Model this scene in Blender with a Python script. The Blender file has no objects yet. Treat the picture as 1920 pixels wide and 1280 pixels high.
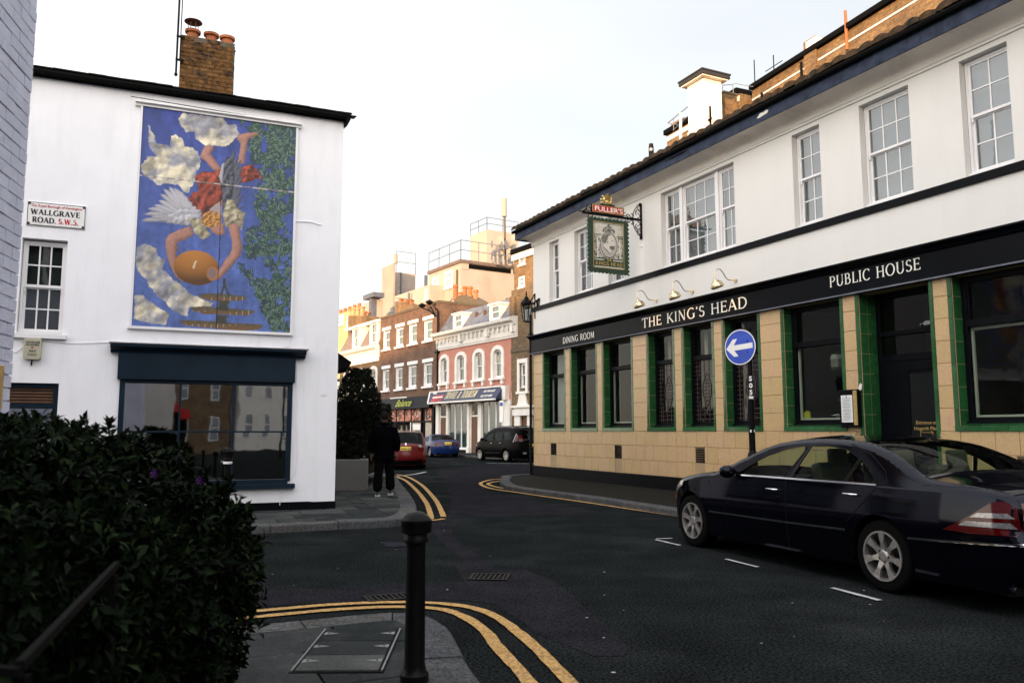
import bpy, bmesh, math, random
import numpy as np
from mathutils import Vector, Matrix
from mathutils.geometry import tessellate_polygon
random.seed(7); RNG = np.random.default_rng(7)
SC = bpy.context.scene
COL = SC.collection
# ---------------------------------------------------------------- camera
FPX = 1500.0; PITCH = math.atan(168 / FPX); EYE = 1.5
cam = bpy.data.cameras.new('camera'); cam.lens = FPX / 1920 * 36; cam.sensor_width = 36
cam.clip_start = 0.05; cam.clip_end = 2000
cam.dof.use_dof = True; cam.dof.focus_distance = 16; cam.dof.aperture_fstop = 3.4
camo = bpy.data.objects.new('camera', cam); COL.objects.link(camo)
camo.location = (0, 0, EYE); camo.rotation_euler = (math.pi / 2 + PITCH, 0, 0)
SC.camera = camo
# ---------------------------------------------------------------- sky, sun, exposure
SUN_AZ = math.atan2(-0.36, -0.93)          # compass-like angle of the sun, from +Y towards +X
SUN_EL = math.radians(5.5)
w = bpy.data.worlds.new('World'); SC.world = w; w.use_nodes = True
wn = w.node_tree; wn.nodes.clear()
def wnode(t, **k):
    n = wn.nodes.new(t)
    for a, b in k.items(): setattr(n, a, b)
    return n
sky = wnode('ShaderNodeTexSky', sky_type='NISHITA', sun_disc=False)
sky.sun_elevation = SUN_EL; sky.sun_rotation = SUN_AZ; sky.air_density = 1.0; sky.dust_density = 2.0; sky.ozone_density = 1.0
bg1 = wnode('ShaderNodeBackground'); bg1.inputs['Strength'].default_value = 0.06
wn.links.new(sky.outputs[0], bg1.inputs['Color'])
# thin bright cloud veil over the whole sky, warmer and brighter near the horizon
tc = wnode('ShaderNodeTexCoord'); sep = wnode('ShaderNodeSeparateXYZ'); wn.links.new(tc.outputs['Generated'], sep.inputs[0])
ramp = wnode('ShaderNodeValToRGB'); wn.links.new(sep.outputs['Z'], ramp.inputs[0])
e = ramp.color_ramp.elements
e[0].position = 0.0; e[0].color = (1.0, 0.90, 0.76, 1); e[1].position = 0.55; e[1].color = (0.91, 0.89, 0.905, 1)
m_ = ramp.color_ramp.elements.new(0.22); m_.color = (0.99, 0.95, 0.90, 1)
mp = wnode('ShaderNodeMapping'); mp.inputs['Scale'].default_value = (1.6, 1.6, 5.0); wn.links.new(tc.outputs['Generated'], mp.inputs[0])
nz = wnode('ShaderNodeTexNoise'); nz.inputs['Scale'].default_value = 1.3; nz.inputs['Detail'].default_value = 4; wn.links.new(mp.outputs[0], nz.inputs['Vector'])
nr = wnode('ShaderNodeMapRange'); nr.inputs['From Min'].default_value = .35; nr.inputs['From Max'].default_value = .7
nr.inputs['To Min'].default_value = .93; nr.inputs['To Max'].default_value = 1.05; wn.links.new(nz.outputs[0], nr.inputs['Value'])
bg2 = wnode('ShaderNodeBackground'); wn.links.new(ramp.outputs[0], bg2.inputs['Color'])
dt = wnode('ShaderNodeVectorMath', operation='DOT_PRODUCT'); wn.links.new(tc.outputs['Generated'], dt.inputs[0]); dt.inputs[1].default_value = (math.sin(SUN_AZ), math.cos(SUN_AZ), 0)
sw_ = wnode('ShaderNodeMapRange'); sw_.inputs['From Min'].default_value = -1; sw_.inputs['From Max'].default_value = 1; sw_.inputs['To Min'].default_value = .35; sw_.inputs['To Max'].default_value = 1.55
wn.links.new(dt.outputs['Value'], sw_.inputs['Value'])   # a hazy evening sky is brighter on the sun's side
mul = wnode('ShaderNodeMath', operation='MULTIPLY'); wn.links.new(nr.outputs[0], mul.inputs[0]); wn.links.new(sw_.outputs[0], mul.inputs[1])
wn.links.new(mul.outputs[0], bg2.inputs['Strength'])
add = wnode('ShaderNodeAddShader'); wn.links.new(bg1.outputs[0], add.inputs[0]); wn.links.new(bg2.outputs[0], add.inputs[1])
wo = wnode('ShaderNodeOutputWorld'); wn.links.new(add.outputs[0], wo.inputs['Surface'])
sun = bpy.data.lights.new('sun', 'SUN'); sun.energy = 4.2; sun.angle = math.radians(0.5); sun.color = (1.0, 0.62, 0.31)
suno = bpy.data.objects.new('sun', sun); COL.objects.link(suno)
sdir = Vector((math.sin(SUN_AZ) * math.cos(SUN_EL), math.cos(SUN_AZ) * math.cos(SUN_EL), math.sin(SUN_EL)))
suno.rotation_euler = sdir.to_track_quat('Z', 'Y').to_euler(); suno.location = (0, 0, 60)
SC.view_settings.view_transform = 'Standard'; SC.view_settings.look = 'None'
SC.view_settings.exposure = 1.02; SC.view_settings.gamma = 1.0; SC.view_settings.use_curve_mapping = False
SC.render.engine = 'CYCLES'; SC.cycles.max_bounces = 7; SC.cycles.transparent_max_bounces = 12
# ---------------------------------------------------------------- measuring helpers
_cp, _sp = math.cos(PITCH), math.sin(PITCH)
def ray(x, y):
    a = (x - 960) / FPX; b = (640 - y) / FPX
    return (a, _cp - b * _sp, _sp + b * _cp)
def gnd(x, y, z=0.0):
    d = ray(x, y); t = (z - EYE) / d[2]; return (d[0] * t, d[1] * t)
def atY(x, y, Y):
    d = ray(x, y); t = Y / d[1]; return Vector((d[0] * t, Y, EYE + d[2] * t))
# ---------------------------------------------------------------- materials
def mat(name, col, rough=.75, metal=0., var=.12, scale=2.5, bump=.15, bscale=45., rnd=0., spec=.5, col2=None, c2amt=.5, c2scale=1.2, coat=0., streak=0., speck=0.):
    m = bpy.data.materials.new(name); m.use_nodes = True; nt = m.node_tree; N = nt.nodes; L = nt.links
    b = N['Principled BSDF']; b.inputs['Roughness'].default_value = rough; b.inputs['Metallic'].default_value = metal
    b.inputs['Specular IOR Level'].default_value = spec; b.inputs['Coat Weight'].default_value = coat
    g = N.new('ShaderNodeNewGeometry')
    n1 = N.new('ShaderNodeTexNoise'); n1.inputs['Scale'].default_value = scale; n1.inputs['Detail'].default_value = 6; L.new(g.outputs['Position'], n1.inputs['Vector'])
    mr = N.new('ShaderNodeMapRange'); mr.inputs['From Min'].default_value = .3; mr.inputs['From Max'].default_value = .7
    mr.inputs['To Min'].default_value = 1 - var; mr.inputs['To Max'].default_value = 1 + var; L.new(n1.outputs[0], mr.inputs['Value'])
    val = mr.outputs[0]
    if rnd:
        oi = N.new('ShaderNodeObjectInfo'); r = N.new('ShaderNodeMapRange'); r.inputs['To Min'].default_value = 1 - rnd; r.inputs['To Max'].default_value = 1 + rnd
        L.new(oi.outputs['Random'], r.inputs['Value']); mm = N.new('ShaderNodeMath'); mm.operation = 'MULTIPLY'; L.new(val, mm.inputs[0]); L.new(r.outputs[0], mm.inputs[1]); val = mm.outputs[0]
    if speck:
        ns_ = N.new('ShaderNodeTexNoise'); ns_.inputs['Scale'].default_value = 46; ns_.inputs['Detail'].default_value = 4; ns_.inputs['Roughness'].default_value = .7; L.new(g.outputs['Position'], ns_.inputs['Vector'])
        rs = N.new('ShaderNodeMapRange'); rs.inputs['From Min'].default_value = .38; rs.inputs['From Max'].default_value = .68; rs.inputs['To Min'].default_value = 1 - speck; rs.inputs['To Max'].default_value = 1 + 2.6 * speck; L.new(ns_.outputs[0], rs.inputs['Value'])
        ms_ = N.new('ShaderNodeMath'); ms_.operation = 'MULTIPLY'; L.new(val, ms_.inputs[0]); L.new(rs.outputs[0], ms_.inputs[1]); val = ms_.outputs[0]
    base = None
    if col2:
        mx = N.new('ShaderNodeMix'); mx.data_type = 'RGBA'; mx.inputs[6].default_value = (*col, 1); mx.inputs[7].default_value = (*col2, 1)
        n3 = N.new('ShaderNodeTexNoise'); n3.inputs['Scale'].default_value = c2scale; n3.inputs['Detail'].default_value = 8; n3.inputs['Roughness'].default_value = .65
        mpn = N.new('ShaderNodeMapping'); L.new(g.outputs['Position'], mpn.inputs[0])
        if streak: mpn.inputs['Scale'].default_value = (streak, streak, .35)
        L.new(mpn.outputs[0], n3.inputs['Vector'])
        r3 = N.new('ShaderNodeMapRange'); r3.inputs['From Min'].default_value = .5; r3.inputs['From Max'].default_value = .72; r3.inputs['To Max'].default_value = c2amt
        L.new(n3.outputs[0], r3.inputs['Value']); L.new(r3.outputs[0], mx.inputs[0]); base = mx.outputs[2]
        if rnd:
            oi2 = N.new('ShaderNodeMath'); oi2.operation = 'MULTIPLY_ADD'; L.new(oi.outputs['Random'], oi2.inputs[0]); oi2.inputs[1].default_value = c2amt * .9; L.new(r3.outputs[0], oi2.inputs[2]); oi2.use_clamp = True
            L.new(oi2.outputs[0], mx.inputs[0])
    hs = N.new('ShaderNodeHueSaturation')
    if base: L.new(base, hs.inputs['Color'])
    else: hs.inputs['Color'].default_value = (*col, 1)
    L.new(val, hs.inputs['Value']); L.new(hs.outputs[0], b.inputs['Base Color'])
    if bump:
        n2 = N.new('ShaderNodeTexNoise'); n2.inputs['Scale'].default_value = bscale; n2.inputs['Detail'].default_value = 5; L.new(g.outputs['Position'], n2.inputs['Vector'])
        bp = N.new('ShaderNodeBump'); bp.inputs['Strength'].default_value = bump; bp.inputs['Distance'].default_value = .01
        L.new(n2.outputs[0], bp.inputs['Height']); L.new(bp.outputs[0], b.inputs['Normal'])
    return m
def brickmat(name, c1, c2, mortar, bw=.225, bh=.075, dirt=.35, rough=.85, msize=.008):
    m = bpy.data.materials.new(name); m.use_nodes = True; nt = m.node_tree; N = nt.nodes; L = nt.links; b = N['Principled BSDF']; b.inputs['Roughness'].default_value = rough
    t = N.new('ShaderNodeTexCoord'); s = N.new('ShaderNodeSeparateXYZ'); L.new(t.outputs['Object'], s.inputs[0])
    a = N.new('ShaderNodeMath'); L.new(s.outputs[0], a.inputs[0]); L.new(s.outputs[1], a.inputs[1])
    c = N.new('ShaderNodeCombineXYZ'); L.new(a.outputs[0], c.inputs[0]); L.new(s.outputs[2], c.inputs[1])
    br = N.new('ShaderNodeTexBrick'); br.inputs['Scale'].default_value = 1; br.inputs['Brick Width'].default_value = bw; br.inputs['Row Height'].default_value = bh
    br.inputs['Mortar Size'].default_value = msize; br.inputs['Mortar Smooth'].default_value = .2; br.inputs['Bias'].default_value = -.1
    br.inputs['Color1'].default_value = (*c1, 1); br.inputs['Color2'].default_value = (*c2, 1); br.inputs['Mortar'].default_value = (*mortar, 1); L.new(c.outputs[0], br.inputs['Vector'])
    n1 = N.new('ShaderNodeTexNoise'); n1.inputs['Scale'].default_value = 1.1; n1.inputs['Detail'].default_value = 7; L.new(t.outputs['Object'], n1.inputs['Vector'])
    mr = N.new('ShaderNodeMapRange'); mr.inputs['From Min'].default_value = .3; mr.inputs['From Max'].default_value = .7; mr.inputs['To Min'].default_value = 1 - dirt; mr.inputs['To Max'].default_value = 1 + dirt * .6
    L.new(n1.outputs[0], mr.inputs['Value']); n4 = N.new('ShaderNodeTexNoise'); n4.inputs['Scale'].default_value = 9; L.new(c.outputs[0], n4.inputs['Vector'])
    mr4 = N.new('ShaderNodeMapRange'); mr4.inputs['From Min'].default_value = .3; mr4.inputs['From Max'].default_value = .7; mr4.inputs['To Min'].default_value = .7; mr4.inputs['To Max'].default_value = 1.3; L.new(n4.outputs[0], mr4.inputs['Value'])
    mu = N.new('ShaderNodeMath'); mu.operation = 'MULTIPLY'; L.new(mr.outputs[0], mu.inputs[0]); L.new(mr4.outputs[0], mu.inputs[1])
    hs = N.new('ShaderNodeHueSaturation'); L.new(br.outputs[0], hs.inputs['Color']); L.new(mu.outputs[0], hs.inputs['Value']); L.new(hs.outputs[0], b.inputs['Base Color'])
    bp = N.new('ShaderNodeBump'); bp.inputs['Strength'].default_value = .6; bp.inputs['Distance'].default_value = .01; bp.invert = True
    L.new(br.outputs['Fac'], bp.inputs['Height']); L.new(bp.outputs[0], b.inputs['Normal'])
    return m
def glass(name, tint=(.9, .95, .95), refl=.1, rough=.02, body=None, bodyamt=0., fk=1., gb=.12):
    m = bpy.data.materials.new(name); m.use_nodes = True; nt = m.node_tree; N = nt.nodes; L = nt.links; N.clear()
    o = N.new('ShaderNodeOutputMaterial'); tr = N.new('ShaderNodeBsdfTransparent'); tr.inputs[0].default_value = (*tint, 1)
    gl = N.new('ShaderNodeBsdfGlossy'); gl.inputs['Roughness'].default_value = rough; gl.inputs[0].default_value = (.75, .75, .75, 1)
    fr = N.new('ShaderNodeFresnel'); fr.inputs['IOR'].default_value = 1.5; ad = N.new('ShaderNodeMath'); ad.inputs[1].default_value = refl; ad.operation = 'MULTIPLY_ADD'; ad.inputs[1].default_value = fk; ad.inputs[2].default_value = refl; L.new(fr.outputs[0], ad.inputs[0]); ad.use_clamp = True
    gb_ = N.new('ShaderNodeNewGeometry'); iv = N.new('ShaderNodeMath'); iv.operation = 'SUBTRACT'; iv.inputs[0].default_value = 1; L.new(gb_.outputs['Backfacing'], iv.inputs[1]); mf = N.new('ShaderNodeMath'); mf.operation = 'MULTIPLY'; L.new(ad.outputs[0], mf.inputs[0]); L.new(iv.outputs[0], mf.inputs[1])   # no reflection off the inner face
    g = N.new('ShaderNodeNewGeometry'); n2 = N.new('ShaderNodeTexNoise'); n2.inputs['Scale'].default_value = 2.2; L.new(g.outputs['Position'], n2.inputs['Vector'])
    bp = N.new('ShaderNodeBump'); bp.inputs['Strength'].default_value = gb; bp.inputs['Distance'].default_value = .02; L.new(n2.outputs[0], bp.inputs['Height']); L.new(bp.outputs[0], gl.inputs['Normal'])
    mx = N.new('ShaderNodeMixShader'); L.new(mf.outputs[0], mx.inputs[0]); L.new(gl.outputs[0], mx.inputs[2])
    if body:
        df = N.new('ShaderNodeBsdfDiffuse'); df.inputs[0].default_value = (*body, 1); m2 = N.new('ShaderNodeMixShader'); m2.inputs[0].default_value = bodyamt
        L.new(tr.outputs[0], m2.inputs[1]); L.new(df.outputs[0], m2.inputs[2]); L.new(m2.outputs[0], mx.inputs[1])
    else: L.new(tr.outputs[0], mx.inputs[1])
    L.new(mx.outputs[0], o.inputs[0]); return m
def emit(name, col, s):
    m = bpy.data.materials.new(name); m.use_nodes = True; b = m.node_tree.nodes['Principled BSDF']; b.inputs['Base Color'].default_value = (*col, 1)
    b.inputs['Emission Color'].default_value = (*col, 1); b.inputs['Emission Strength'].default_value = s; return m
def vcolmat(name, rough=.6, bump=.1):
    m = bpy.data.materials.new(name); m.use_nodes = True; N = m.node_tree.nodes; L = m.node_tree.links; b = N['Principled BSDF']; b.inputs['Roughness'].default_value = rough
    a = N.new('ShaderNodeVertexColor'); a.layer_name = 'Col'; L.new(a.outputs[0], b.inputs['Base Color']); 
    g = N.new('ShaderNodeNewGeometry'); n2 = N.new('ShaderNodeTexNoise'); n2.inputs['Scale'].default_value = 60; L.new(g.outputs['Position'], n2.inputs['Vector'])
    bp = N.new('ShaderNodeBump'); bp.inputs['Strength'].default_value = bump; bp.inputs['Distance'].default_value = .01; L.new(n2.outputs[0], bp.inputs['Height']); L.new(bp.outputs[0], b.inputs['Normal'])
    return m
M = {}
M['asphalt'] = mat('asphalt', (.0092, .0106, .0108), .9, speck=.75, var=.25, scale=1.3, bump=.9, bscale=70, col2=(.018, .020, .020), c2amt=.8, c2scale=.5, spec=0)
M['asphalt_smooth'] = mat('asphalt_smooth', (.0140, .0140, .0162), .85, speck=.45, var=.2, scale=2, bump=.35, bscale=120, spec=0)
M['asphalt_grey'] = mat('asphalt_grey', (.022, .023, .027), .9, var=.3, scale=6, bump=.4, bscale=90, spec=0)
M['yellow_paint'] = mat('yellow_paint', (.36, .215, .075), .8, speck=.35, var=.18, scale=9, bump=.4, bscale=90, col2=(.10, .08, .055), c2amt=.75, c2scale=9, spec=0.15)
M['white_paint_road'] = mat('white_paint_road', (.42, .43, .43), .8, var=.15, scale=9, bump=.4, bscale=90, col2=(.08, .08, .08), c2amt=.6, c2scale=12, spec=0.15)
M['slab'] = mat('slab', (.022, .0255, .0265), .85, speck=.15, var=.14, scale=3, bump=.4, bscale=60, rnd=.16, col2=(.085, .088, .083), c2amt=.5, c2scale=2, spec=.02)
M['joint'] = mat('joint', (.010, .010, .008), .95, spec=0.08)
M['kerb'] = mat('kerb', (.066, .070, .074), .85, speck=.35, var=.2, scale=5, bump=.6, bscale=70, rnd=.18, col2=(.055, .052, .048), c2amt=.7, c2scale=4, spec=.02)
M['iron'] = mat('iron', (.0035, .0035, .004), .42, var=.3, scale=20, bump=.12, bscale=60, spec=.10)
M['grate'] = mat('grate', (.011, .0095, .0085), .6, var=.3, scale=12, metal=.3, spec=.05)
M['steel'] = mat('steel', (.22, .22, .23), .5, metal=.8, var=.2, scale=20)
M['render_white'] = mat('render_white', (.845, .845, .87), .8, var=.03, scale=1.4, bump=.5, bscale=5, col2=(.55, .54, .53), c2amt=.20, c2scale=2.0, streak=2.6)
M['pub_white'] = mat('pub_white', (.70, .685, .655), .7, var=.02, scale=1.2, bump=.12, bscale=5, col2=(.58, .57, .54), c2amt=.25, c2scale=1.2, streak=2.0)
M['cove'] = mat('cove', (.80, .74, .66), .8, var=.1, scale=1.5, bump=.2, bscale=8, col2=(.5, .42, .32), c2amt=.45, c2scale=1.6)
M['win_white'] = mat('win_white', (.76, .75, .75), .45, var=.03, bump=.05)
M['black_paint'] = mat('black_paint', (.003, .0035, .005), .38, var=.25, scale=6, bump=.12, bscale=14, spec=.07)
M['fascia_black'] = mat('fascia_black', (.0028, .0035, .0055), .34, var=.25, scale=2, bump=.12, bscale=6, spec=.07)
M['navy_board'] = mat('navy_board', (.036, .047, .078), .6, var=.25, scale=5, bump=.9, bscale=9, col2=(.010, .013, .022), c2amt=.9, c2scale=3.5, spec=0.08)
M['blue_shop'] = mat('blue_shop', (.0065, .0155, .027), .42, var=.2, scale=3, bump=.15, bscale=10, spec=.12)
M['tile_tan'] = mat('tile_tan', (.52, .365, .170), .36, var=.11, scale=26, bump=.2, bscale=50, rnd=.08, col2=(.47, .29, .185), c2amt=.55, c2scale=2.5)
M['tile_green'] = mat('tile_green', (.018, .088, .026), .16, var=.22, scale=9, bump=.06, bscale=20, rnd=.16, coat=.3)
M['grout'] = mat('grout', (.38, .27, .15), .9)
M['grout_green'] = mat('grout_green', (.20, .22, .12), .9)
M['text_cream'] = mat('text_cream', (.82, .80, .72), .5, var=.03, bump=0)
M['gold'] = mat('gold', (.62, .44, .16), .38, metal=.7, var=.2, scale=30)
M['brass'] = mat('brass', (.62, .52, .33), .28, metal=.9, var=.1, scale=14, bump=.05)
M['red'] = mat('red', (.42, .012, .012), .4, var=.08)
M['sign_green'] = mat('sign_green', (.012, .035, .017), .4, var=.2)
M['pantile'] = mat('pantile', (.095, .058, .031), .85, var=.4, scale=7, bump=.8, bscale=25, rnd=.4, col2=(.014, .013, .011), c2amt=.85, c2scale=5, spec=0.08)
M['slate'] = mat('slate', (.11, .12, .15), .6, var=.25, scale=4, bump=.2, rnd=.2)
M['slate_brown'] = mat('slate_brown', (.17, .12, .095), .7, var=.2, scale=4, bump=.2, rnd=.2)
M['roof_dark'] = mat('roof_dark', (.035, .028, .024), .85, var=.35, scale=5, bump=.7, bscale=20, spec=0.08)
M['brick_loose'] = mat('brick_loose', (.25, .125, .045), .95, var=.45, scale=14, bump=.9, bscale=40, rnd=.5, spec=.1, col2=(.03, .02, .014), c2amt=.85, c2scale=6)
M['mortar'] = mat('mortar', (.11, .085, .055), .95, var=.3, scale=8, bump=.5)
M['brick_white'] = mat('brick_white', (.58, .61, .74), .75, var=.06, scale=6, bump=.6, bscale=22, rnd=.05)
M['mortar_white'] = mat('mortar_white', (.52, .55, .68), .85, var=.1, bump=.4)
M['terracotta'] = mat('terracotta', (.42, .13, .045), .8, var=.25, scale=6, rnd=.2, bump=.2)
M['pot_buff'] = mat('pot_buff', (.45, .30, .15), .8, var=.25, scale=6, rnd=.2, bump=.2)
M['brick_red'] = brickmat('brick_red', (.170, .082, .046), (.098, .050, .031), (.15, .115, .085))
M['brick_brown'] = brickmat('brick_brown', (.20, .128, .062), (.115, .075, .042), (.10, .075, .05))
M['brick_stock'] = brickmat('brick_stock', (.25, .15, .062), (.15, .085, .036), (.13, .09, .055))
M['pink'] = mat('pink', (.46, .20, .145), .8, var=.06, scale=2, bump=.1)
M['stucco'] = mat('stucco', (.74, .715, .67), .8, var=.06, scale=2, bump=.3, bscale=15, col2=(.5, .46, .4), c2amt=.4, c2scale=1.5, streak=2)
M['cream'] = mat('cream', (.385, .325, .275), .85, var=.06, scale=.6, bump=.3, bscale=12, col2=(.28, .22, .17), c2amt=.5, c2scale=.5, streak=.6)
M['cream_grey'] = mat('cream_grey', (.34, .28, .235), .85, var=.1, scale=.6, col2=(.27, .21, .17), c2amt=.5, c2scale=.6, streak=.7)
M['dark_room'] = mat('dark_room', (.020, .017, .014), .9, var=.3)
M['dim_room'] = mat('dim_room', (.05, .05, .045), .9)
M['blind'] = mat('blind', (.34, .35, .34), .9, var=.08, scale=1)
M['curtain'] = mat('curtain', (.42, .38, .31), .9, var=.2, scale=5)
M['curtain_white'] = mat('curtain_white', (.72, .68, .60), .9, var=.1, scale=5)
M['glass_up'] = glass('glass_up', (.72, .77, .80), .16)
M['glass_dark'] = glass('glass_dark', (.82, .86, .84), -.0, fk=.8)
M['glass_shop'] = glass('glass_shop', (.5, .55, .55), .42, gb=.03)
M['glass_far'] = glass('glass_far', (.8, .85, .85), .09)
M['cream_frame'] = mat('cream_frame', (.52, .50, .42), .5, var=.05)
M['lead'] = mat('lead', (.11, .095, .08), .5, metal=.3)
M['stained'] = glass('stained', (.20, .08, .09), .01, body=(.012, .006, .009), bodyamt=.6)
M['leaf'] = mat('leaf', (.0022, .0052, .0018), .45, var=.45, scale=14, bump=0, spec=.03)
M['leaf_highlight'] = mat('leaf_highlight', (.0095, .019, .005), .5, var=.4, scale=14, bump=0, spec=.05)  # paler leaf colour, standing in for highlights on scattered leaves
M['leaf_grey'] = mat('leaf_grey', (.006, .0075, .005), .6, var=.5, scale=6, bump=0, spec=.02)
M['bark'] = mat('bark', (.03, .022, .015), .9, var=.3, scale=12, bump=.5, spec=0.08)
M['soil'] = mat('soil', (.015, .012, .009), .95, spec=0.08)
M['plastic_cream'] = mat('plastic_cream', (.42, .40, .29), .5, var=.08)
M['sign_white'] = mat('sign_white', (.78, .76, .74), .35, var=.03, bump=.03)
M['paper'] = mat('paper', (.72, .72, .70), .8, var=.06, bump=.3, bscale=12)
M['sign_blue'] = mat('sign_blue', (.010, .055, .42), .35, var=.18, scale=6, bump=.03)
M['dark_lead'] = mat('dark_lead', (.03, .03, .032), .6, spec=0.22)
M['wood_door'] = mat('wood_door', (.11, .045, .018), .6, var=.25, scale=6)
M['rubber'] = mat('rubber', (.004, .004, .004), .8, var=.2, bump=.2, spec=.05)
M['alloy'] = mat('alloy', (.40, .38, .36), .35, metal=.75, var=.1, scale=20)
M['chrome'] = mat('chrome', (.75, .75, .76), .12, metal=1, var=.02, bump=0)
M['car_black'] = mat('car_black', (.0012, .0013, .0028), .07, var=.15, bump=0, coat=0, spec=.25)
M['car_red'] = mat('car_red', (.10, .005, .007), .3, var=.08, bump=0, coat=.25, spec=.25)
M['car_blue'] = mat('car_blue', (.005, .018, .085), .3, var=.08, bump=0, coat=.25, spec=.25)
M['car_jet'] = mat('car_jet', (.002, .002, .0022), .25, var=.1, bump=0, coat=0, spec=.04)
M['car_navy'] = mat('car_navy', (.003, .004, .010), .3, var=.1, bump=0, coat=.15)
M['car_glass'] = glass('car_glass', (.58, .68, .60), .0, fk=.32, gb=.02)
M['car_glass_dark'] = glass('car_glass_dark', (.12, .16, .17), -.01, fk=.5, gb=.02)
M['plastic_black'] = mat('plastic_black', (.004, .004, .004), .6, var=.1, spec=.08)
M['lamp_red'] = mat('lamp_red', (.060, .0006, .001), .12, var=.3, scale=40, bump=0, coat=0)
M['lamp_clear'] = mat('lamp_clear', (.25, .24, .25), .15, metal=.4, var=.3, scale=40, coat=1.)
M['lamp_orange'] = mat('lamp_orange', (.5, .12, .02), .2, coat=1.)
M['plate_yellow'] = mat('plate_yellow', (.62, .42, .015), .4, var=.03)
M['leather'] = mat('leather', (.07, .065, .05), .6, var=.1, spec=.1)
M['coat'] = mat('coat', (.0022, .0022, .0032), .9, var=.3, scale=12, bump=.5, bscale=30, spec=.0)
M['trouser'] = mat('trouser', (.004, .004, .004), .9, var=.3, scale=12, bump=.3, spec=.0)
M['skin'] = mat('skin', (.11, .055, .038), .6, var=.1)
M['hair'] = mat('hair', (.010, .008, .007), .8, var=.4, scale=60, bump=.6, bscale=150, spec=.05)
M['shoe'] = mat('shoe', (.012, .012, .012), .6)
M['shoe_white'] = mat('shoe_white', (.55, .55, .52), .7)
M['car_black'].node_tree.nodes['Principled BSDF'].inputs['Specular Tint'].default_value = (.75, .80, 1, 1)
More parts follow.
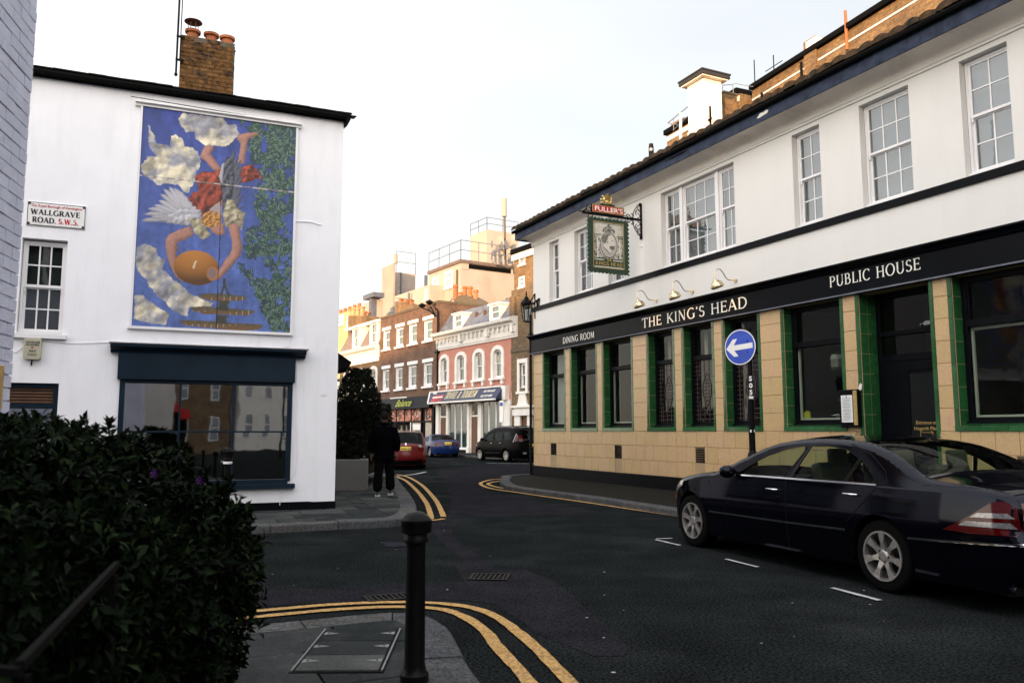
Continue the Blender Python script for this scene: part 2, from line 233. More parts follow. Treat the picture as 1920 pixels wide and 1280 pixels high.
# ---------------------------------------------------------------- mesh helpers
class MB:
    def __init__(s): s.v = []; s.f = []; s.m = []
    def add(s, vs, fs, m=0):
        o = len(s.v); s.v += [tuple(p) for p in vs]
        for f in fs: s.f.append(tuple(i + o for i in f)); s.m.append(m)
        return s
    def box(s, x0, x1, y0, y1, z0, z1, m=0):
        if x0 > x1: x0, x1 = x1, x0
        if y0 > y1: y0, y1 = y1, y0
        if z0 > z1: z0, z1 = z1, z0
        return s.add([(x0, y0, z0), (x1, y0, z0), (x1, y1, z0), (x0, y1, z0), (x0, y0, z1), (x1, y0, z1), (x1, y1, z1), (x0, y1, z1)],
                     [(0, 3, 2, 1), (4, 5, 6, 7), (0, 1, 5, 4), (1, 2, 6, 5), (2, 3, 7, 6), (3, 0, 4, 7)], m)
    def obox(s, c, ax, ay, az, m=0):   # oriented box: centre and half-axis vectors
        c, ax, ay, az = map(Vector, (c, ax, ay, az)); P = []
        for k in (-1, 1):
            for i, j in ((-1, -1), (1, -1), (1, 1), (-1, 1)): P.append(c + ax * i + ay * j + az * k)
        return s.add(P, [(0, 3, 2, 1), (4, 5, 6, 7), (0, 1, 5, 4), (1, 2, 6, 5), (2, 3, 7, 6), (3, 0, 4, 7)], m)
    def bar(s, a, b, r, m=0, r2=None, up=(0, 0, 1)):
        a, b = Vector(a), Vector(b); d = (b - a); l = d.length; d.normalize(); u = Vector(up)
        if abs(d.dot(u)) > .95: u = Vector((1, 0, 0))
        sx = d.cross(u).normalized(); sz = sx.cross(d).normalized()
        return s.obox((a + b) / 2, d * l / 2, sx * r, sz * (r2 or r), m)
    def tube(s, path, r, n=8, m=0, cap=True):
        P = [Vector(p) for p in path]; R = r if isinstance(r, (list, tuple)) else [r] * len(P); o = len(s.v)
        up = Vector((0, 0, 1)); prev = None
        for i, p in enumerate(P):
            d = (P[min(i + 1, len(P) - 1)] - P[max(i - 1, 0)]).normalized()
            if prev is None:
                a = d.cross(up); a = d.cross(Vector((1, 0, 0))) if a.length < .1 else a
            else: a = prev - d * prev.dot(d)
            a.normalize(); prev = a; b = d.cross(a)
            for k in range(n):
                t = 2 * math.pi * k / n; q = p + (a * math.cos(t) + b * math.sin(t)) * R[i]; s.v.append(tuple(q))
        for i in range(len(P) - 1):
            for k in range(n):
                k2 = (k + 1) % n; s.f.append((o + i * n + k, o + i * n + k2, o + (i + 1) * n + k2, o + (i + 1) * n + k)); s.m.append(m)
        if cap:
            s.f.append(tuple(o + k for k in range(n))[::-1]); s.m.append(m); s.f.append(tuple(o + (len(P) - 1) * n + k for k in range(n))); s.m.append(m)
        return s
    def lathe(s, prof, n=24, c=(0, 0, 0), axis='z', m=0):
        o = len(s.v)
        for r, z in prof:
            for k in range(n):
                t = 2 * math.pi * k / n; a, b = r * math.cos(t), r * math.sin(t)
                s.v.append((c[0] + a, c[1] + b, c[2] + z) if axis == 'z' else (c[0] + a, c[1] + z, c[2] + b))
        for i in range(len(prof) - 1):
            for k in range(n):
                k2 = (k + 1) % n; f = (o + i * n + k, o + i * n + k2, o + (i + 1) * n + k2, o + (i + 1) * n + k)
                s.f.append(f if axis == 'z' else f[::-1]); s.m.append(m)
        return s
    def prism(s, poly, y0, y1, m=0):    # polygon in x,z (counter-clockwise seen from -y), extruded along y
        n = len(poly); o = len(s.v)
        s.v += [(p[0], y0, p[1]) for p in poly] + [(p[0], y1, p[1]) for p in poly]
        s.f.append(tuple(range(o, o + n))); s.m.append(m); s.f.append(tuple(range(o + n, o + 2 * n))[::-1]); s.m.append(m)
        for i in range(n):
            j = (i + 1) % n; s.f.append((o + j, o + i, o + n + i, o + n + j)); s.m.append(m)
        return s
    def ext(s, prof, x0, x1, m=0):      # profile in (y,z) extruded along x
        n = len(prof); o = len(s.v)
        s.v += [(x0, p[0], p[1]) for p in prof] + [(x1, p[0], p[1]) for p in prof]
        s.f.append(tuple(range(o, o + n))[::-1]); s.m.append(m); s.f.append(tuple(range(o + n, o + 2 * n))); s.m.append(m)
        for i in range(n):
            j = (i + 1) % n; s.f.append((o + i, o + j, o + n + j, o + n + i)); s.m.append(m)
        return s
    def slab(s, poly, z0, z1, m=0):     # polygon in x,y counter-clockwise
        n = len(poly); o = len(s.v)
        s.v += [(p[0], p[1], z1) for p in poly] + [(p[0], p[1], z0) for p in poly]
        s.f.append(tuple(range(o, o + n))); s.m.append(m)
        for i in range(n):
            j = (i + 1) % n; s.f.append((o + j, o + i, o + n + i, o + n + j)); s.m.append(m)
        return s
    def mesh(s, name, mats, smooth=False):
        me = bpy.data.meshes.new(name); me.from_pydata(s.v, [], s.f)
        for k in (mats if isinstance(mats, (list, tuple)) else [mats]): me.materials.append(M[k] if isinstance(k, str) else k)
        if len(s.m): me.polygons.foreach_set('material_index', s.m)
        if smooth: me.polygons.foreach_set('use_smooth', [True] * len(me.polygons))
        me.update(); return me
    def build(s, name, mats, parent=None, smooth=False, fixn=False, bevel=0, auto=False):
        me = s.mesh(name, mats, smooth or auto)
        if fixn or auto:
            b = bmesh.new(); b.from_mesh(me)
            if fixn: bmesh.ops.recalc_face_normals(b, faces=b.faces)
            if auto:
                for e_ in b.edges:
                    if len(e_.link_faces) == 2 and e_.calc_face_angle(0) > math.radians(38): e_.smooth = False
            b.to_mesh(me); b.free()
        o = link(name, me, parent)
        if bevel:
            bv = o.modifiers.new('bevel', 'BEVEL'); bv.width = bevel; bv.segments = 2; bv.limit_method = 'ANGLE'
        return o
def link(name, me, parent=None, loc=None, rot=None, scale=None):
    o = bpy.data.objects.new(name, me); COL.objects.link(o)
    if parent is not None: o.parent = parent
    if loc is not None: o.location = loc
    if rot is not None: o.rotation_euler = rot
    if scale is not None: o.scale = scale
    return o
def thing(name, label, cat, loc=(0, 0, 0), rz=0., group=None):
    o = link(name, None, None, loc, (0, 0, rz)); o.empty_display_size = .2
    o['label'] = label; o['category'] = cat
    if group: o['group'] = group
    return o
def tag(o, label, cat, group=None):
    o['label'] = label; o['category'] = cat
    if group: o['group'] = group
    return o
def struct(o): o['kind'] = 'structure'; return o
def stuff(o): o['kind'] = 'stuff'; return o
def unit(matname, ch=.0, name='unit'):      # unit block, x0..1, y 0..1 (front y=0), z 0..1
    mb = MB()
    if not ch: mb.box(0, 1, 0, 1, 0, 1)
    else:
        c = ch; mb.add([(0, .3, 0), (1, .3, 0), (1, .3, 1), (0, .3, 1), (c, 0, c), (1 - c, 0, c), (1 - c, 0, 1 - c), (c, 0, 1 - c), (0, 1, 0), (1, 1, 0), (1, 1, 1), (0, 1, 1)],
                       [(4, 5, 6, 7), (0, 1, 5, 4), (1, 2, 6, 5), (2, 3, 7, 6), (3, 0, 4, 7), (0, 8, 9, 1), (1, 9, 10, 2), (2, 10, 11, 3), (3, 11, 8, 0)])
    return mb.mesh(name, matname)
U = {}
def piece(name, matname, parent, x0, x1, y0, y1, z0, z1, ch=.0):
    k = (matname, ch)
    if k not in U: U[k] = unit(matname, ch, name)
    return link(name, U[k], parent, (x0, y0, z0), None, (x1 - x0, y1 - y0, z1 - z0))
def wall_holes(mb, x0, x1, z0, z1, holes, y=0., depth=.2, m=0, mr=None):
    """vertical wall face at y (outside is -y) with rectangular holes and reveals going inwards"""
    mr = m if mr is None else mr
    xs = sorted({x0, x1, *[h[0] for h in holes], *[h[1] for h in holes]}); zs = sorted({z0, z1, *[h[2] for h in holes], *[h[3] for h in holes]})
    xs = [a for a in xs if x0 <= a <= x1]; zs = [a for a in zs if z0 <= a <= z1]
    for a, b in zip(xs, xs[1:]):
        for c, d in zip(zs, zs[1:]):
            cx, cz = (a + b) / 2, (c + d) / 2
            if any(h[0] < cx < h[1] and h[2] < cz < h[3] for h in holes): continue
            mb.add([(a, y, c), (b, y, c), (b, y, d), (a, y, d)], [(0, 1, 2, 3)], m)
    for h in holes:
        a, b, c, d = h[:4]; q = y + depth
        mb.add([(a, y, c), (b, y, c), (b, q, c), (a, q, c)], [(0, 3, 2, 1)], mr); mb.add([(a, y, d), (b, y, d), (b, q, d), (a, q, d)], [(0, 1, 2, 3)], mr)
        mb.add([(a, y, c), (a, q, c), (a, q, d), (a, y, d)], [(0, 1, 2, 3)], mr); mb.add([(b, y, c), (b, q, c), (b, q, d), (b, y, d)], [(0, 3, 2, 1)], mr)
    return mb
class Facade:   # local frame of a street front: x along it (to the viewer's right), +y into the building
    def __init__(s, base, vx, flip, z=.12):
        s.P = Vector(gnd(*base, z)); d = Vector(ray(vx, 808)[:2]).normalized() * flip; s.d = d; s.iny = Vector((-d.y, d.x)); s.rz = math.atan2(d.y, d.x)
    def uz(s, x, y, o=0.):       # pixel -> (u, z) on the plane o metres in front of the wall
        r = ray(x, y); n = s.iny; P = s.P - n * o; t = (P.dot(n)) / (r[0] * n.x + r[1] * n.y); q = Vector((r[0] * t, r[1] * t))
        return (q - P).dot(s.d), EYE + r[2] * t
    def w(s, u, y, z=0.): q = s.P + s.d * u + s.iny * y; return Vector((q.x, q.y, z))
    def local(s, X, Y): q = Vector((X, Y)) - s.P; return q.dot(s.d), q.dot(s.iny)
PUB = Facade((1001, 889), 230, -1); LEFT = Facade((627, 952), 4600, 1); TER = Facade((890, 849), 0, -1)
# ---------------------------------------------------------------- lettering
def _arc(cx, cy, rx, ry, a0, a1, n=14): return [(cx + rx * math.cos(math.radians(a0 + (a1 - a0) * i / n)), cy + ry * math.sin(math.radians(a0 + (a1 - a0) * i / n))) for i in range(n + 1)]
GL = {  # width, list of strokes: (kind, points, serif_start, serif_end); kind T thick, t thin, n nib
 'T': (.72, [('T', [(.36, 0), (.36, 1)], 1, 0), ('t', [(.02, .97), (.70, .97)], 0, 0), ('t', [(.03, 1), (.03, .8)], 0, 0), ('t', [(.69, 1), (.69, .8)], 0, 0)]),
 'H': (.82, [('T', [(.14, 0), (.14, 1)], 1, 1), ('T', [(.68, 0), (.68, 1)], 1, 1), ('t', [(.14, .52), (.68, .52)], 0, 0)]),
 'E': (.62, [('T', [(.14, 0), (.14, 1)], 1, 1), ('t', [(.14, .97), (.56, .97)], 0, 0), ('t', [(.14, .52), (.48, .52)], 0, 0), ('t', [(.14, .03), (.60, .03)], 0, 0), ('t', [(.56, 1), (.56, .82)], 0, 0), ('t', [(.60, 0), (.60, .2)], 0, 0), ('t', [(.48, .43), (.48, .61)], 0, 0)]),
 'F': (.58, [('T', [(.14, 0), (.14, 1)], 1, 1), ('t', [(.14, .97), (.56, .97)], 0, 0), ('t', [(.14, .52), (.48, .52)], 0, 0), ('t', [(.56, 1), (.56, .82)], 0, 0)]),
 'K': (.78, [('T', [(.14, 0), (.14, 1)], 1, 1), ('t', [(.16, .40), (.64, .98)], 0, 1), ('T', [(.30, .55), (.70, .02)], 0, 1)]),
 'I': (.30, [('T', [(.15, 0), (.15, 1)], 1, 1)]),
 'N': (.86, [('t', [(.14, 0), (.14, 1)], 1, 1), ('T', [(.14, 1), (.70, 0)], 0, 0), ('t', [(.70, 0), (.70, 1)], 0, 1)]),
 'G': (.84, [('n', _arc(.46, .5, .38, .50, 48, 330), 0, 0), ('T', [(.72, .04), (.72, .42)], 0, 1)]),
 'S': (.58, [('n', _arc(.29, .75, .20, .23, 25, 250) + _arc(.27, .27, .24, .25, 75, -155)[0:], 0, 0)]),
 'A': (.80, [('t', [(.08, 0), (.38, 1)], 1, 0), ('T', [(.38, 1), (.72, 0)], 0, 1), ('t', [(.18, .34), (.62, .34)], 0, 0)]),
 'D': (.82, [('T', [(.14, 0), (.14, 1)], 1, 1), ('n', [(.14, .98)] + _arc(.32, .5, .42, .48, 90, -90) + [(.14, .02)], 0, 0)]),
 'R': (.74, [('T', [(.14, 0), (.14, 1)], 1, 1), ('n', [(.14, .98)] + _arc(.34, .75, .22, .23, 90, -90) + [(.14, .52)], 0, 0), ('T', [(.34, .52), (.66, .02)], 0, 1)]),
 'P': (.66, [('T', [(.14, 0), (.14, 1)], 1, 1), ('n', [(.14, .98)] + _arc(.34, .74, .24, .24, 90, -90) + [(.14, .50)], 0, 0)]),
 'B': (.70, [('T', [(.14, 0), (.14, 1)], 1, 1), ('n', [(.14, .98)] + _arc(.32, .76, .20, .22, 90, -90) + [(.14, .54)], 0, 0), ('n', [(.14, .54)] + _arc(.34, .28, .26, .26, 90, -90) + [(.14, .02)], 0, 0)]),
 'O': (.90, [('n', _arc(.45, .5, .38, .51, 0, 360, 24), 0, 0)]),
 'M': (.98, [('t', [(.14, 0), (.18, 1)], 1, 0), ('T', [(.18, 1), (.48, .05)], 0, 0), ('t', [(.48, .05), (.78, 1)], 0, 0), ('T', [(.78, 1), (.84, 0)], 0, 1)]),
 'U': (.80, [('T', [(.14, 1), (.14, .35)], 1, 0), ('n', _arc(.40, .33, .26, .34, 180, 360), 0, 0), ('t', [(.66, .33), (.66, 1)], 0, 1)]),
 'L': (.60, [('T', [(.14, 0), (.14, 1)], 1, 1), ('t', [(.14, .03), (.56, .03)], 0, 0), ('t', [(.56, 0), (.56, .22)], 0, 0)]),
 'C': (.76, [('n', _arc(.44, .5, .36, .50, 48, 315), 0, 0), ('t', [(.68, .96), (.68, .74)], 0, 0)]),
 'V': (.78, [('T', [(.08, 1), (.40, 0)], 1, 0), ('t', [(.40, 0), (.70, 1)], 0, 1)]),
 'W': (1.08, [('T', [(.08, 1), (.32, 0)], 1, 0), ('t', [(.32, 0), (.54, 1)], 0, 0), ('T', [(.54, 1), (.78, 0)], 0, 0), ('t', [(.78, 0), (1.0, 1)], 0, 1)]),
 '&': (.86, [('n', _arc(.36, .78, .17, .19, -60, 270) , 0, 0), ('T', [(.26, .68), (.76, .02)], 0, 0), ('n', _arc(.34, .27, .28, .27, 110, 350), 0, 0)]),
 "'": (.22, [('T', [(.12, 1.02), (.10, .78)], 0, 0)]), '.': (.25, [('T', [(.1, 0), (.1, .12)], 0, 0)]), ' ': (.42, []),
 '5': (.62, [('t', [(.14, .98), (.52, .98)], 0, 0), ('t', [(.16, .98), (.12, .55)], 0, 0), ('n', _arc(.27, .31, .27, .30, 115, -150), 0, 0)]),
 '0': (.62, [('n', _arc(.30, .5, .24, .51, 0, 360, 20), 0, 0)]),
}
def letters(mb, text, x, z, h, y, thick=.15, thin=.055, serif=.13, track=.10, th=.006, width=None, m=0):
    """strokes laid on the plane y, facing -y; returns end x"""
    tot = sum(GL[c][0] + track for c in text) - track; sx = h if width is None else width / tot; cx = x; k = 0
    def quad(a, b, wa, wb, ex=0.):
        nonlocal k
        dx, dz = b[0] - a[0], b[1] - a[1]; l = math.hypot(dx, dz) or 1e-6; nx, nz = -dz / l, dx / l; yy = y - th - (k % 5) * .0004; k += 1
        P = [(a[0] + nx * wa, a[1] + nz * wa), (a[0] - nx * wa, a[1] - nz * wa), (b[0] - nx * wb, b[1] - nz * wb), (b[0] + nx * wb, b[1] + nz * wb)]
        mb.add([(p[0], yy, p[1]) for p in P], [(0, 1, 2, 3)], m)
    for c in text:
        wd, st = GL[c]
        for kind, pts, s0, s1 in st:
            Q = [(cx + p[0] * sx, z + p[1] * h) for p in pts]
            n = len(Q)
            W = []
            for i in range(n):
                a, b = Q[max(0, i - 1)], Q[min(n - 1, i + 1)]; dx, dz = b[0] - a[0], b[1] - a[1]; l = math.hypot(dx, dz) or 1
                W.append({'T': thick, 't': thin}.get(kind, thin + (thick * 1.05 - thin) * (abs(dz) / l) ** 1.3) * h / 2)
            for i in range(n - 1): quad(Q[i], Q[i + 1], W[i], W[i + 1])
            for fl, q in ((s0, Q[0]), (s1, Q[-1])):
                if fl and serif:
                    top = q[1] > z + h / 2; zz = q[1] + (-.022 * h if top else .022 * h); hw = (thick if kind == 'T' else thin) * h / 2 + serif * h / 2 * (sx / h)
                    quad((q[0] - hw, zz), (q[0] + hw, zz), .024 * h, .024 * h)
        cx += (wd + track) * sx
    return cx
_txt = {}
def text_obj(name, s, size, matn, parent, loc, rot=(math.pi / 2, 0, 0), width=None, shear=0., bold=0., align='LEFT', sx=1.):
    cu = bpy.data.curves.new(name, 'FONT'); cu.body = s; cu.size = size; cu.shear = shear; cu.offset = bold; cu.align_x = align; cu.extrude = .001; cu.resolution_u = 3
    tmp = bpy.data.objects.new('tmp_text', cu); COL.objects.link(tmp); dg = bpy.context.evaluated_depsgraph_get()
    me = bpy.data.meshes.new_from_object(tmp.evaluated_get(dg)); COL.objects.unlink(tmp); bpy.data.objects.remove(tmp); bpy.data.curves.remove(cu)
    me.name = name; me.materials.clear(); me.materials.append(M[matn])
    if width:
        xs = [v.co.x for v in me.vertices]; w_ = max(xs) - min(xs) or 1; sx = width / w_
    return link(name, me, parent, loc, rot, (sx, 1, 1))
# ---------------------------------------------------------------- windows
def pane(parent, x0, x1, y, z0, z1, g): return piece('pane', g, parent, x0, x1, y, y + .006, z0, z1)
def sash(parent, x0, x1, z0, z1, y, cols, rows, g='glass_up', fm='win_white', fw=.07, bar_=.022, behind='blind', horns=True, rowsb=None, back=.16, panes=True, blind_to=None):
    """vertical sliding sash window with its outer face at y; rows of panes per sash"""
    mb = MB(); W = x1 - x0; zm = (z0 + z1) / 2; rowsb = rowsb or rows
    mb.box(x0, x0 + fw * .6, y, y + .12, z0, z1).box(x1 - fw * .6, x1, y, y + .12, z0, z1).box(x0 + fw * .6, x1 - fw * .6, y, y + .12, z1 - fw * .7, z1).box(x0 - .02, x1 + .02, y - .05, y + .12, z0 - .05, z0 + fw * .5)
    P = []
    for (a, b, yy, rr) in ((zm, z1 - fw * .7, y + .015, rows), (z0 + fw * .5, zm + .02, y + .055, rowsb)):
        xa, xb = x0 + fw * .6, x1 - fw * .6; s_ = fw * .55; top = yy == y + .015
        lo = .045 if top else fw * .8; hi = s_ * .8 if top else .04
        mb.box(xa, xa + s_, yy, yy + .04, a, b).box(xb - s_, xb, yy, yy + .04, a, b).box(xa + s_, xb - s_, yy, yy + .04, a, a + lo).box(xa + s_, xb - s_, yy, yy + .04, b - hi, b)
        if horns and top:
            for hx in (xa, xb - s_): mb.box(hx + .005, hx + s_ - .005, yy + .003, yy + .037, a - .07, a)
        X0, X1, Z0, Z1 = xa + s_, xb - s_, a + lo, b - hi
        for i in range(1, cols): c = X0 + (X1 - X0) * i / cols; mb.box(c - bar_ / 2, c + bar_ / 2, yy + .004, yy + .034, Z0, Z1)
        for j in range(1, rr): c = Z0 + (Z1 - Z0) * j / rr; mb.box(X0, X1, yy + .0055, yy + .0325, c - bar_ / 2, c + bar_ / 2)
        for i in range(cols):
            for j in range(rr): P.append((X0 + (X1 - X0) * i / cols, X0 + (X1 - X0) * (i + 1) / cols, yy + .016, Z0 + (Z1 - Z0) * j / rr, Z0 + (Z1 - Z0) * (j + 1) / rr))
    o = mb.build('window', fm, parent)
    for p in P:
        if panes: pane(o, p[0] + .004, p[1] - .004, p[2] + random.uniform(0, .002), p[3] + .004, p[4] - .004, g)
        else: pass
    if not panes: pane(o, x0 + fw, x1 - fw, y + .06, z0 + fw, z1 - fw, g)
    if behind:
        c = MB().box(x0 + .02, x1 - .02, y + back, y + back + .01, z0 if blind_to is None else blind_to, z1).build('curtain' if 'curtain' in behind else 'blind', behind, o)
    return o
M['teal'] = mat('teal', (.10, .16, .15), .8)
M['sign_navy'] = mat('sign_navy', (.008, .016, .055), .45)
M['text_gold'] = mat('text_gold', (.70, .60, .36), .5, var=.03, bump=0)
M['lime'] = mat('lime', (.36, .40, .03), .5, var=.05, bump=0)
M['yellow_wall'] = mat('yellow_wall', (.62, .42, .19), .85, var=.08, scale=.8)
M['stucco_bright'] = mat('stucco_bright', (.78, .72, .67), .8, var=.03, scale=1)
M['rail_paint'] = mat('rail_paint', (.004, .0038, .0036), .7, spec=.06, var=.2)
M['planter_white'] = mat('planter_white', (.12, .12, .11), .85, var=.12, scale=2, bump=.3, col2=(.09, .09, .08), c2amt=.6, c2scale=2)
# ================================================================ THE GROUND
def cr(pts, per=6, closed=False):      # Catmull-Rom through points
    out = []; n = len(pts)
    for i in range(n - 1):
        p0, p1, p2, p3 = [np.array(pts[max(0, min(n - 1, j))], float) for j in (i - 1, i, i + 1, i + 2)]
        for k in range(per):
            t = k / per; out.append(tuple(.5 * ((2 * p1) + (-p0 + p2) * t + (2 * p0 - 5 * p1 + 4 * p2 - p3) * t * t + (-p0 + 3 * p1 - 3 * p2 + p3) * t ** 3)))
    out.append(tuple(pts[-1])); return out
def resample(pts, step):
    out = [pts[0]]; acc = 0
    for a, b in zip(pts, pts[1:]):
        l = math.dist(a, b)
        if l < 1e-6: continue
        d = step - acc
        while d <= l: out.append((a[0] + (b[0] - a[0]) * d / l, a[1] + (b[1] - a[1]) * d / l)); d += step
        acc = (acc + l) % step
    return out
def offset(pts, w_):        # to the left of travel for w_>0
    out = []
    for i, p in enumerate(pts):
        a, b = pts[max(0, i - 1)], pts[min(len(pts) - 1, i + 1)]; dx, dy = b[0] - a[0], b[1] - a[1]; l = math.hypot(dx, dy) or 1
        out.append((p[0] - dy / l * w_, p[1] + dx / l * w_))
    return out
def G(pts, z=0.): return [gnd(x, y, z) for x, y in pts]
road = struct(MB().add([(-300, -60, 0), (300, -60, 0), (300, 400, 0), (-300, 400, 0)], [(0, 1, 2, 3)]).build('road', 'asphalt'))
gr_ = struct(MB().add([(-600, -400, -.06), (600, -400, -.06), (600, 700, -.06), (-600, 700, -.06)], [(0, 1, 2, 3)]).build('ground', 'asphalt'))
def clip(poly, region):     # convex region, counter-clockwise
    out = poly
    for i in range(len(region)):
        a, b = region[i], region[(i + 1) % len(region)]; inp = out; out = []
        f = lambda p: (b[0] - a[0]) * (p[1] - a[1]) - (b[1] - a[1]) * (p[0] - a[0])
        for j in range(len(inp)):
            p, q = inp[j], inp[(j + 1) % len(inp)]; fp, fq = f(p), f(q)
            if fp >= 0: out.append(p)
            if (fp >= 0) != (fq >= 0): t = fp / (fp - fq); out.append((p[0] + (q[0] - p[0]) * t, p[1] + (q[1] - p[1]) * t))
        if len(out) < 3: return []
    return out
def area(p): return .5 * sum(p[i][0] * p[(i + 1) % len(p)][1] - p[(i + 1) % len(p)][0] * p[i][1] for i in range(len(p)))
def hull(pts):
    pts = sorted(set(pts)); lo = []; up = []
    for s_, L_ in ((pts, lo), (pts[::-1], up)):
        for p in s_:
            while len(L_) > 1 and (L_[-1][0] - L_[-2][0]) * (p[1] - L_[-2][1]) - (L_[-1][1] - L_[-2][1]) * (p[0] - L_[-2][0]) <= 0: L_.pop()
            L_.append(p)
    return lo[:-1] + up[:-1]
def kerb(line, inward, width, stone, height=.12):
    """a row of kerb stones along the road edge; inward = +1 when the pavement lies left of the line's direction"""
    fine = resample(cr(line, 8), .05); k = struct(MB().add([(fine[0][0], fine[0][1], .001)], []).build('kerb', 'kerb')); i = 0
    bpy.data.objects.remove(k); base = MB(); ins = offset(fine, width * inward); bo_ = offset(fine, .03 * inward); n = len(fine)
    for a in range(0, n - 6, 6):
        b = min(n - 1, a + 6); q = [bo_[a], bo_[b], ins[b], ins[a]]
        if area(q) < 0: q = q[::-1]
        base.slab(q, 0, height - .03)
    k = struct(base.build('kerb', 'joint'))
    a = 0
    while a < n - 4:
        b = min(n - 1, a + int(stone * random.uniform(.85, 1.15) / .05)); idx = list(range(a, b, max(1, (b - a) // 5))) + [b - 0]
        idx = idx[:-1] + [b]; g = 1 if b < n - 1 else 0
        o_ = [fine[j] for j in idx]; i_ = [ins[j] for j in idx]
        def sh(L_):
            p, q = L_[-2], L_[-1]; l = math.dist(p, q) or 1; t = .012 / l; L_[-1] = (q[0] + (p[0] - q[0]) * t, q[1] + (p[1] - q[1]) * t)
        if math.dist(o_[-2], o_[-1]) > .03: sh(o_); sh(i_)
        h = height + random.uniform(-.006, .004); ch = .018; nn = len(o_); vs = []
        oc = [(p[0] + (q[0] - p[0]) * ch / width, p[1] + (q[1] - p[1]) * ch / width) for p, q in zip(o_, i_)]
        for p in o_: vs.append((p[0], p[1], -.02))
        for p in o_: vs.append((p[0], p[1], h - ch))
        for p in oc: vs.append((p[0], p[1], h))
        for p in i_: vs.append((p[0], p[1], h))
        for p in i_: vs.append((p[0], p[1], h - .06))
        fs = []
        for r in range(4):
            for j in range(nn - 1): fs.append((r * nn + j, r * nn + j + 1, (r + 1) * nn + j + 1, (r + 1) * nn + j))
        fs.append((0, nn, 2 * nn, 3 * nn, 4 * nn)); fs.append(tuple(r * nn + nn - 1 for r in (4, 3, 2, 1, 0)))
        MB().add(vs, fs).build('kerb_stone', 'kerb', k, fixn=True)
        a = b
    return k, fine, ins
def pavement(region, ang, rowh, lens, height=.118, skip=None, org=(0, 0)):
    pv = struct(MB().slab(region, -.02, height - .022).build('pavement', 'joint'))
    reg = region if area(region) > 0 else region[::-1]; reg = hull([tuple(p) for p in reg])
    c, s = math.cos(ang), math.sin(ang); L_ = [((p[0] - org[0]) * c + (p[1] - org[1]) * s, -(p[0] - org[0]) * s + (p[1] - org[1]) * c) for p in reg]
    x0, x1 = min(p[0] for p in L_), max(p[0] for p in L_); y0, y1 = min(p[1] for p in L_), max(p[1] for p in L_); y = y1; n = 0
    while y > y0:
        rh = random.choice(rowh); x = x0 - random.uniform(0, .6)
        while x < x1:
            l = random.choice(lens); g = .009; q = [(x + g, y - rh + g), (x + l - g, y - rh + g), (x + l - g, y - g), (x + g, y - g)]
            wq = [(p[0] * c - p[1] * s + org[0], p[0] * s + p[1] * c + org[1]) for p in q]; cc = clip(wq, reg)
            if len(cc) >= 3 and area(cc) > .01:
                cen = (sum(p[0] for p in cc) / len(cc), sum(p[1] for p in cc) / len(cc))
                if not (skip and skip(cen)):
                    h = height + random.uniform(-.004, .003)
                    if math.dist(cen, (0, 0)) < 34 and n < 290: MB().slab(cc, h - .03, h).build('paving_slab', 'slab', pv); n += 1
            x += l
        y -= rh
    return pv
# our own corner, where the bollard stands
near_line = G([(-500, 1260), (100, 1204), (472, 1170), (580, 1160), (692, 1149), (757, 1146), (801, 1152), (838, 1173), (858, 1205), (880, 1246), (909, 1283), (965, 1365), (1060, 1530)], .12)
k1, f1, i1 = kerb(near_line, -1, .27, .85)
reg1 = [p for p in i1[::3]] + [(i1[-1][0], .4), (-9, .4)]
a1 = math.atan2(near_line[3][1] - near_line[2][1], near_line[3][0] - near_line[2][0])
def in_cover(c_): 
    return False
pavement(reg1, a1, [.6, .75], [.6, .75, .9], org=gnd(607, 1179, .12))
# far corner round the white house
far_line = G([(-400, 1026), (0, 1007), (436, 987), (622, 978), (700, 975), (750, 971), (774, 963), (781, 952), (777, 938), (768, 924), (757, 911), (749, 901), (739, 890)], .12) + [(-4.9, 28), (-6.6, 33), (-10, 45)]
k2, f2, i2 = kerb(far_line, 1, .30, .95)
i2h = [p for p in i2 if p[0] > -12][::3]
cw = LEFT.w(-9, .2); side = LEFT.w(-.3, .2)
reg2 = [p for p in i2h[:]] + [(-12, 44), tuple(LEFT.w(-.4, 6)[:2]), tuple(side[:2]), tuple(cw[:2])]
pavement([p for p in hull([tuple(q[:2]) for q in i2h if q[1] < 27] + [tuple(side[:2]), tuple(cw[:2]), (-6.2, 27)])], LEFT.rz, [.5, .6], [.6, .75, .9])
# the kerb in front of the public house
pub_line = [tuple(PUB.w(-1.6, 14)[:2]), tuple(PUB.w(-1.75, 4)[:2])] + G([(960, 889.5), (943, 894), (937, 899), (941, 905), (957, 911), (1020, 920.5), (1072, 927), (1185, 943), (1252, 953), (1500, 989), (1920, 1049), (2600, 1147)], .12)
k3, f3, i3 = kerb(pub_line, 1, .28, .95)
reg3 = hull([tuple(p) for p in i3[::4]] + [tuple(PUB.w(19, .1)[:2]), tuple(PUB.w(0, .1)[:2])])
pavement(reg3, PUB.rz, [.55, .65], [.6, .75, .9])
# pavement in front of the terrace
ter_line = [tuple(TER.w(u, -2.6)[:2]) for u in (-45, -30, -15, 0, 15, 24)]
k4, f4, i4 = kerb(ter_line, 1, .3, 1.5)
struct(MB().slab([tuple(TER.w(-45, -2.3)[:2]), tuple(TER.w(24, -2.3)[:2]), tuple(TER.w(24, .2)[:2]), tuple(TER.w(-45, .2)[:2])], -.02, .115).build('pavement', 'slab'))
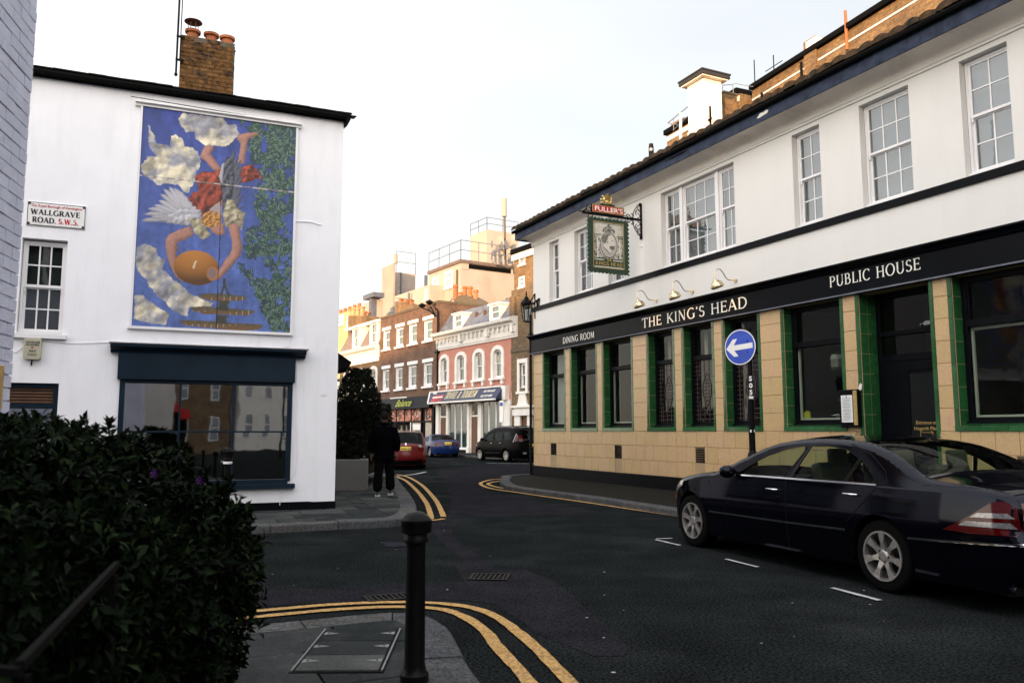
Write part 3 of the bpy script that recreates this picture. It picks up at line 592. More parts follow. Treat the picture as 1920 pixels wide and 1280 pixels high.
# ---- painted lines and repairs
def ribbon(name, pts, width, matn, z, lab=None, wob=.006):
    f = resample(cr(pts, 8), .12); a = [(p[0], p[1]) for p in offset(f, width / 2)]; b = offset(f, -width / 2); mb = MB(); n = len(f)
    a = [(p[0] + random.uniform(-wob, wob), p[1] + random.uniform(-wob, wob)) for p in a]; b = [(p[0] + random.uniform(-wob, wob), p[1] + random.uniform(-wob, wob)) for p in b]
    mb.add([(p[0], p[1], z) for p in a] + [(p[0], p[1], z) for p in b], [(i, n + i, n + i + 1, i + 1) for i in range(n - 1)])
    return mb.build(name, matn, road)
Z1, Z2 = .004, .009
def patch(px, matn='asphalt_smooth', z=Z1):
    P = G(px); f = resample(P + [P[0]], .25); f = [(p[0] + random.uniform(-.02, .02), p[1] + random.uniform(-.02, .02)) for p in f]
    if area(f) < 0: f = f[::-1]
    return MB().add([(p[0], p[1], z) for p in f], [tuple(range(len(f)))]).build('road_patch', matn, road)
patch([(838, 973), (856, 1013), (935, 1069), (985, 1067), (1040, 1090), (1110, 1150), (1190, 1225), (1130, 1235), (1010, 1190), (930, 1135), (870, 1124), (600, 1130), (470, 1140), (470, 1108), (620, 1103), (760, 1096), (868, 1090), (850, 1060), (872, 1054), (820, 1010), (805, 980)])
patch([(640, 700 + 330), (638, 1012), (715, 1010), (716, 1029)], 'asphalt_grey', Z1) if False else None
patch([(716, 1017), (764, 1016), (765, 1026), (722, 1027)], 'asphalt_grey', Z2)
patch([(812, 880), (900, 872), (1000, 868), (1002, 884), (900, 900), (915, 922), (1010, 940), (1130, 960), (1060, 965), (842, 971), (846, 930), (835, 900)], 'asphalt_smooth', Z1)
for wdt, L_ in ((.095, [(-400, 1240), (200, 1172), (474.7, 1147.9), (618.7, 1135.5), (720.8, 1130.8), (801, 1131.5), (874, 1138.8), (928.6, 1157), (983.3, 1197), (1038, 1250), (1067, 1280), (1150, 1380)]),
               (.095, [(-400, 1262), (200, 1190), (469.3, 1159.6), (618.7, 1145.5), (720.8, 1139.5), (801, 1141.0), (848.4, 1149), (899.5, 1176), (939.6, 1222), (990.6, 1280), (1060, 1385)]),
               (.10, [(743.5, 889.8), (766, 895), (791, 910), (816.6, 938), (832, 970)]), (.10, [(740.6, 892.8), (760, 901), (780, 918.5), (799.5, 943.8), (809, 974)]),
               (.10, [(833, 973), (811, 976), (749, 980.4), (600, 988), (440, 996), (0, 1017)]), (.10, [(812, 973.5), (750, 977.2), (600, 984.5), (440, 992), (0, 1012)]),
               (.10, [(996, 895.5), (934.7, 898.2), (912, 901.6), (901, 907), (917.9, 915.5), (965.7, 923.0), (1020, 931), (1110, 944), (1213, 959.5), (1500, 1001), (2100, 1088)]),
               (.10, [(996, 899.5), (950, 901), (925, 904), (915, 908), (937.5, 914.5), (985, 921.5), (1020, 926.5), (1110, 939), (1213, 953.8), (1500, 994), (2100, 1079)])):
    ribbon('yellow_line', G(L_), wdt, 'yellow_paint', Z2 + .004)
for L_ in ([(1229, 1012.5), (1278, 1024)], [(1231, 1011), (1275, 1009.5)], [(1361, 1049), (1427, 1066)], [(1561, 1103.5), (1662, 1130.5)]):
    ribbon('bay_marking', [gnd(*p) for p in (L_[0], ((L_[0][0] + L_[1][0]) / 2, (L_[0][1] + L_[1][1]) / 2), L_[1])], .055, 'white_paint_road', Z2 + .004)
ribbon('bay_marking', G([(1000, 869), (950, 868.5), (910, 868)]), .1, 'white_paint_road', Z2)
ribbon('bay_marking', G([(745, 897 - 5), (775, 889), (800, 884)]), .1, 'white_paint_road', Z1)
# litter and gum spots
for i in range(34):
    x, y = random.choice([(random.uniform(480, 1200), random.uniform(985, 1120)), (random.uniform(900, 1900), random.uniform(1030, 1270)), (random.uniform(760, 960), random.uniform(880, 960))]); p = gnd(x, y); r = random.uniform(.004, .014)
    MB().add([(p[0] + r * math.cos(t) * random.uniform(.6, 1.4), p[1] + r * math.sin(t) * .8, Z2 + .008) for t in [k * math.pi / 3 for k in range(6)]], [tuple(range(6))]).build('spot_of_gum', 'white_paint_road', road)
# drain gratings
def grating(px, ang, w_, d_, label, bars=9):
    p = gnd(*px); t = thing('drain_grating', label, 'drain', (p[0], p[1], .006), ang)
    m = MB().box(-w_ / 2, w_ / 2, -d_ / 2, -d_ / 2 + .03, 0, .012).box(-w_ / 2, w_ / 2, d_ / 2 - .03, d_ / 2, 0, .012).box(-w_ / 2, -w_ / 2 + .03, -d_ / 2 + .03, d_ / 2 - .03, 0, .012).box(w_ / 2 - .03, w_ / 2, -d_ / 2 + .03, d_ / 2 - .03, 0, .012); m.build('frame', 'grate', t)
    MB().box(-w_ / 2 + .03, w_ / 2 - .03, -d_ / 2 + .03, d_ / 2 - .03, 0, .002).build('shaft', 'rubber', t)
    for i in range(bars):
        x = -w_ / 2 + .03 + (w_ - .06) * (i + .5) / bars; MB().box(x - .011, x + .011, -d_ / 2 + .03, d_ / 2 - .03, .003, .011).build('bar', 'grate', t)
grating((918, 1083), -.1, .40, .36, 'rusty square drain grating in the middle of the road', 7)
grating((737, 1121), a1, .50, .26, 'rusty drain grating beside the double yellow lines behind the bollard', 9)
# access cover of three paving strips with steel corners
ca = gnd(612, 1181, .12); cb = gnd(748, 1180, .12); cc_ = gnd(603, 1258, .12)
ux = Vector((cb[0] - ca[0], cb[1] - ca[1])); wx = ux.length; ux.normalize(); dy = Vector((cc_[0] - ca[0], cc_[1] - ca[1])).length
t = thing('access_cover', 'utility access cover of three slabs with triangular steel corners beside the bollard', 'cover', (ca[0], ca[1], .121), math.atan2(ux.y, ux.x))
MB().box(-.02, wx + .02, -dy - .01, .01, -.02, .001).build('tray', 'joint', t)
for i in range(3):
    a, b = -dy * (i + 1) / 3 + .006, -dy * i / 3 - .006; s_ = MB().box(.012, wx - .012, a, b, .002, .009).build('cover_slab', 'slab', t)
    for sx_, x_ in ((1, .015), (-1, wx - .015)):
        ym = (a + b) / 2 + .03; MB().add([(x_, ym - .035, .011), (x_ + sx_ * .10, ym, .011), (x_, ym + .035, .011)], [(0, 1, 2) if sx_ > 0 else (2, 1, 0)]).build('steel_corner', 'steel', s_)
        MB().add([(x_ + sx_ * .03 + .009 * math.cos(q), ym + .012 * math.sin(q), .0125) for q in [k * math.pi / 3 for k in range(6)]], [tuple(range(6))]).build('key_hole', 'rubber', s_)
for x_ in (-.012, wx + .004): MB().box(x_, x_ + .01, -dy, 0, -.01, .010).build('steel_edge', 'steel', t)
# ================================================================ THE PUBLIC HOUSE
PL = 19.0; CH = .3655           # length of front, course height of the tiles
PROOT = thing('public_house', 'white corner pub with tan and green tiles, black fascia lettered THE KING\'S HEAD', 'pub', (PUB.P.x, PUB.P.y, 0), PUB.rz)
OPEN = [(.69, 2.05), (2.44, 3.85), (4.22, 5.61), (6.35, 7.39), (7.79, 8.84), (9.24, 10.31), (11.03, 12.48), (12.89, 14.33), (14.72, 17.6)]
UPW = [(1.11, 1.73), (2.69, 3.72), (4.55, 5.32), (7.02, 9.72), (11.45, 12.17), (13.11, 14.15), (15.09, 15.88), (16.9, 17.9)]
ZS, ZF, ZC = 1.50, 3.98, 4.46      # sill, fascia bottom, fascia top
UZ0, UZ1 = 5.50, 7.47
# ground floor wall core
holes = [(a, b, .12 if i == 7 else ZS, ZF + .02) for i, (a, b) in enumerate(OPEN)]
wl = MB(); wall_holes(wl, 0, PL, .10, ZF + .05, [(h[0] + .014, h[1] - .014, h[2] + (.014 if i != 7 else 0), h[3] - .02) for i, h in enumerate(holes)], 0, .30)
wl.box(0, PL, .31, .33, 0, .11); wl.add([(0, 0, .1), (0, 9, .1), (0, 9, 8.3), (0, 0, 8.3)], [(0, 1, 2, 3)]); wl.build('wall', 'grout', PROOT)
MB().box(-.04, 12.88, -.05, .0, .05, .405).box(14.35, PL, -.05, .0, .05, .405).build('plinth', 'black_paint', PROOT, bevel=.01)
VENT = [(1.16, 1.53, .77, 1.13), (4.75, 5.10, .77, 1.13), (8.15, 8.49, .77, 1.13), (15.6, 16.5, .80, 1.13)]
# tan tiles
def tan(a, b, c, d):
    segs = [(a, b, c, d)]
    for v in VENT:
        if v[0] < b and v[1] > a and v[2] < d and v[3] > c:
            segs = [];
            if a < v[0]: segs.append((a, v[0], c, d))
            if b > v[1]: segs.append((v[1], b, c, d))
            break
    for (a, b, c, d) in segs:
        if b - a > .03: piece('stone_tile', 'tile_tan', PROOT, a + .003, b - .003, -.012 + random.uniform(-.0015, .0015), .02, c + .0025, d - .0025, .012)
for r in range(3):
    z0 = .405 + r * CH; x = .02 if r % 2 == 0 else -.17
    while x < 17.8:
        l = .372 if random.random() < .8 else .56; a, b = max(.02, x), min(17.8, x + l); x += l
        if b - a < .05: continue
        if b > 12.89 and a < 14.33:
            if a < 12.80: tan(a, 12.72, z0, z0 + CH)
            if b > 14.40: tan(14.42, b, z0, z0 + CH)
        else: tan(a, b, z0, z0 + CH)
GW = .065   # width of the green return seen on the face
piers = [(.02, OPEN[0][0] - 0)] + [(OPEN[i][1], OPEN[i + 1][0]) for i in range(8)] + [(17.6, 18.4)]
for pi_, (a, b) in enumerate(piers):
    if pi_ in (7, 8): pass
    ga = a if pi_ == 0 else a + GW; gb = b - GW if pi_ < 9 else b; z = ZS
    n_ = 2 if (gb - ga) > .62 and False else 1
    for r in range(7):
        z1 = min(z + CH, ZF + .01)
        if z1 - z > .04: tan(ga, gb, z, z1)
        z = z1
# green glazed tiles round the openings
for i, (a, b) in enumerate(OPEN):
    zb = .12 if i == 7 else ZS; z = zb + random.uniform(.12, .34)
    zz = [zb] + [z + CH * k for k in range(12) if z + CH * k < ZF - .05] + [ZF + .01]
    for c, d in zip(zz, zz[1:]):
        c += .003; d -= .003
        for (x0, x1, q) in ((a - GW + 0, a + .012, 0), (b - .012, b + GW, 1)):
            if i == 7: pass
            piece('green_tile', 'tile_green', PROOT, x0 + .003, x1 - .003, -.016, .01, c, d, .014)
        w2 = .16 if i == 7 else None
        for (x0, x1) in ((a, a + .016), (b - .016, b)):
            if i == 7:
                piece('green_tile', 'tile_green', PROOT, x0, x1, .012, .2, c, d); piece('green_tile', 'tile_green', PROOT, x0, x1, .206, .42, c, d)
            else: piece('green_tile', 'tile_green', PROOT, x0, x1, .012, .21, c, d)
    if i != 7:
        n_ = max(2, round((b - a) / .42)); 
        for k in range(n_):
            x0 = a - GW + (b - a + 2 * GW) * k / n_; x1 = a - GW + (b - a + 2 * GW) * (k + 1) / n_
            mb = MB(); mb.add([(x0 + .003, -.030, ZS - .0), (x1 - .003, -.030, ZS), (x1 - .003, -.028, ZS + .085), (x0 + .003, -.028, ZS + .085), (max(x0, a + .016) + .003, .20, ZS + .13), (min(x1, b - .016) - .003, .20, ZS + .13), (max(x0, a + .016) + .003, .20, ZS), (min(x1, b - .016) - .003, .20, ZS)],
                              [(0, 1, 2, 3), (3, 2, 5, 4), (0, 3, 4, 6), (1, 7, 5, 2)]); mb.build('green_tile', 'tile_green', PROOT)
    MB().box(a - GW, b + GW, -.018, .02, ZF + .0, ZF + .04).build('lintel_tile', 'tile_green', PROOT)
for v in VENT:
    o = MB().box(v[0] + .004, v[1] - .004, .0, .012, v[2] + .004, v[3] - .004).build('air_vent', 'black_paint', PROOT)
    n_ = 6
    for k in range(n_):
        z = v[2] + .02 + (v[3] - v[2] - .04) * k / n_; MB().box(v[0] + .02, v[1] - .02, -.008, -.0005, z, z + .028).build('slat', 'grate', o)
# ground floor windows
def lower_window(i, kind):
    a, b = OPEN[i]; a += .02; b -= .02; y = .20; zt = 3.22; z0 = ZS + .10
    f = MB(); s_ = .085
    f.box(a, a + s_, y, y + .14, z0, ZF).box(b - s_, b, y, y + .14, z0, ZF).box(a + s_, b - s_, y, y + .14, ZF - .10, ZF).box(a - .0, b, y - .05, y + .14, z0 - .02, z0 + .06)
    f.box(a + s_, b - s_, y - .03, y + .12, zt - .06, zt + .05).box(a + s_, b - s_, y + .01, y + .1, z0 + .06, z0 + .12)
    f.box(a + s_, a + s_ + .035, y + .02, y + .1, zt + .05, ZF - .1).box(b - s_ - .035, b - s_, y + .02, y + .1, zt + .05, ZF - .1)
    o = f.build('window', 'black_paint', PROOT, bevel=.006)
    A, B = a + s_, b - s_
    pane(o, A + .035, B - .035, y + .05, zt + .05, ZF - .10, 'glass_dark')
    if kind == 'leaded':
        pane(o, A, B, y + .05, z0 + .12, zt - .06, 'stained'); l = MB(); Z0, Z1_ = z0 + .12, zt - .06; yy = y + .04; W_ = B - A; xc = (A + B) / 2
        def came(p, q, r=.004): l.bar((p[0], yy, p[1]), (q[0], yy, q[1]), r, up=(0, 1, 0))
        for k in (.10, .90): came((A + W_ * k, Z0), (A + W_ * k, Z1_))
        for k in range(1, 5):
            x = A + W_ * k / 5
            came((x, Z0), (x, Z0 + .46)); came((x, Z1_ - .42), (x, Z1_))
        for k in range(0, 14):
            z = Z0 + .06 + (Z1_ - Z0 - .1) * k / 13
            if abs(z - (Z0 + Z1_) / 2) > .36: came((A, z), (B, z))
            else: came((A, z), (A + W_ * .22, z)); came((B - W_ * .22, z), (B, z))
        zc = (Z0 + Z1_) / 2 + .02; H_ = .40
        for sg in (-1, 1):
            pr = [(xc, zc - H_), (xc + sg * .07, zc - .28), (xc + sg * .15, zc - .1), (xc + sg * .15, zc + .1), (xc + sg * .09, zc + .24), (xc, zc + H_)]
            for p, q in zip(pr, pr[1:]): came(p, q, .0055)
            for k in range(-3, 4):
                z = zc + k * .08; ww = .13 - abs(k) * .022; c_ = [(xc + sg * ww * .05, z + .02), (xc + sg * ww * .5, z - .04), (xc + sg * ww, z + .02)]
                for p, q in zip(c_, c_[1:]): came(p, q)
        l.build('lead_came', 'lead', o)
        if i == 4 or i == 3: MB().box(A, A + .12, y + .35, y + .36, zt, ZF).build('curtain', 'curtain_white', o)
    else:
        g = MB(); yy = y + .06; c0, c1 = z0 + .12, zt - .06       # pale inner frame standing behind the glass
        pane(o, A, B, y + .05, c0, c1, 'glass_dark')
        g.box(A, A + .035, yy + .01, yy + .05, c0, c1).box(B - .03, B, yy + .01, yy + .05, c0, c1).box(A + .035, B - .03, yy + .01, yy + .05, c0, c0 + .035)
        if i == 8: g.box(A + .035, B - .03, yy + .01, yy + .05, c1 - .05, c1)
        g.build('inner_frame', 'cream_frame', o)
        if i < 3: MB().box(A + .10, A + (.14 if i else .5), y + .2, y + .21, c0, ZF - .1).build('curtain', 'dim_room' if i else 'blind', o)
    return o
for i, k in enumerate(['plain', 'plain', 'plain', 'leaded', 'leaded', 'leaded', 'plain', None, 'plain']):
    if k: lower_window(i, k)
# dark rooms behind the glass
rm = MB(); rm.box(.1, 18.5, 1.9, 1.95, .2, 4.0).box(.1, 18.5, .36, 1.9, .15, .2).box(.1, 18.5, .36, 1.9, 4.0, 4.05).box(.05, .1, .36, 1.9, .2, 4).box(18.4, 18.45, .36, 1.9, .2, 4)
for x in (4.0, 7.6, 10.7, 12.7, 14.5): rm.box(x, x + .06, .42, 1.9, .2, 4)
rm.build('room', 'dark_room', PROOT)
# the door in its deep recess
a, b = OPEN[7]; dr = MB(); y = .42
dr.box(a + .016, a + .10, y, y + .1, .12, ZF).box(b - .10, b - .016, y, y + .1, .12, ZF).box(a + .1, b - .1, y, y + .1, 2.74, 2.86).box(a + .1, b - .1, y - .02, y + .1, 3.2, 3.28).box(a + .1, b - .1, y, y + .1, ZF - .08, ZF)
dr.build('door_frame', 'black_paint', PROOT, bevel=.006)
d = MB().box(a + .1, b - .1, y + .03, y + .08, .14, 2.74); d.box(a + .1, a + .25, y + .012, y + .03, .14, 2.74).box(b - .25, b - .1, y + .012, y + .03, .14, 2.74).box(a + .25, b - .25, y + .012, y + .03, 2.56, 2.74).box(a + .25, b - .25, y + .012, y + .03, .14, .34)
d.box(a + .25, a + .62, y + .012, y + .03, .34, 2.56).box(a + .62, b - .25, y + .012, y + .03, .34, 1.26); door = d.build('door', 'black_paint', PROOT, bevel=.005)
pane(door, a + .64, b - .28, y + .014, 1.30, 2.50, 'glass_dark'); MB().box(a + .62, b - .25, y + .006, y + .012, 1.26, 1.30).build('beading', 'black_paint', door)
text_obj('lettering', 'Entrance on', .085, 'gold', door, (a + .72, y + .010, 1.62), bold=.001); text_obj('lettering', 'Hogarth Place', .085, 'gold', door, (a + .68, y + .010, 1.52), bold=.001)
em = MB(); X_, Z_ = a + .80, 1.34
for p, q in (((0, 0), (.2, 0)), ((0, 0), (0, .14)), ((0, .14), (.24, .14)), ((.24, .14), (.24, .10)), ((.26, .02), (.24, .08)), ((.26, .02), (.28, 0)), ((.25, 0), (.26, .03)), ((.24, .14), (.20, .165)), ((.24, .14), (.20, .115))): em.bar((X_ + p[0], y + .009, Z_ + p[1]), (X_ + q[0], y + .009, Z_ + q[1]), .0035, up=(0, 1, 0))
em.build('map_emblem', 'gold', door)
fl = MB().box(a + .1, b - .1, y + .04, y + .046, 2.86, 3.2).build('fanlight', 'glass_dark', PROOT); MB().box(a + .1, b - .1, y + .04, y + .046, 3.28, ZF - .08).build('fanlight', 'glass_dark', PROOT)
# fascia with cornice
fa = MB(); fa.ext([(0, 3.98), (-.10, 3.98), (-.10, 4.03), (-.075, 4.05), (-.075, 4.44), (-.11, 4.46), (-.13, 4.50), (-.20, 4.54), (-.20, 4.575), (0, 4.61)][::-1], -.10, PL)
fa.build('fascia', 'fascia_black', PROOT, bevel=.004)
MB().ext([(-.1045, 3.985), (-.112, 3.985), (-.112, 4.012), (-.1045, 4.012)][::-1], -.104, PL).build('fascia_moulding', 'slate', PROOT)
MB().ext([(-.205, 4.541), (-.225, 4.545), (-.225, 4.574), (-.205, 4.580)][::-1], -.13, PL).build('cornice_edge', 'fascia_black', PROOT)
def word(t_, x, z, h, w_, **k):
    m = MB(); letters(m, t_, x, z, h, -.077, width=w_, **k); return m.build('lettering', 'text_cream', PROOT)
word('DINING ROOM', 2.10, 4.13, .18, 1.80, thick=.16, thin=.09)
word("THE KING'S HEAD", 6.23, 4.125, .245, 3.87, thick=.18, thin=.08)
word('PUBLIC HOUSE', 12.33, 4.19, .20, 1.92, thick=.14, thin=.06)
# upper floor wall
uh = [(a, b, UZ0, UZ1) for a, b in UPW]
uw = MB(); wall_holes(uw, 0, PL, 4.57, 7.72, uh, 0, .26); uw.box(0, PL, 0, .2, 8.0, 8.05)
uw.build('upper_wall', 'pub_white', PROOT)
for a, b, c, d in uh:    # rooms
    MB().box(a - .1, b + .1, .8, .82, c - .1, d + .1).build('room', 'dim_room', PROOT)
MB().ext([(0, 5.39), (-.05, 5.39), (-.05, 5.52), (0, 5.54)][::-1], -.06, PL).build('string_course', 'black_paint', PROOT, bevel=.004)
mo = MB(); mo.ext([(0, 7.56), (-.03, 7.56), (-.03, 7.60), (-.05, 7.62), (-.05, 7.66), (0, 7.70)][::-1], -.05, PL)
mo.build('cornice_moulding', 'pub_white', PROOT, bevel=.004)
cv = MB(); P_ = [(-.05 - .42 * (1 - math.cos(t * math.pi / 2)), 7.665 + .175 * math.sin(t * math.pi / 2)) for t in [k / 8 for k in range(9)]]
n_ = len(P_); cv.add([(-.30 if p[0] < -.25 else -.05 - (-.25) * 0 - abs(p[0] + .05) * .6, p[0], p[1]) for p in P_] + [(PL, p[0], p[1]) for p in P_], [(i, n_ + i, n_ + i + 1, i + 1) for i in range(n_ - 1)])
cv.build('coved_eaves', 'cove', PROOT, smooth=True)
MB().box(-.36, PL, -.50, -.47, 7.80, 8.06).build('eaves_board', 'navy_board', PROOT)
MB().box(-.36, -.33, -.47, 8.0, 7.80, 8.06).build('eaves_board', 'navy_board', PROOT)
random.seed(11)
for k in range(46):      # splits and missing paint in the board
    x = random.uniform(.3, 17); z = 7.95 + random.uniform(-.03, .03); l = random.uniform(.2, .8)
    MB().add([(x, -.5045, z), (x + l * .5, -.5045, z - .026), (x + l, -.5045, z + random.uniform(-.012, .012)), (x + l * .45, -.5045, z + .018)], [(0, 1, 2, 3)]).build('crack', 'rubber', PROOT); random.seed(12)
pc = [(11.02, 7.90), (11.10, 7.885), (11.2, 7.90), (11.32, 7.91), (11.36, 7.95), (11.3, 7.99), (11.22, 7.965), (11.12, 7.98), (11.08, 7.94)]
MB().add([(p[0], -.506, p[1]) for p in pc], [tuple(range(len(pc)))]).build('bare_patch', 'stucco', PROOT)
MB().tube([(-.40, -.565, 8.075), (PL, -.565, 8.075)], .055, 8).build('gutter', 'rubber', PROOT)
MB().box(-.36, PL, -.46, -.1, 8.06, 8.20).build('eaves_filler', 'roof_dark', PROOT)
MB().add([(-.36, -.47, 8.10), (PL, -.47, 8.10), (PL, 9, 9.4), (-.36, 9, 9.4)], [(0, 1, 2, 3)]).build('roof', 'roof_dark', PROOT)
# pantiles along the eaves
pt = MB(); NW = 10; TW = .30
for j, yy in enumerate((0, .36)):
    for k in range(NW + 1):
        t_ = k / NW; x = t_ * (TW + .03); z = .075 * (abs(math.sin(math.pi * t_)) ** .7) - .02 ; pt.v.append((x, yy, z + yy * .24 + .0))
pt.v += [(v[0], v[1] + .004, (-.065 if v[1] < .1 else v[2] - .02)) for v in pt.v[:]]
n1 = NW + 1
for k in range(NW): pt.f += [(k, k + 1, n1 + k + 1, n1 + k), (k, 2 * n1 + k, 2 * n1 + k + 1, k + 1)]; pt.m += [0, 0]
ptm = pt.mesh('roof_tile', 'pantile', True)
for row in range(3):
    for k in range(int((PL + .5) / TW)):
        link('roof_tile', ptm, PROOT, (-.45 + k * TW + random.uniform(-.012, .012), -.60 + row * .30 + random.uniform(-.015, .015), 8.205 + row * .075 + random.uniform(-.012, .012)), (random.uniform(-.03, .03), random.uniform(-.04, .04), random.uniform(-.03, .03)))
# upper windows
for i, (a, b) in enumerate(UPW):
    if i == 3:
        W_ = b - a; s1, s2 = a + W_ * .255, a + W_ * .745
        sash(PROOT, a + .01, s1 - .05, UZ0 + .07, UZ1 - .01, .13, 2, 2); sash(PROOT, s1 + .05, s2 - .05, UZ0 + .07, UZ1 - .01, .13, 3, 2); sash(PROOT, s2 + .05, b - .01, UZ0 + .07, UZ1 - .01, .13, 2, 2)
        [MB().box(q_ - .05, q_ + .05, .09, .25, UZ0, UZ1).build('mullion', 'win_white', PROOT) for q_ in (s1, s2)]
    else: sash(PROOT, a + .01, b - .01, UZ0 + .07, UZ1 - .01, .13, 3 if b - a > .95 else 2, 2)
# small things on the front
def gooseneck(x, z, label):
    w0 = PUB.w(x, 0); t = thing('gooseneck_lamp', label, 'lamp', (w0.x, w0.y, z), PUB.rz, 'brass lamps over the pub name')
    MB().lathe([(0, -.03), (.05, -.03), (.05, -.008), (.03, 0), (0, 0)], 14, (0, -0, 0), 'y').build('wall_rose', 'brass', t, auto=True, fixn=True)
    p = cr([(0, 0), (-.16, -.01), (-.26, .02), (-.34, .12), (-.42, .2), (-.50, .205), (-.565, .15), (-.585, .05), (-.585, -.06)], 5)
    MB().tube([(0, q[0], q[1]) for q in p], .012, 8).build('arm', 'brass', t, smooth=True)
    sh = MB(); pr = [(.022, .01), (.028, -.02), (.055, -.03), (.088, -.06), (.104, -.10), (.106, -.125), (.098, -.14)]
    sh.lathe([(r, h) for r, h in pr] + [(.09, -.145), (.09, -.12), (.02, -.05)], 20); o = sh.build('lamp_shade', 'brass', t, smooth=True, fixn=True); o.scale = (1.35, 1.35, 1.35); o.location = (0, -.585, -.03); o.rotation_euler = (math.radians(24), 0, 0)
    MB().lathe([(0, -.13), (.03, -.12), (.035, -.09), (.02, -.06), (0, -.06)], 10).build('bulb', M['bulb'], o)
    l = bpy.data.lights.new('lamp_light', 'SPOT'); l.energy = 5.0; l.color = (1, .55, .22); l.spot_size = math.radians(95); l.spot_blend = .8; l.shadow_soft_size = .03
    lo = bpy.data.objects.new('lamp_light', l); COL.objects.link(lo); lo.parent = t; lo.location = (0, -.54, -.21); lo.rotation_euler = (math.radians(38), 0, 0)
M['bulb'] = emit('bulb', (1, .62, .28), 3.5)
gooseneck(6.76, 4.78, 'brass gooseneck lamp above the letters THE of the pub name')
gooseneck(8.19, 4.78, 'brass gooseneck lamp above the middle of the pub name')
gooseneck(9.68, 4.79, 'brass gooseneck lamp above the word HEAD of the pub name')
# menu case and notes
w0 = PUB.w(12.66, -.03); t = thing('menu_case', 'brass and black menu case with a white menu on the tiled pier by the door', 'menu case', (w0.x, w0.y, 1.57), PUB.rz)
MB().box(-.20, .22, -.085, 0, 0, .68).build('case', 'black_paint', t, bevel=.008); MB().box(.12, .20, -.092, -.086, .04, .66).build('brass_trim', 'gold', t)
MB().box(-.15, .10, -.094, -.0862, .09, .58).build('menu_sheet', 'paper', t)
tl = MB()
for k in range(16): tl.box(-.12 + .01 * (k % 3), .06 - .03 * (k % 4 == 0), -.0955, -.0945, .13 + k * .026, .137 + k * .026)
tl.box(-.035, -.015, -.0955, -.0945, .53, .57); tl.build('menu_text', 'slate', t)
tag(MB().add([(.0, 0, 0), (.09, -.02, .04), (.12, -.03, .13), (.07, -.02, .16), (.02, -.01, .09)], [(0, 1, 2, 3, 4)]).build('paper_note', 'paper'), 'crumpled white paper note stuck above the menu case', 'note').location = PUB.w(12.84, -.05, 2.20)
bpy.data.objects['paper_note'].rotation_euler = (0, 0, PUB.rz)
# things standing in the windows
def onsill(x, y, z): return PUB.w(x, y, z)
pm = MB(); random.seed(5)
for k in range(34):
    c = Vector((random.uniform(-.16, .16), random.uniform(-.06, .06), random.uniform(0, .26))); a1_ = [Vector((random.uniform(-.1, .1), random.uniform(-.05, .05), random.uniform(-.08, .08))) for _ in range(3)]
    pm.add([c + q for q in a1_], [(0, 1, 2), (2, 1, 0)])
tag(pm.build('crumpled_cloth', 'paper'), 'crumpled white napkins heaped in the pub window beside the door', 'napkins').location = onsill(12.2, .42, 1.98)
bpy.data.objects['crumpled_cloth'].rotation_euler = (0, 0, PUB.rz)
pm2 = MB()
for k in range(26):
    c = Vector((random.uniform(-.26, .2), random.uniform(-.04, .04), random.uniform(0, .07))); a1_ = [Vector((random.uniform(-.12, .12), random.uniform(-.04, .04), random.uniform(-.03, .03))) for _ in range(3)]
    pm2.add([c + q for q in a1_], [(0, 1, 2), (2, 1, 0)])
tag(pm2.build('folded_cloth', 'paper'), 'flat white cloths lying along the sill of the window beside the pub door', 'cloth', None).location = onsill(12.15, .38, 1.75)
bpy.data.objects['folded_cloth'].rotation_euler = (0, 0, PUB.rz)
M['yellow_note'] = mat('yellow_note', (.42, .40, .02), .6)
for nm, x, lb in (('yellow_card', 11.25, 'yellow card standing in the left corner of the window beside the pub door'), ('yellow_box', 3.68, 'small yellow box on the sill of the second dining room window')):
    o = tag(MB().box(-.08, .08, -.01, .01, 0, .13).box(-.05, .05, -.012, .012, .13, .16).build(nm, 'yellow_note'), lb, 'card' if 'card' in nm else 'box'); o.location = onsill(x, .34, 1.74); o.rotation_euler = (0, 0, PUB.rz)
for k in range(3):
    o = thing('hanging_lantern', ['cream box lantern hanging inside the window by the door, leftmost', 'cream box lantern hanging inside the window by the door, middle one', 'cream box lantern hanging inside the window by the door, rightmost'][k], 'lantern', onsill(11.55 + k * .30, .9, 2.78), PUB.rz, 'lanterns inside the pub window')
    MB().box(-.09, .09, -.09, .09, 0, .16).build('lantern_body', 'curtain', o); MB().prism([(-.10, .16), (.10, .16), (.05, .25), (-.05, .25)], -.1, .1).build('lantern_roof', 'curtain_white', o); MB().box(-.08, .08, -.092, -.09, -.06, -.0).build('lantern_base', 'dim_room', o)
bl_ = MB()
o = thing('toy_car', 'small silver model car on the transom above the pub door', 'toy car', PUB.w(14.0, .37, 3.285), PUB.rz)
MB().prism([(-.13, .02), (.13, .02), (.14, .05), (.08, .065), (.04, .095), (-.03, .095), (-.06, .065), (-.14, .05)], -.04, .03).build('body', 'steel', o, bevel=.004)
for sx_ in (-.085, .085): MB().lathe([(0, -.048), (.026, -.048), (.026, -.036), (0, -.036)], 12, (sx_, 0, .026), 'y').build('wheel', 'rubber', o, fixn=True)
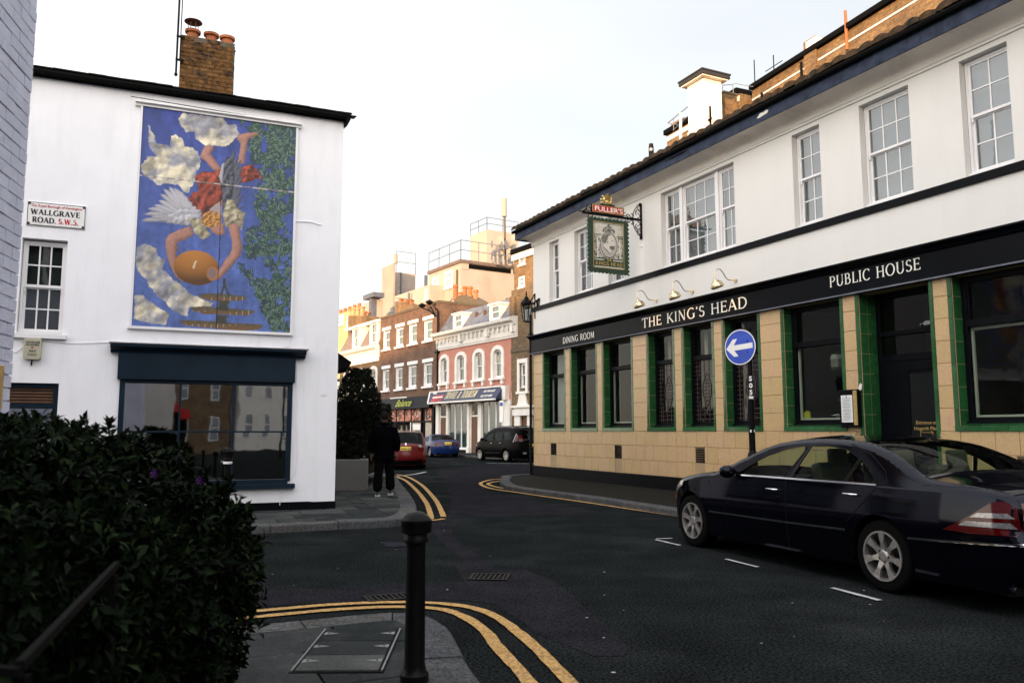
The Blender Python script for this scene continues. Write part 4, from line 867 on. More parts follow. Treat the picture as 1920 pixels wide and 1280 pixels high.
# ---- hanging sign on its wrought iron bracket
su = 6.18; w0 = PUB.w(su, 0); BR = thing('sign_bracket', 'black wrought iron bracket with red FULLER\'S board and gold griffin', 'sign bracket', (w0.x, w0.y, 0), PUB.rz)
br = MB()
br.box(-.03, .03, -.03, 0, 6.48, 7.42).bar((0, 0, 6.98), (0, -1.80, 6.98), .028)
br.box(-.02, .02, -.06, -.03, 6.46, 6.56).box(-.02, .02, -.06, -.03, 7.34, 7.44)
br.build('arm', 'iron', BR)
def sct(P, w_, n=6): MB().tube(P, w_, n).build('scroll', 'iron', BR, smooth=True)
def scroll(cy, cz, r, a0, a1, dec=.55, w_=.011, n=18):
    P = []
    for i in range(n + 1):
        t = i / n; rr = r * (1 - dec * t); a = math.radians(a0 + (a1 - a0) * t); P.append((0, cy + rr * math.cos(a), cz + rr * math.sin(a)))
    sct(P, w_, 6)
for sg in (1, -1):
    scroll(-.13, 6.98 + sg * .17, .12, -90 * sg, 240 * sg); scroll(-.10, 6.98 + sg * .34, .075, -90 * sg, 260 * sg); scroll(-.30, 6.98 + sg * .10, .075, 180, 180 + 330 * sg); scroll(-.43, 6.98 + sg * .07, .05, 0, 330 * sg)
    sct([(0, -.03, 6.98 + sg * .44), (0, -.10, 6.98 + sg * .40), (0, -.22, 6.98 + sg * .25), (0, -.30, 6.98 + sg * .06)], .012, 6)
    sct([(0, -.03, 6.98 + sg * .1), (0, -.18, 6.98 + sg * .22), (0, -.05, 6.98 + sg * .4)], .010, 6)
scroll(-1.60, 7.10, .08, 180, 480); scroll(-1.70, 7.03, .05, 0, 300); scroll(-.52, 7.09, .06, 0, -320)
sct([(0, -1.66, 7.20), (0, -1.70, 7.05), (0, -1.84, 7.0), (0, -1.9, 7.0)], .016, 6); sct([(0, -1.62, 7.0), (0, -1.62, 6.90)], .012, 6); sct([(0, -.50, 7.0), (0, -.50, 6.90)], .012, 6)
# red board: faces the corner (towards -x of the pub) and the viewer; plane x = const, width along y
bd = MB().box(-.022, .022, -1.54, -.56, 7.02, 7.235).build('name_board', 'black_paint', BR, bevel=.004)
gb = MB().box(-.028, -.022, -1.52, -.58, 7.03, 7.225).box(.022, .028, -1.52, -.58, 7.03, 7.225).build('gold_edge', 'gold', bd); MB().box(-.031, -.028, -1.50, -.60, 7.045, 7.21).box(.028, .031, -1.50, -.60, 7.045, 7.21).build('red_panel', 'red', bd)
text_obj('lettering', "FULLER'S", .17, 'text_cream', bd, (.033, -1.46, 7.068), (math.pi / 2, 0, math.pi / 2), width=.84, bold=.003)
text_obj('lettering', "FULLER'S", .17, 'text_cream', bd, (-.033, -.64, 7.068), (math.pi / 2, 0, -math.pi / 2), width=.84, bold=.003)
gf = MB(); gc = (0, -1.07, 7.25)
def blob(c, r, m=0, n=8):
    o = len(gf.v); prof = [(math.sin(math.pi * i / 6), -math.cos(math.pi * i / 6)) for i in range(7)]
    for a_, z_ in prof:
        for k in range(n): t_ = 2 * math.pi * k / n; gf.v.append((c[0] + r[0] * a_ * math.cos(t_), c[1] + r[1] * a_ * math.sin(t_), c[2] + r[2] * z_))
    for i in range(6):
        for k in range(n): gf.f.append((o + i * n + k, o + i * n + (k + 1) % n, o + (i + 1) * n + (k + 1) % n, o + (i + 1) * n + k)); gf.m.append(m)
blob((0, -1.04, 7.34), (.03, .10, .05)); blob((0, -1.14, 7.40), (.03, .045, .07)); blob((0, -1.18, 7.47), (.025, .045, .03)); blob((0, -.95, 7.33), (.035, .05, .06)); blob((0, -1.22, 7.30), (.025, .05, .03)); blob((0, -1.24, 7.38), (.02, .02, .04)); blob((0, -.93, 7.42), (.015, .02, .07))
for sg in (-.03, .03): gf.prism([(0, 0), (1, 0), (1, 1)], 0, .001) if False else None
for sg in (-.022, .022):
    gf.add([(sg, -1.10, 7.38), (sg, -1.10, 7.56), (sg, -1.05, 7.50), (sg, -1.03, 7.58), (sg, -.99, 7.49), (sg, -.96, 7.54), (sg, -.97, 7.36)], [(0, 1, 2, 3, 4, 5, 6), (6, 5, 4, 3, 2, 1, 0)])
for yy in (-1.17, -1.09, -.99, -.93): gf.tube([(0, yy, 7.34), (0, yy - .015, 7.26)], .014, 6)
gf.build('griffin', 'gold', BR, smooth=True, fixn=False)
MB().box(-.04, .04, -1.28, -.86, 7.238, 7.268).build('griffin_base', 'sign_green', BR)
# the sign board itself, shaped like a postage stamp with a perforated edge
HS = thing('hanging_sign', 'green stamp shaped pub sign with crowned king\'s profile hanging from the bracket', 'pub sign', PUB.w(su, 0, 0), PUB.rz)
Y0, Y1, ZA, ZB = -1.66, -.42, 5.47, 6.90
edge = []
def side_(p, q, n):
    for i in range(n):
        for t_, dd in ((0, 0), (.25, 0), (.34, 1), (.5, 1.35), (.66, 1), (.75, 0)):
            s_ = (i + t_) / n; nx, nz = -(q[1] - p[1]), (q[0] - p[0]); l = math.hypot(nx, nz); edge.append((p[0] + (q[0] - p[0]) * s_ + nx / l * dd * .026, p[1] + (q[1] - p[1]) * s_ + nz / l * dd * .026))
side_((Y0, ZA), (Y1, ZA), 11); side_((Y1, ZA), (Y1, ZB), 13); side_((Y1, ZB), (Y0, ZB), 11); side_((Y0, ZB), (Y0, ZA), 13)
sb = MB(); n_ = len(edge); sb.v = [(.022, p[0], p[1]) for p in edge] + [(-.022, p[0], p[1]) for p in edge]
sb.f = [tuple(range(n_)), tuple(range(n_, 2 * n_))[::-1]] + [((i + 1) % n_, i, n_ + i, n_ + (i + 1) % n_) for i in range(n_)]; sb.m = [0] * len(sb.f)
board = sb.build('board', 'sign_green', HS, fixn=True)
gm = MB()
for sx_ in (1, -1):
    for (a, b, c, d) in ((-1.50, -.58, 5.60, 5.612), (-1.50, -.58, 6.79, 6.802), (-1.50, -1.488, 5.612, 6.79), (-.592, -.58, 5.612, 6.79)): gm.box(.022 * sx_, .027 * sx_, a, b, c, d)
gm.build('gold_line', 'gold', board)
for yy in (-1.5, -.55): MB().tube([(0, yy, 6.87), (0, yy, 6.97)], .012, 6).build('hook', 'iron', HS)
# painted picture: crown, garlands and a plain bearded profile
NXs, NYs = 110, 150
def paint_grid(name, nx, ny, fn, P00, P10, P01, P11, matn, parent, flip=False):
    s, t_ = np.meshgrid(np.linspace(0, 1, nx), np.linspace(0, 1, ny)); s = s.ravel(); t_ = t_.ravel()
    P00, P10, P01, P11 = [np.array(p, float) for p in (P00, P10, P01, P11)]
    V = (P00[None] * ((1 - s) * (1 - t_))[:, None] + P10[None] * (s * (1 - t_))[:, None] + P01[None] * ((1 - s) * t_)[:, None] + P11[None] * (s * t_)[:, None])
    me = bpy.data.meshes.new(name); i = np.arange(nx * ny).reshape(ny, nx); a, b, c, d = i[:-1, :-1].ravel(), i[:-1, 1:].ravel(), i[1:, 1:].ravel(), i[1:, :-1].ravel()
    F = np.stack([a, b, c, d] if not flip else [d, c, b, a], 1); me.from_pydata(V.tolist(), [], F.tolist()); me.update()
    colr = np.ones((nx * ny, 4), np.float32); colr[:, :3] = fn(s, t_); ca_ = me.color_attributes.new('Col', 'FLOAT_COLOR', 'POINT'); ca_.data.foreach_set('color', colr.ravel())
    me.materials.append(M[matn]); return link(name, me, parent)
def lin(c): c = np.array(c, float) / 255; return np.where(c <= .04045, c / 12.92, ((c + .055) / 1.055) ** 2.4)
def pip(x, y, poly):
    ins = np.zeros(x.shape, bool); n = len(poly)
    for i in range(n):
        x1, y1 = poly[i]; x2, y2 = poly[(i + 1) % n]
        if y1 == y2: continue
        c_ = ((y1 > y) != (y2 > y)) & (x < (x2 - x1) * (y - y1) / (y2 - y1) + x1); ins ^= c_
    return ins
def vnoise(x, y, f, seed=0):
    r = np.random.default_rng(seed); g = r.random((64, 64)); x = np.asarray(x) * f; y = np.asarray(y) * f; xi = np.floor(x).astype(int); yi = np.floor(y).astype(int); fx = x - xi; fy = y - yi
    fx = fx * fx * (3 - 2 * fx); fy = fy * fy * (3 - 2 * fy); q = lambda a, b: g[a % 64, b % 64]
    return (q(xi, yi) * (1 - fx) + q(xi + 1, yi) * fx) * (1 - fy) + (q(xi, yi + 1) * (1 - fx) + q(xi + 1, yi + 1) * fx) * fy
def fbm(x, y, f, seed=0, o=4): return sum(vnoise(x, y, f * 2 ** k, seed + k) * .5 ** k for k in range(o)) / sum(.5 ** k for k in range(o))
def king(s, t_):
    X = s * 380 + 375; Y = (1 - t_) * 480 + 475      # measured picture space
    pale = lin((196, 190, 178)); dark = lin((52, 58, 50)); C = np.repeat(pale[None], len(s), 0) * (0.75 + .45 * fbm(X, Y, .03, 3))[:, None]
    def put(mask, c, a=1.): C[mask] = C[mask] * (1 - a) + np.array(c) * a
    n = fbm(X, Y, .09, 9)
    put(((X < 455) | (X > 685)) & (Y > 640) & (n > .5), dark, .85); put((Y > 880) & (n > .48), dark, .8); put((abs(Y - 640) < 5) & ((X < 470) | (X > 670)), dark, .9)
    put((abs(X - 388) < 4) | (abs(X - 742) < 4) | (abs(Y - 488) < 5), dark, .7); put((np.minimum(abs(X - 420), abs(X - 712)) < 7) & (Y > 680), pale * 1.3, .9)
    e_ = ((X - 565) / 108) ** 2 + ((Y - 770) / 175) ** 2; put(e_ < 1.0, pale * .75, .9); put((abs(e_ - 1) < .07), dark, .95)
    put(pip(X, Y, [(480, 600), (490, 560), (520, 530), (565, 490), (610, 530), (645, 560), (645, 605), (565, 590)]) & (n > .44), dark, .9); put(abs(X - 566) + abs(Y - 492) < 16, dark)
    face = [(520, 640), (560, 618), (600, 630), (632, 665), (640, 700), (655, 750), (640, 760), (642, 790), (630, 825), (600, 838), (585, 850), (585, 890), (500, 810), (505, 760), (480, 720), (490, 670)]
    put(pip(X, Y, face), pale * 1.1); put(pip(X, Y, [(520, 635), (560, 612), (600, 625), (560, 650), (548, 700), (520, 760), (480, 740), (476, 690), (490, 655)]), dark, .8)
    put(pip(X, Y, [(590, 780), (640, 778), (642, 800), (634, 830), (595, 835), (570, 800)]), dark, .85); put((abs(X - 612) < 9) & (abs(Y - 706) < 5), dark); put((abs(X - 550) < 9) & (abs(Y - 735) < 15), dark, .6)
    put(abs((Y - 810) - (X - 498) * .95) * 1.0 < 7 * ((X > 495) & (X < 588)), dark)
    return C
M['painted'] = vcolmat('painted')
paint_grid('picture', NXs, NYs, king, (.0245, -1.475, 5.86), (.0245, -.605, 5.86), (.0245, -1.475, 6.77), (.0245, -.605, 6.77), 'painted', board)
lt = MB(); letters(lt, 'THE', 0, 0, .06, 0, width=.16, thick=.2, thin=.1); o = lt.build('lettering', 'gold', board); o.location = (.023, -1.12, 5.79); o.rotation_euler = (0, 0, math.pi / 2)
lt = MB(); letters(lt, 'KINGS HEAD', 0, 0, .09, 0, width=.80, thick=.2, thin=.1); o = lt.build('lettering', 'gold', board); o.location = (.023, -1.44, 5.675); o.rotation_euler = (0, 0, math.pi / 2)
fr = MB()
for (a, b, z) in ((-1.46, -1.18, 5.82), (-.92, -.62, 5.82), (-1.46, -.62, 5.635)):
    fr.box(.0225, .026, a, b, z, z + .008); k = a
    while k < b: fr.box(.0225, .026, k, k + .012, z - .02, z); k += .026
fr.build('fringe', 'text_cream', board)
tag(MB().lathe([(0, -.05), (.035, -.05), (.04, -.02), (.02, 0), (0, 0)], 10, (0, 0, 0), 'y').bar((0, -.02, 0), (0, -.02, .12), .01).build('wall_hook', 'win_white', fixn=True), 'small white hook on the wall below the sign bracket', 'hook').location = PUB.w(6.15, 0, 6.30)
tag(MB().tube([(0, -.012, 5.54), (0, -.012, 6.5)], .008, 6).build('wall_cable', 'win_white'), 'thin white cable running down the pub wall below the sign bracket', 'cable').location = PUB.w(6.3, 0, 0)
# lantern bracket at the corner
LB = thing('corner_lantern', 'black street lantern on an iron bracket at the far corner of the pub', 'lantern', PUB.w(0, 0), PUB.rz)
b_ = MB(); b_.box(.12, .15, -.03, -.0, 5.15, 5.98).bar((.135, -.03, 5.67), (-.62, -.10, 5.67), .025).bar((.135, -.03, 5.95), (-.25, -.06, 5.66), .014).box(.30, .34, -.05, 0, 5.5, 5.72).bar((-.62, -.10, 5.67), (-1.45, .55, 5.72), .02).bar((-1.0, .2, 5.70), (-1.45, .55, 5.45), .012).box(-1.52, -1.44, .5, .6, 5.25, 5.82)
b_.bar((.15, -.03, 5.7), (.48, -.03, 5.76), .02).bar((.48, -.03, 5.76), (.42, -.03, 5.45), .014)
b_.build('bracket', 'iron', LB)
c_ = (-.28, -.12, 0); MB().lathe([(0, 6.15), (.018, 6.1), (.03, 6.0), (.02, 5.95), (.06, 5.92), (.09, 5.86), (.19, 5.74), (.21, 5.68), (.19, 5.665), (0, 5.66)], 8, c_).build('lantern_top', 'iron', LB, fixn=True)
MB().lathe([(.18, 5.66), (.10, 5.12), (0, 5.11)], 6, c_).build('lantern_glass', 'lantern_glass' if 'lantern_glass' in M else 'glass_far', LB)
f_ = MB()
for k in range(6):
    t_ = math.pi * k / 3; f_.bar((c_[0] + .185 * math.cos(t_), c_[1] + .185 * math.sin(t_), 5.66), (c_[0] + .105 * math.cos(t_), c_[1] + .105 * math.sin(t_), 5.11), .008)
f_.lathe([(.12, 5.12), (.10, 5.09), (0, 5.07)], 6, c_).build('lantern_frame', 'iron', LB)
tag(MB().tube([(-.09, -.06, .12), (-.09, -.06, 5.3)], .045, 8).box(-.16, -.02, -.12, 0, 4.62, 4.68).build('drainpipe', 'iron'), 'black drainpipe down the far corner of the pub', 'drainpipe').location = PUB.w(0, 0)
bpy.data.objects['drainpipe'].rotation_euler = (0, 0, PUB.rz)
# ================================================================ THE WHITE HOUSE WITH THE MURAL
LH = thing('white_house', 'white rendered corner house with a painted mural and a dark blue shop window', 'house', (LEFT.P.x, LEFT.P.y, 0), LEFT.rz)
hs_ = MB()
LHO = [(-3.60, -.80, .62, 2.36), (-5.14, -4.49, 3.06, 4.63), (-5.9, -4.49, .12, 2.27)]
wall_holes(hs_, -9.5, 0, .34, 7.46, [(h[0], h[1], max(h[2], .34), h[3]) for h in LHO], 0, .25)
hs_.add([(0, 0, .34), (0, 8, .34), (0, 8, 7.46), (0, 0, 7.46)], [(0, 1, 2, 3)])
hs_.build('wall', 'render_white', LH)
MB().box(-9.5, -.45, -.012, .1, .10, .255).box(-.45, .014, -.018, .1, .10, .245).box(-.2, .014, .1, 8, .1, .25).build('tarred_base', 'black_paint', LH)
MB().box(-9.5, -.40, -.001, .1, .25, .36).box(-.4, .0, -.002, .1, .24, .36).build('wall_foot', 'render_white', LH)
# shallow mended strip by the corner, cable marks
MB().box(-.28, -.20, -.012, .001, 2.15, 3.05).build('mended_strip', 'render_white', LH)
# roof edge: gutter and tiles
MB().tube([(-9.5, -.10, 7.42), (.10, -.10, 7.42)], .062, 8).box(-9.5, .06, -.05, .02, 7.36, 7.5).build('gutter', 'rubber', LH)
rf = MB(); rf.add([(-9.5, -.12, 7.47), (.10, -.12, 7.47), (.10, 5, 8.45), (-9.5, 5, 8.45)], [(0, 1, 2, 3)]).build('roof', 'roof_dark', LH)
random.seed(3)
tm = MB().box(0, .26, 0, .3, 0, .018).mesh('roof_tile', 'roof_dark')
for row in range(2):
    for k in range(36): link('roof_tile', tm, LH, (-9.3 + k * .262 + (.13 if row else 0), -.15 + row * .24, 7.48 + row * .055 + random.uniform(-.005, .012)), (math.radians(11) + random.uniform(-.02, .03), random.uniform(-.02, .02), 0))
MB().prism([(.02, 7.28), (.10, 7.36), (.10, 7.50), (.02, 7.50)], -.16, .2).build('roof_end', 'rubber', LH)
for k in range(9): MB().box(-9 + k, -8.97 + k, -.165, -.10, 7.36, 7.40).build('gutter_bracket', 'rubber', LH)
# chimney built brick by brick
CX0, CX1, CY = -2.93, -1.99, .25
CH_ = thing('brick_chimney', 'sooty brown brick chimney with three terracotta pots on the white house', 'chimney', LEFT.w((CX0 + CX1) / 2, CY, 7.3), LEFT.rz)
hw = (CX1 - CX0) / 2; MB().box(-hw + .012, hw - .012, .012, .9, 0, 1.36).build('core', 'mortar', CH_)
MB().box(-hw - .06, hw + .06, -.06, .96, 0, .30).build('chimney_base', 'mortar', CH_)
bh, bl = .078, .225; nrow = 17
for r in range(nrow):
    z = .02 + r * bh; ex = .07 if r < 4 else 0.; L_, R_ = -hw - ex, hw + ex; x = L_ - (bl / 2 if r % 2 else 0)
    if r > 14: ex2 = -.0
    while x < R_ - .01:
        a, b = max(x, L_), min(x + bl, R_); x += bl
        if b - a < .05: continue
        if r == nrow - 1 and random.random() < .45: continue
        piece('brick', 'brick_loose', CH_, a + .005, b - .005, -ex + random.uniform(-.006, .006), .1 - ex, z + .005, z + bh - .005)
    for s_ in range(4):
        y0 = -ex + .1 + s_ * .23 if r % 2 else -ex + s_ * .23 + .1
        piece('brick', 'brick_loose', CH_, R_ - .11, R_ + random.uniform(-.004, .004), y0 + .005, y0 + .22, z + .005, z + bh - .005)
cp = MB(); random.seed(8)
for k in range(26): x = random.uniform(-hw + .06, hw - .06); cp.lathe([(0, .07), (.05, .06), (.09, 0)], 6, (x, random.uniform(.1, .8), 1.30 + random.uniform(0, .03)))
cp.build('flaunching', 'mortar', CH_)
for x, tall, cowl in ((-.27, .10, True), (.05, .10, False), (.33, .09, False)):
    o = MB().lathe([(.10, 0), (.10, tall), (.135, tall + .005), (.14, tall + .05), (.12, tall + .06), (.09, tall + .06), (.085, 0)], 16, (x, .16, 1.38)).build('chimney_pot', 'terracotta', CH_, smooth=False, fixn=True)
    if cowl:
        c = MB(); c.lathe([(0, .28), (.07, .265), (.15, .235), (.16, .22), (.15, .215), (0, .235)], 16, (x, .16, 1.38 + tall))
        for k in range(6): t_ = k * math.pi / 3; c.bar((x + .085 * math.cos(t_), .16 + .085 * math.sin(t_), 1.38 + tall + .05), (x + .085 * math.cos(t_), .16 + .085 * math.sin(t_), 1.38 + tall + .23), .006)
        c.build('cowl', 'rusty' if 'rusty' in M else 'wood_door', o)
AR = thing('aerial_mast', 'tall aerial mast strapped beside the brick chimney of the white house', 'mast', LEFT.w(-2.98, .2, 7.85), LEFT.rz)
MB().tube([(0, 0, 0), (.0, 0, 3.2)], .018, 8).tube([(.05, .02, .3), (.055, .02, 3.2)], .010, 6).build('pole', 'iron', AR)
MB().box(-.02, .12, -.02, .02, .28, .31).box(-.02, .12, -.02, .02, .72, .75).build('strap', 'iron', AR); MB().lathe([(0, -.03), (.03, 0), (.03, .03), (0, .05)], 8).build('foot', 'iron', AR)
# ---- the mural
def crop(s, t_):   # unit square -> measured picture coordinates
    TL, TR, BR_, BL = (82, 40), (915, 150), (885, 1255), (25, 1225)
    return tuple(((TL[i] * (1 - s) + TR[i] * s) * t_ + (BL[i] * (1 - s) + BR_[i] * s) * (1 - t_)) for i in (0, 1))
def mural(s, t_):
    X, Y = crop(s, t_); n1 = fbm(X, Y, .012, 21); n2 = fbm(X, Y, .05, 33); n3 = fbm(X, Y, .02, 44)
    wx = X + (fbm(X, Y, .03, 5) - .5) * 26; wy = Y + (fbm(X, Y, .03, 6) - .5) * 26
    tt = np.clip((Y - 60) / 1200, 0, 1)[:, None]
    C = lin((50, 66, 140)) * (1 - tt) + lin((88, 112, 176)) * tt; C = C * (.62 + .66 * n1)[:, None] * (.75 + .5 * n2)[:, None]; C = C * (.8 + .4 * vnoise(X * .4, Y * .05 + X * .02, .12, 3))[:, None]
    k_ = np.clip((250 - X) / 300, 0, 1)[:, None] * .3; C = C * (1 - k_) + lin((80, 96, 150)) * k_
    def put(mask, c, a=1.):
        c = np.array(c); c = c[mask] if c.ndim == 2 else c; C[mask] = C[mask] * (1 - a) + c * a
    def relief(f, seed, k=3., e=7): return 1 + k * (fbm(X + e, Y + e, f, seed, 3) - fbm(X - e, Y - e, f, seed, 3))
    def vol(P, c, w_, k=.34, rl=None, lo=.58):   # paint a rounded form: lighter towards the upper left, darker at the rim
        m_ = pip(X + (n2 - .5) * 7, Y + (n1 - .5) * 7, P); xs, ys = X[m_], Y[m_]; best = np.full(xs.shape, 1e9); nx = np.zeros(xs.shape); ny = np.zeros(xs.shape)
        for i in range(len(P)):
            x1, y1 = P[i]; x2, y2 = P[(i + 1) % len(P)]; dx, dy = x2 - x1, y2 - y1; u = np.clip(((xs - x1) * dx + (ys - y1) * dy) / (dx * dx + dy * dy + 1e-6), 0, 1); qx, qy = xs - x1 - u * dx, ys - y1 - u * dy; d = np.hypot(qx, qy); b = d < best
            best[b] = d[b]; nx[b] = (qx / (d + 1e-6))[b]; ny[b] = (qy / (d + 1e-6))[b]
        h = np.clip(best / w_, 0, 1); sh = lo + (1 - lo) * np.sqrt(h) + k * (nx * .75 + ny * .66) * (1 - h) * 1.0
        if rl is not None: sh = sh * rl[m_]
        c = np.array(c); c = c[m_] if c.ndim == 2 else c[None]; C[m_] = c * np.clip(sh, .25, 1.5)[:, None]
    k3 = np.clip((fbm(X + .6 * Y, Y - .3 * X, .016, 44, 5) - .36) * 3.6, 0, 1)[:, None]; cl = lin((146, 146, 154)) * (1 - k3) + lin((216, 206, 180)) * k3; cl = cl * (.82 + .3 * n2)[:, None]
    for P in ([(262, 110), (285, 75), (420, 85), (500, 95), (530, 130), (575, 140), (592, 185), (560, 230), (500, 262), (460, 255), (420, 262), (350, 210), (345, 175), (300, 178)],
              [(108, 135), (130, 185), (150, 240), (225, 262), (228, 200), (262, 196), (285, 215), (292, 262), (350, 275), (378, 300), (380, 355), (350, 440), (320, 512), (290, 500), (260, 465), (150, 468), (80, 420), (68, 370), (100, 320), (150, 318), (108, 260)],
              [(45, 805), (90, 795), (150, 812), (168, 850), (195, 875), (185, 925), (250, 985), (330, 1050), (380, 1070), (455, 1108), (430, 1125), (330, 1118), (310, 1170), (230, 1140), (200, 1105), (150, 1060), (110, 1000), (50, 930)],
              [(40, 1055), (80, 1065), (130, 1105), (215, 1160), (205, 1225), (130, 1215), (35, 1190)]): put(pip(wx, wy, P), cl * np.clip(relief(.014, 90, 1.6, 12) * relief(.05, 91, .4, 4), .5, 1.4)[:, None])
    fol = [(600, 110), (915, 140), (890, 1260), (790, 1255), (760, 1200), (720, 1140), (700, 1060), (640, 980), (600, 940), (585, 890), (650, 900), (700, 960), (780, 990), (770, 900), (640, 860), (625, 780), (640, 712), (720, 690), (680, 590), (690, 500), (730, 440), (700, 360), (650, 300), (640, 230), (680, 190), (620, 160)]
    put(pip(X + (n2 - .5) * 90, Y + (n1 - .5) * 90, fol) & (fbm(X, Y, .022, 61) > .40), lin((40, 62, 62)) * (.45 + n1)[:, None], .85)
    r_ = random.Random(4); ex = []
    while len(ex) < 1250:
        x, y = r_.triangular(560, 925, 840), r_.uniform(100, 1260)
        if pip(np.array([x]), np.array([y]), fol)[0] and (fbm(np.array([x]), np.array([y]), .022, 61)[0] > .42 or r_.random() < .15): ex.append((x, y))
    for x, y in ex:
        a = r_.uniform(0, 3.1); L_, W_ = r_.uniform(11, 20), r_.uniform(4, 7.5); m_ = (abs(X - x) < 20) & (abs(Y - y) < 20); xi, yi = X[m_] - x, Y[m_] - y
        u_ = (xi * math.cos(a) + yi * math.sin(a)) / L_; v_ = (-xi * math.sin(a) + yi * math.cos(a)) / W_; q = u_ ** 2 + v_ ** 2 < 1; idx = np.nonzero(m_)[0][q]
        base = lin(r_.choice([(44, 70, 58), (58, 88, 72), (36, 58, 62), (84, 108, 88), (48, 78, 60)])); C[idx] = base; hl = idx[(v_[q] > .1) & (v_[q] < .7) & (abs(u_[q]) < .6)]
        if r_.random() < .6: C[hl] = lin((128, 150, 140)) * .8
    sk = lin((176, 128, 112)); skc = sk * (.75 + .45 * n2)[:, None]
    leg1 = [(378, 318), (398, 262), (430, 248), (455, 262), (436, 300), (470, 345), (495, 380), (488, 402), (450, 386), (410, 340)]; leg2 = [(578, 212), (586, 192), (640, 178), (694, 176), (694, 192), (645, 212), (634, 250), (622, 352), (584, 350), (600, 240)]
    vol(leg1, skc, 22); vol(leg2, skc, 24)
    fold = (.55 + .6 * np.abs(np.sin((X * .8 + Y * .35) * .055 + n3 * 7)))[:, None]; rd = lin((150, 66, 48)) * fold
    vol([(350, 425), (395, 395), (440, 400), (490, 380), (505, 450), (505, 585), (440, 600), (400, 625), (370, 640), (330, 570), (318, 545), (340, 510), (375, 500)], rd, 60, .25, relief(.03, 55, 2.4, 6)); vol([(588, 392), (625, 360), (668, 350), (680, 372), (695, 380), (726, 436), (690, 432), (650, 448), (600, 455)], rd, 30, .25, relief(.04, 56, 3, 6))
    th_ = np.arctan2(Y - 640, X - 280); fe = np.abs(np.sin(th_ * 16)); ww = lin((178, 176, 182)) * (.62 + .45 * fe)[:, None]
    rr = np.hypot(X - 290, Y - 650); lim = 195 + 38 * fe * (Y < 600)
    for tx, ty, q_ in ((72, 668, .8), (84, 630, .85), (104, 600, .9), (135, 582, .95), (160, 556, 1), (168, 520, .9), (186, 492, 1), (214, 480, 1.05), (244, 486, 1), (270, 502, 1.05), (296, 526, 1), (322, 556, .95), (352, 580, 1), (120, 650, .8), (160, 664, .75), (200, 676, .8), (240, 684, .75)):
        ax, ay = 330 if ty < 600 else 345, 640; dx, dy = tx - ax, ty - ay; l = math.hypot(dx, dy); ox, oy = -dy / l, dx / l; w_ = 17
        vol([(ax + ox * 12, ay + oy * 12), (ax + dx * .55 + ox * w_, ay + dy * .55 + oy * w_), (ax + dx * .88 + ox * w_ * .8, ay + dy * .88 + oy * w_ * .8), (tx, ty), (ax + dx * .9 - ox * w_ * .4, ay + dy * .9 - oy * w_ * .4), (ax + dx * .5 - ox * w_, ay + dy * .5 - oy * w_), (ax - ox * 12, ay - oy * 12)], lin((188, 186, 192)) * q_, 11, .3, None, .5)
    vol([(215, 625), (300, 590), (385, 605), (388, 650), (320, 690), (240, 680), (205, 650)], lin((182, 180, 186)), 30, .25, relief(.07, 95, 1.2, 4))
    dk = lin((74, 76, 88)) * (.55 + .9 * np.abs(np.sin((X * .5 - Y) * .07 + n2 * 4)))[:, None]
    spk = 18 * np.abs(((Y * .045) % 1) - .5)
    for tx, ty in ((570, 272), (592, 298), (606, 326), (618, 350), (612, 376), (618, 410), (604, 436), (616, 462), (608, 492), (620, 520), (612, 548), (622, 588), (596, 600)):
        ax, ay = 512, min(600, ty + 150); dx, dy = tx - ax, ty - ay; l = math.hypot(dx, dy); ox, oy = -dy / l, dx / l; w_ = 15
        vol([(ax + ox * 10, ay + oy * 10), (ax + dx * .6 + ox * w_, ay + dy * .6 + oy * w_), (tx, ty), (ax + dx * .7 - ox * w_ * .7, ay + dy * .7 - oy * w_ * .7), (ax - ox * 10, ay - oy * 10)], lin((92, 94, 106)), 10, .35, None, .42)
    vol([(500, 350), (530, 312), (560, 330), (566, 420), (556, 520), (512, 605), (496, 500), (484, 420)], lin((84, 86, 98)), 40, .3, relief(.05, 96, 3, 5), .5); vol([(482, 420), (498, 352), (512, 348), (504, 420), (498, 480)], lin((178, 176, 180)), 10)
    sl = lin((176, 166, 138)) * (.6 + .5 * np.abs(np.sin((X + Y) * .06 + n3 * 5)))[:, None]
    vol([(318, 645), (390, 655), (415, 700), (437, 738), (400, 765), (372, 752), (345, 715)], sl, 30, .3, relief(.05, 57, 1.4, 6)); vol([(500, 625), (528, 545), (560, 548), (578, 590), (628, 622), (605, 712), (590, 690), (560, 670), (520, 702)], sl, 30, .3, relief(.05, 57, 1.4, 6))
    put(pip(X, Y, [(430, 600), (500, 545), (498, 640), (440, 625)]), lin((168, 150, 150)))
    put(((X - 442) / 55) ** 2 + ((Y - 655) / 45) ** 2 < 1, lin((176, 126, 66)) * np.clip(relief(.10, 58, 3, 4), .5, 1.6)[:, None]); vol([(430, 700), (470, 690), (510, 672), (514, 735), (480, 742), (450, 728)], skc, 20)
    vol([(330, 690), (352, 738), (300, 768), (262, 776), (256, 850), (272, 930), (300, 975), (312, 992), (285, 986), (255, 965), (222, 905), (200, 830), (198, 765), (215, 740), (262, 715)], skc, 28)
    vol([(532, 690), (560, 672), (592, 684), (600, 750), (612, 800), (600, 845), (560, 900), (520, 940), (490, 975), (462, 970), (480, 930), (500, 900), (552, 820), (556, 780)], skc, 26)
    a = math.radians(9); u_ = ((X - 362) * math.cos(a) + (Y - 915) * math.sin(a)) / 122; v_ = (-(X - 362) * math.sin(a) + (Y - 915) * math.cos(a)) / 92; q = u_ ** 2 + v_ ** 2
    lit = np.clip(1.05 - .75 * v_ - .25 * u_ - .35 * q, .3, 1.5)[:, None]; put(q < 1, lin((156, 102, 44)) * lit)
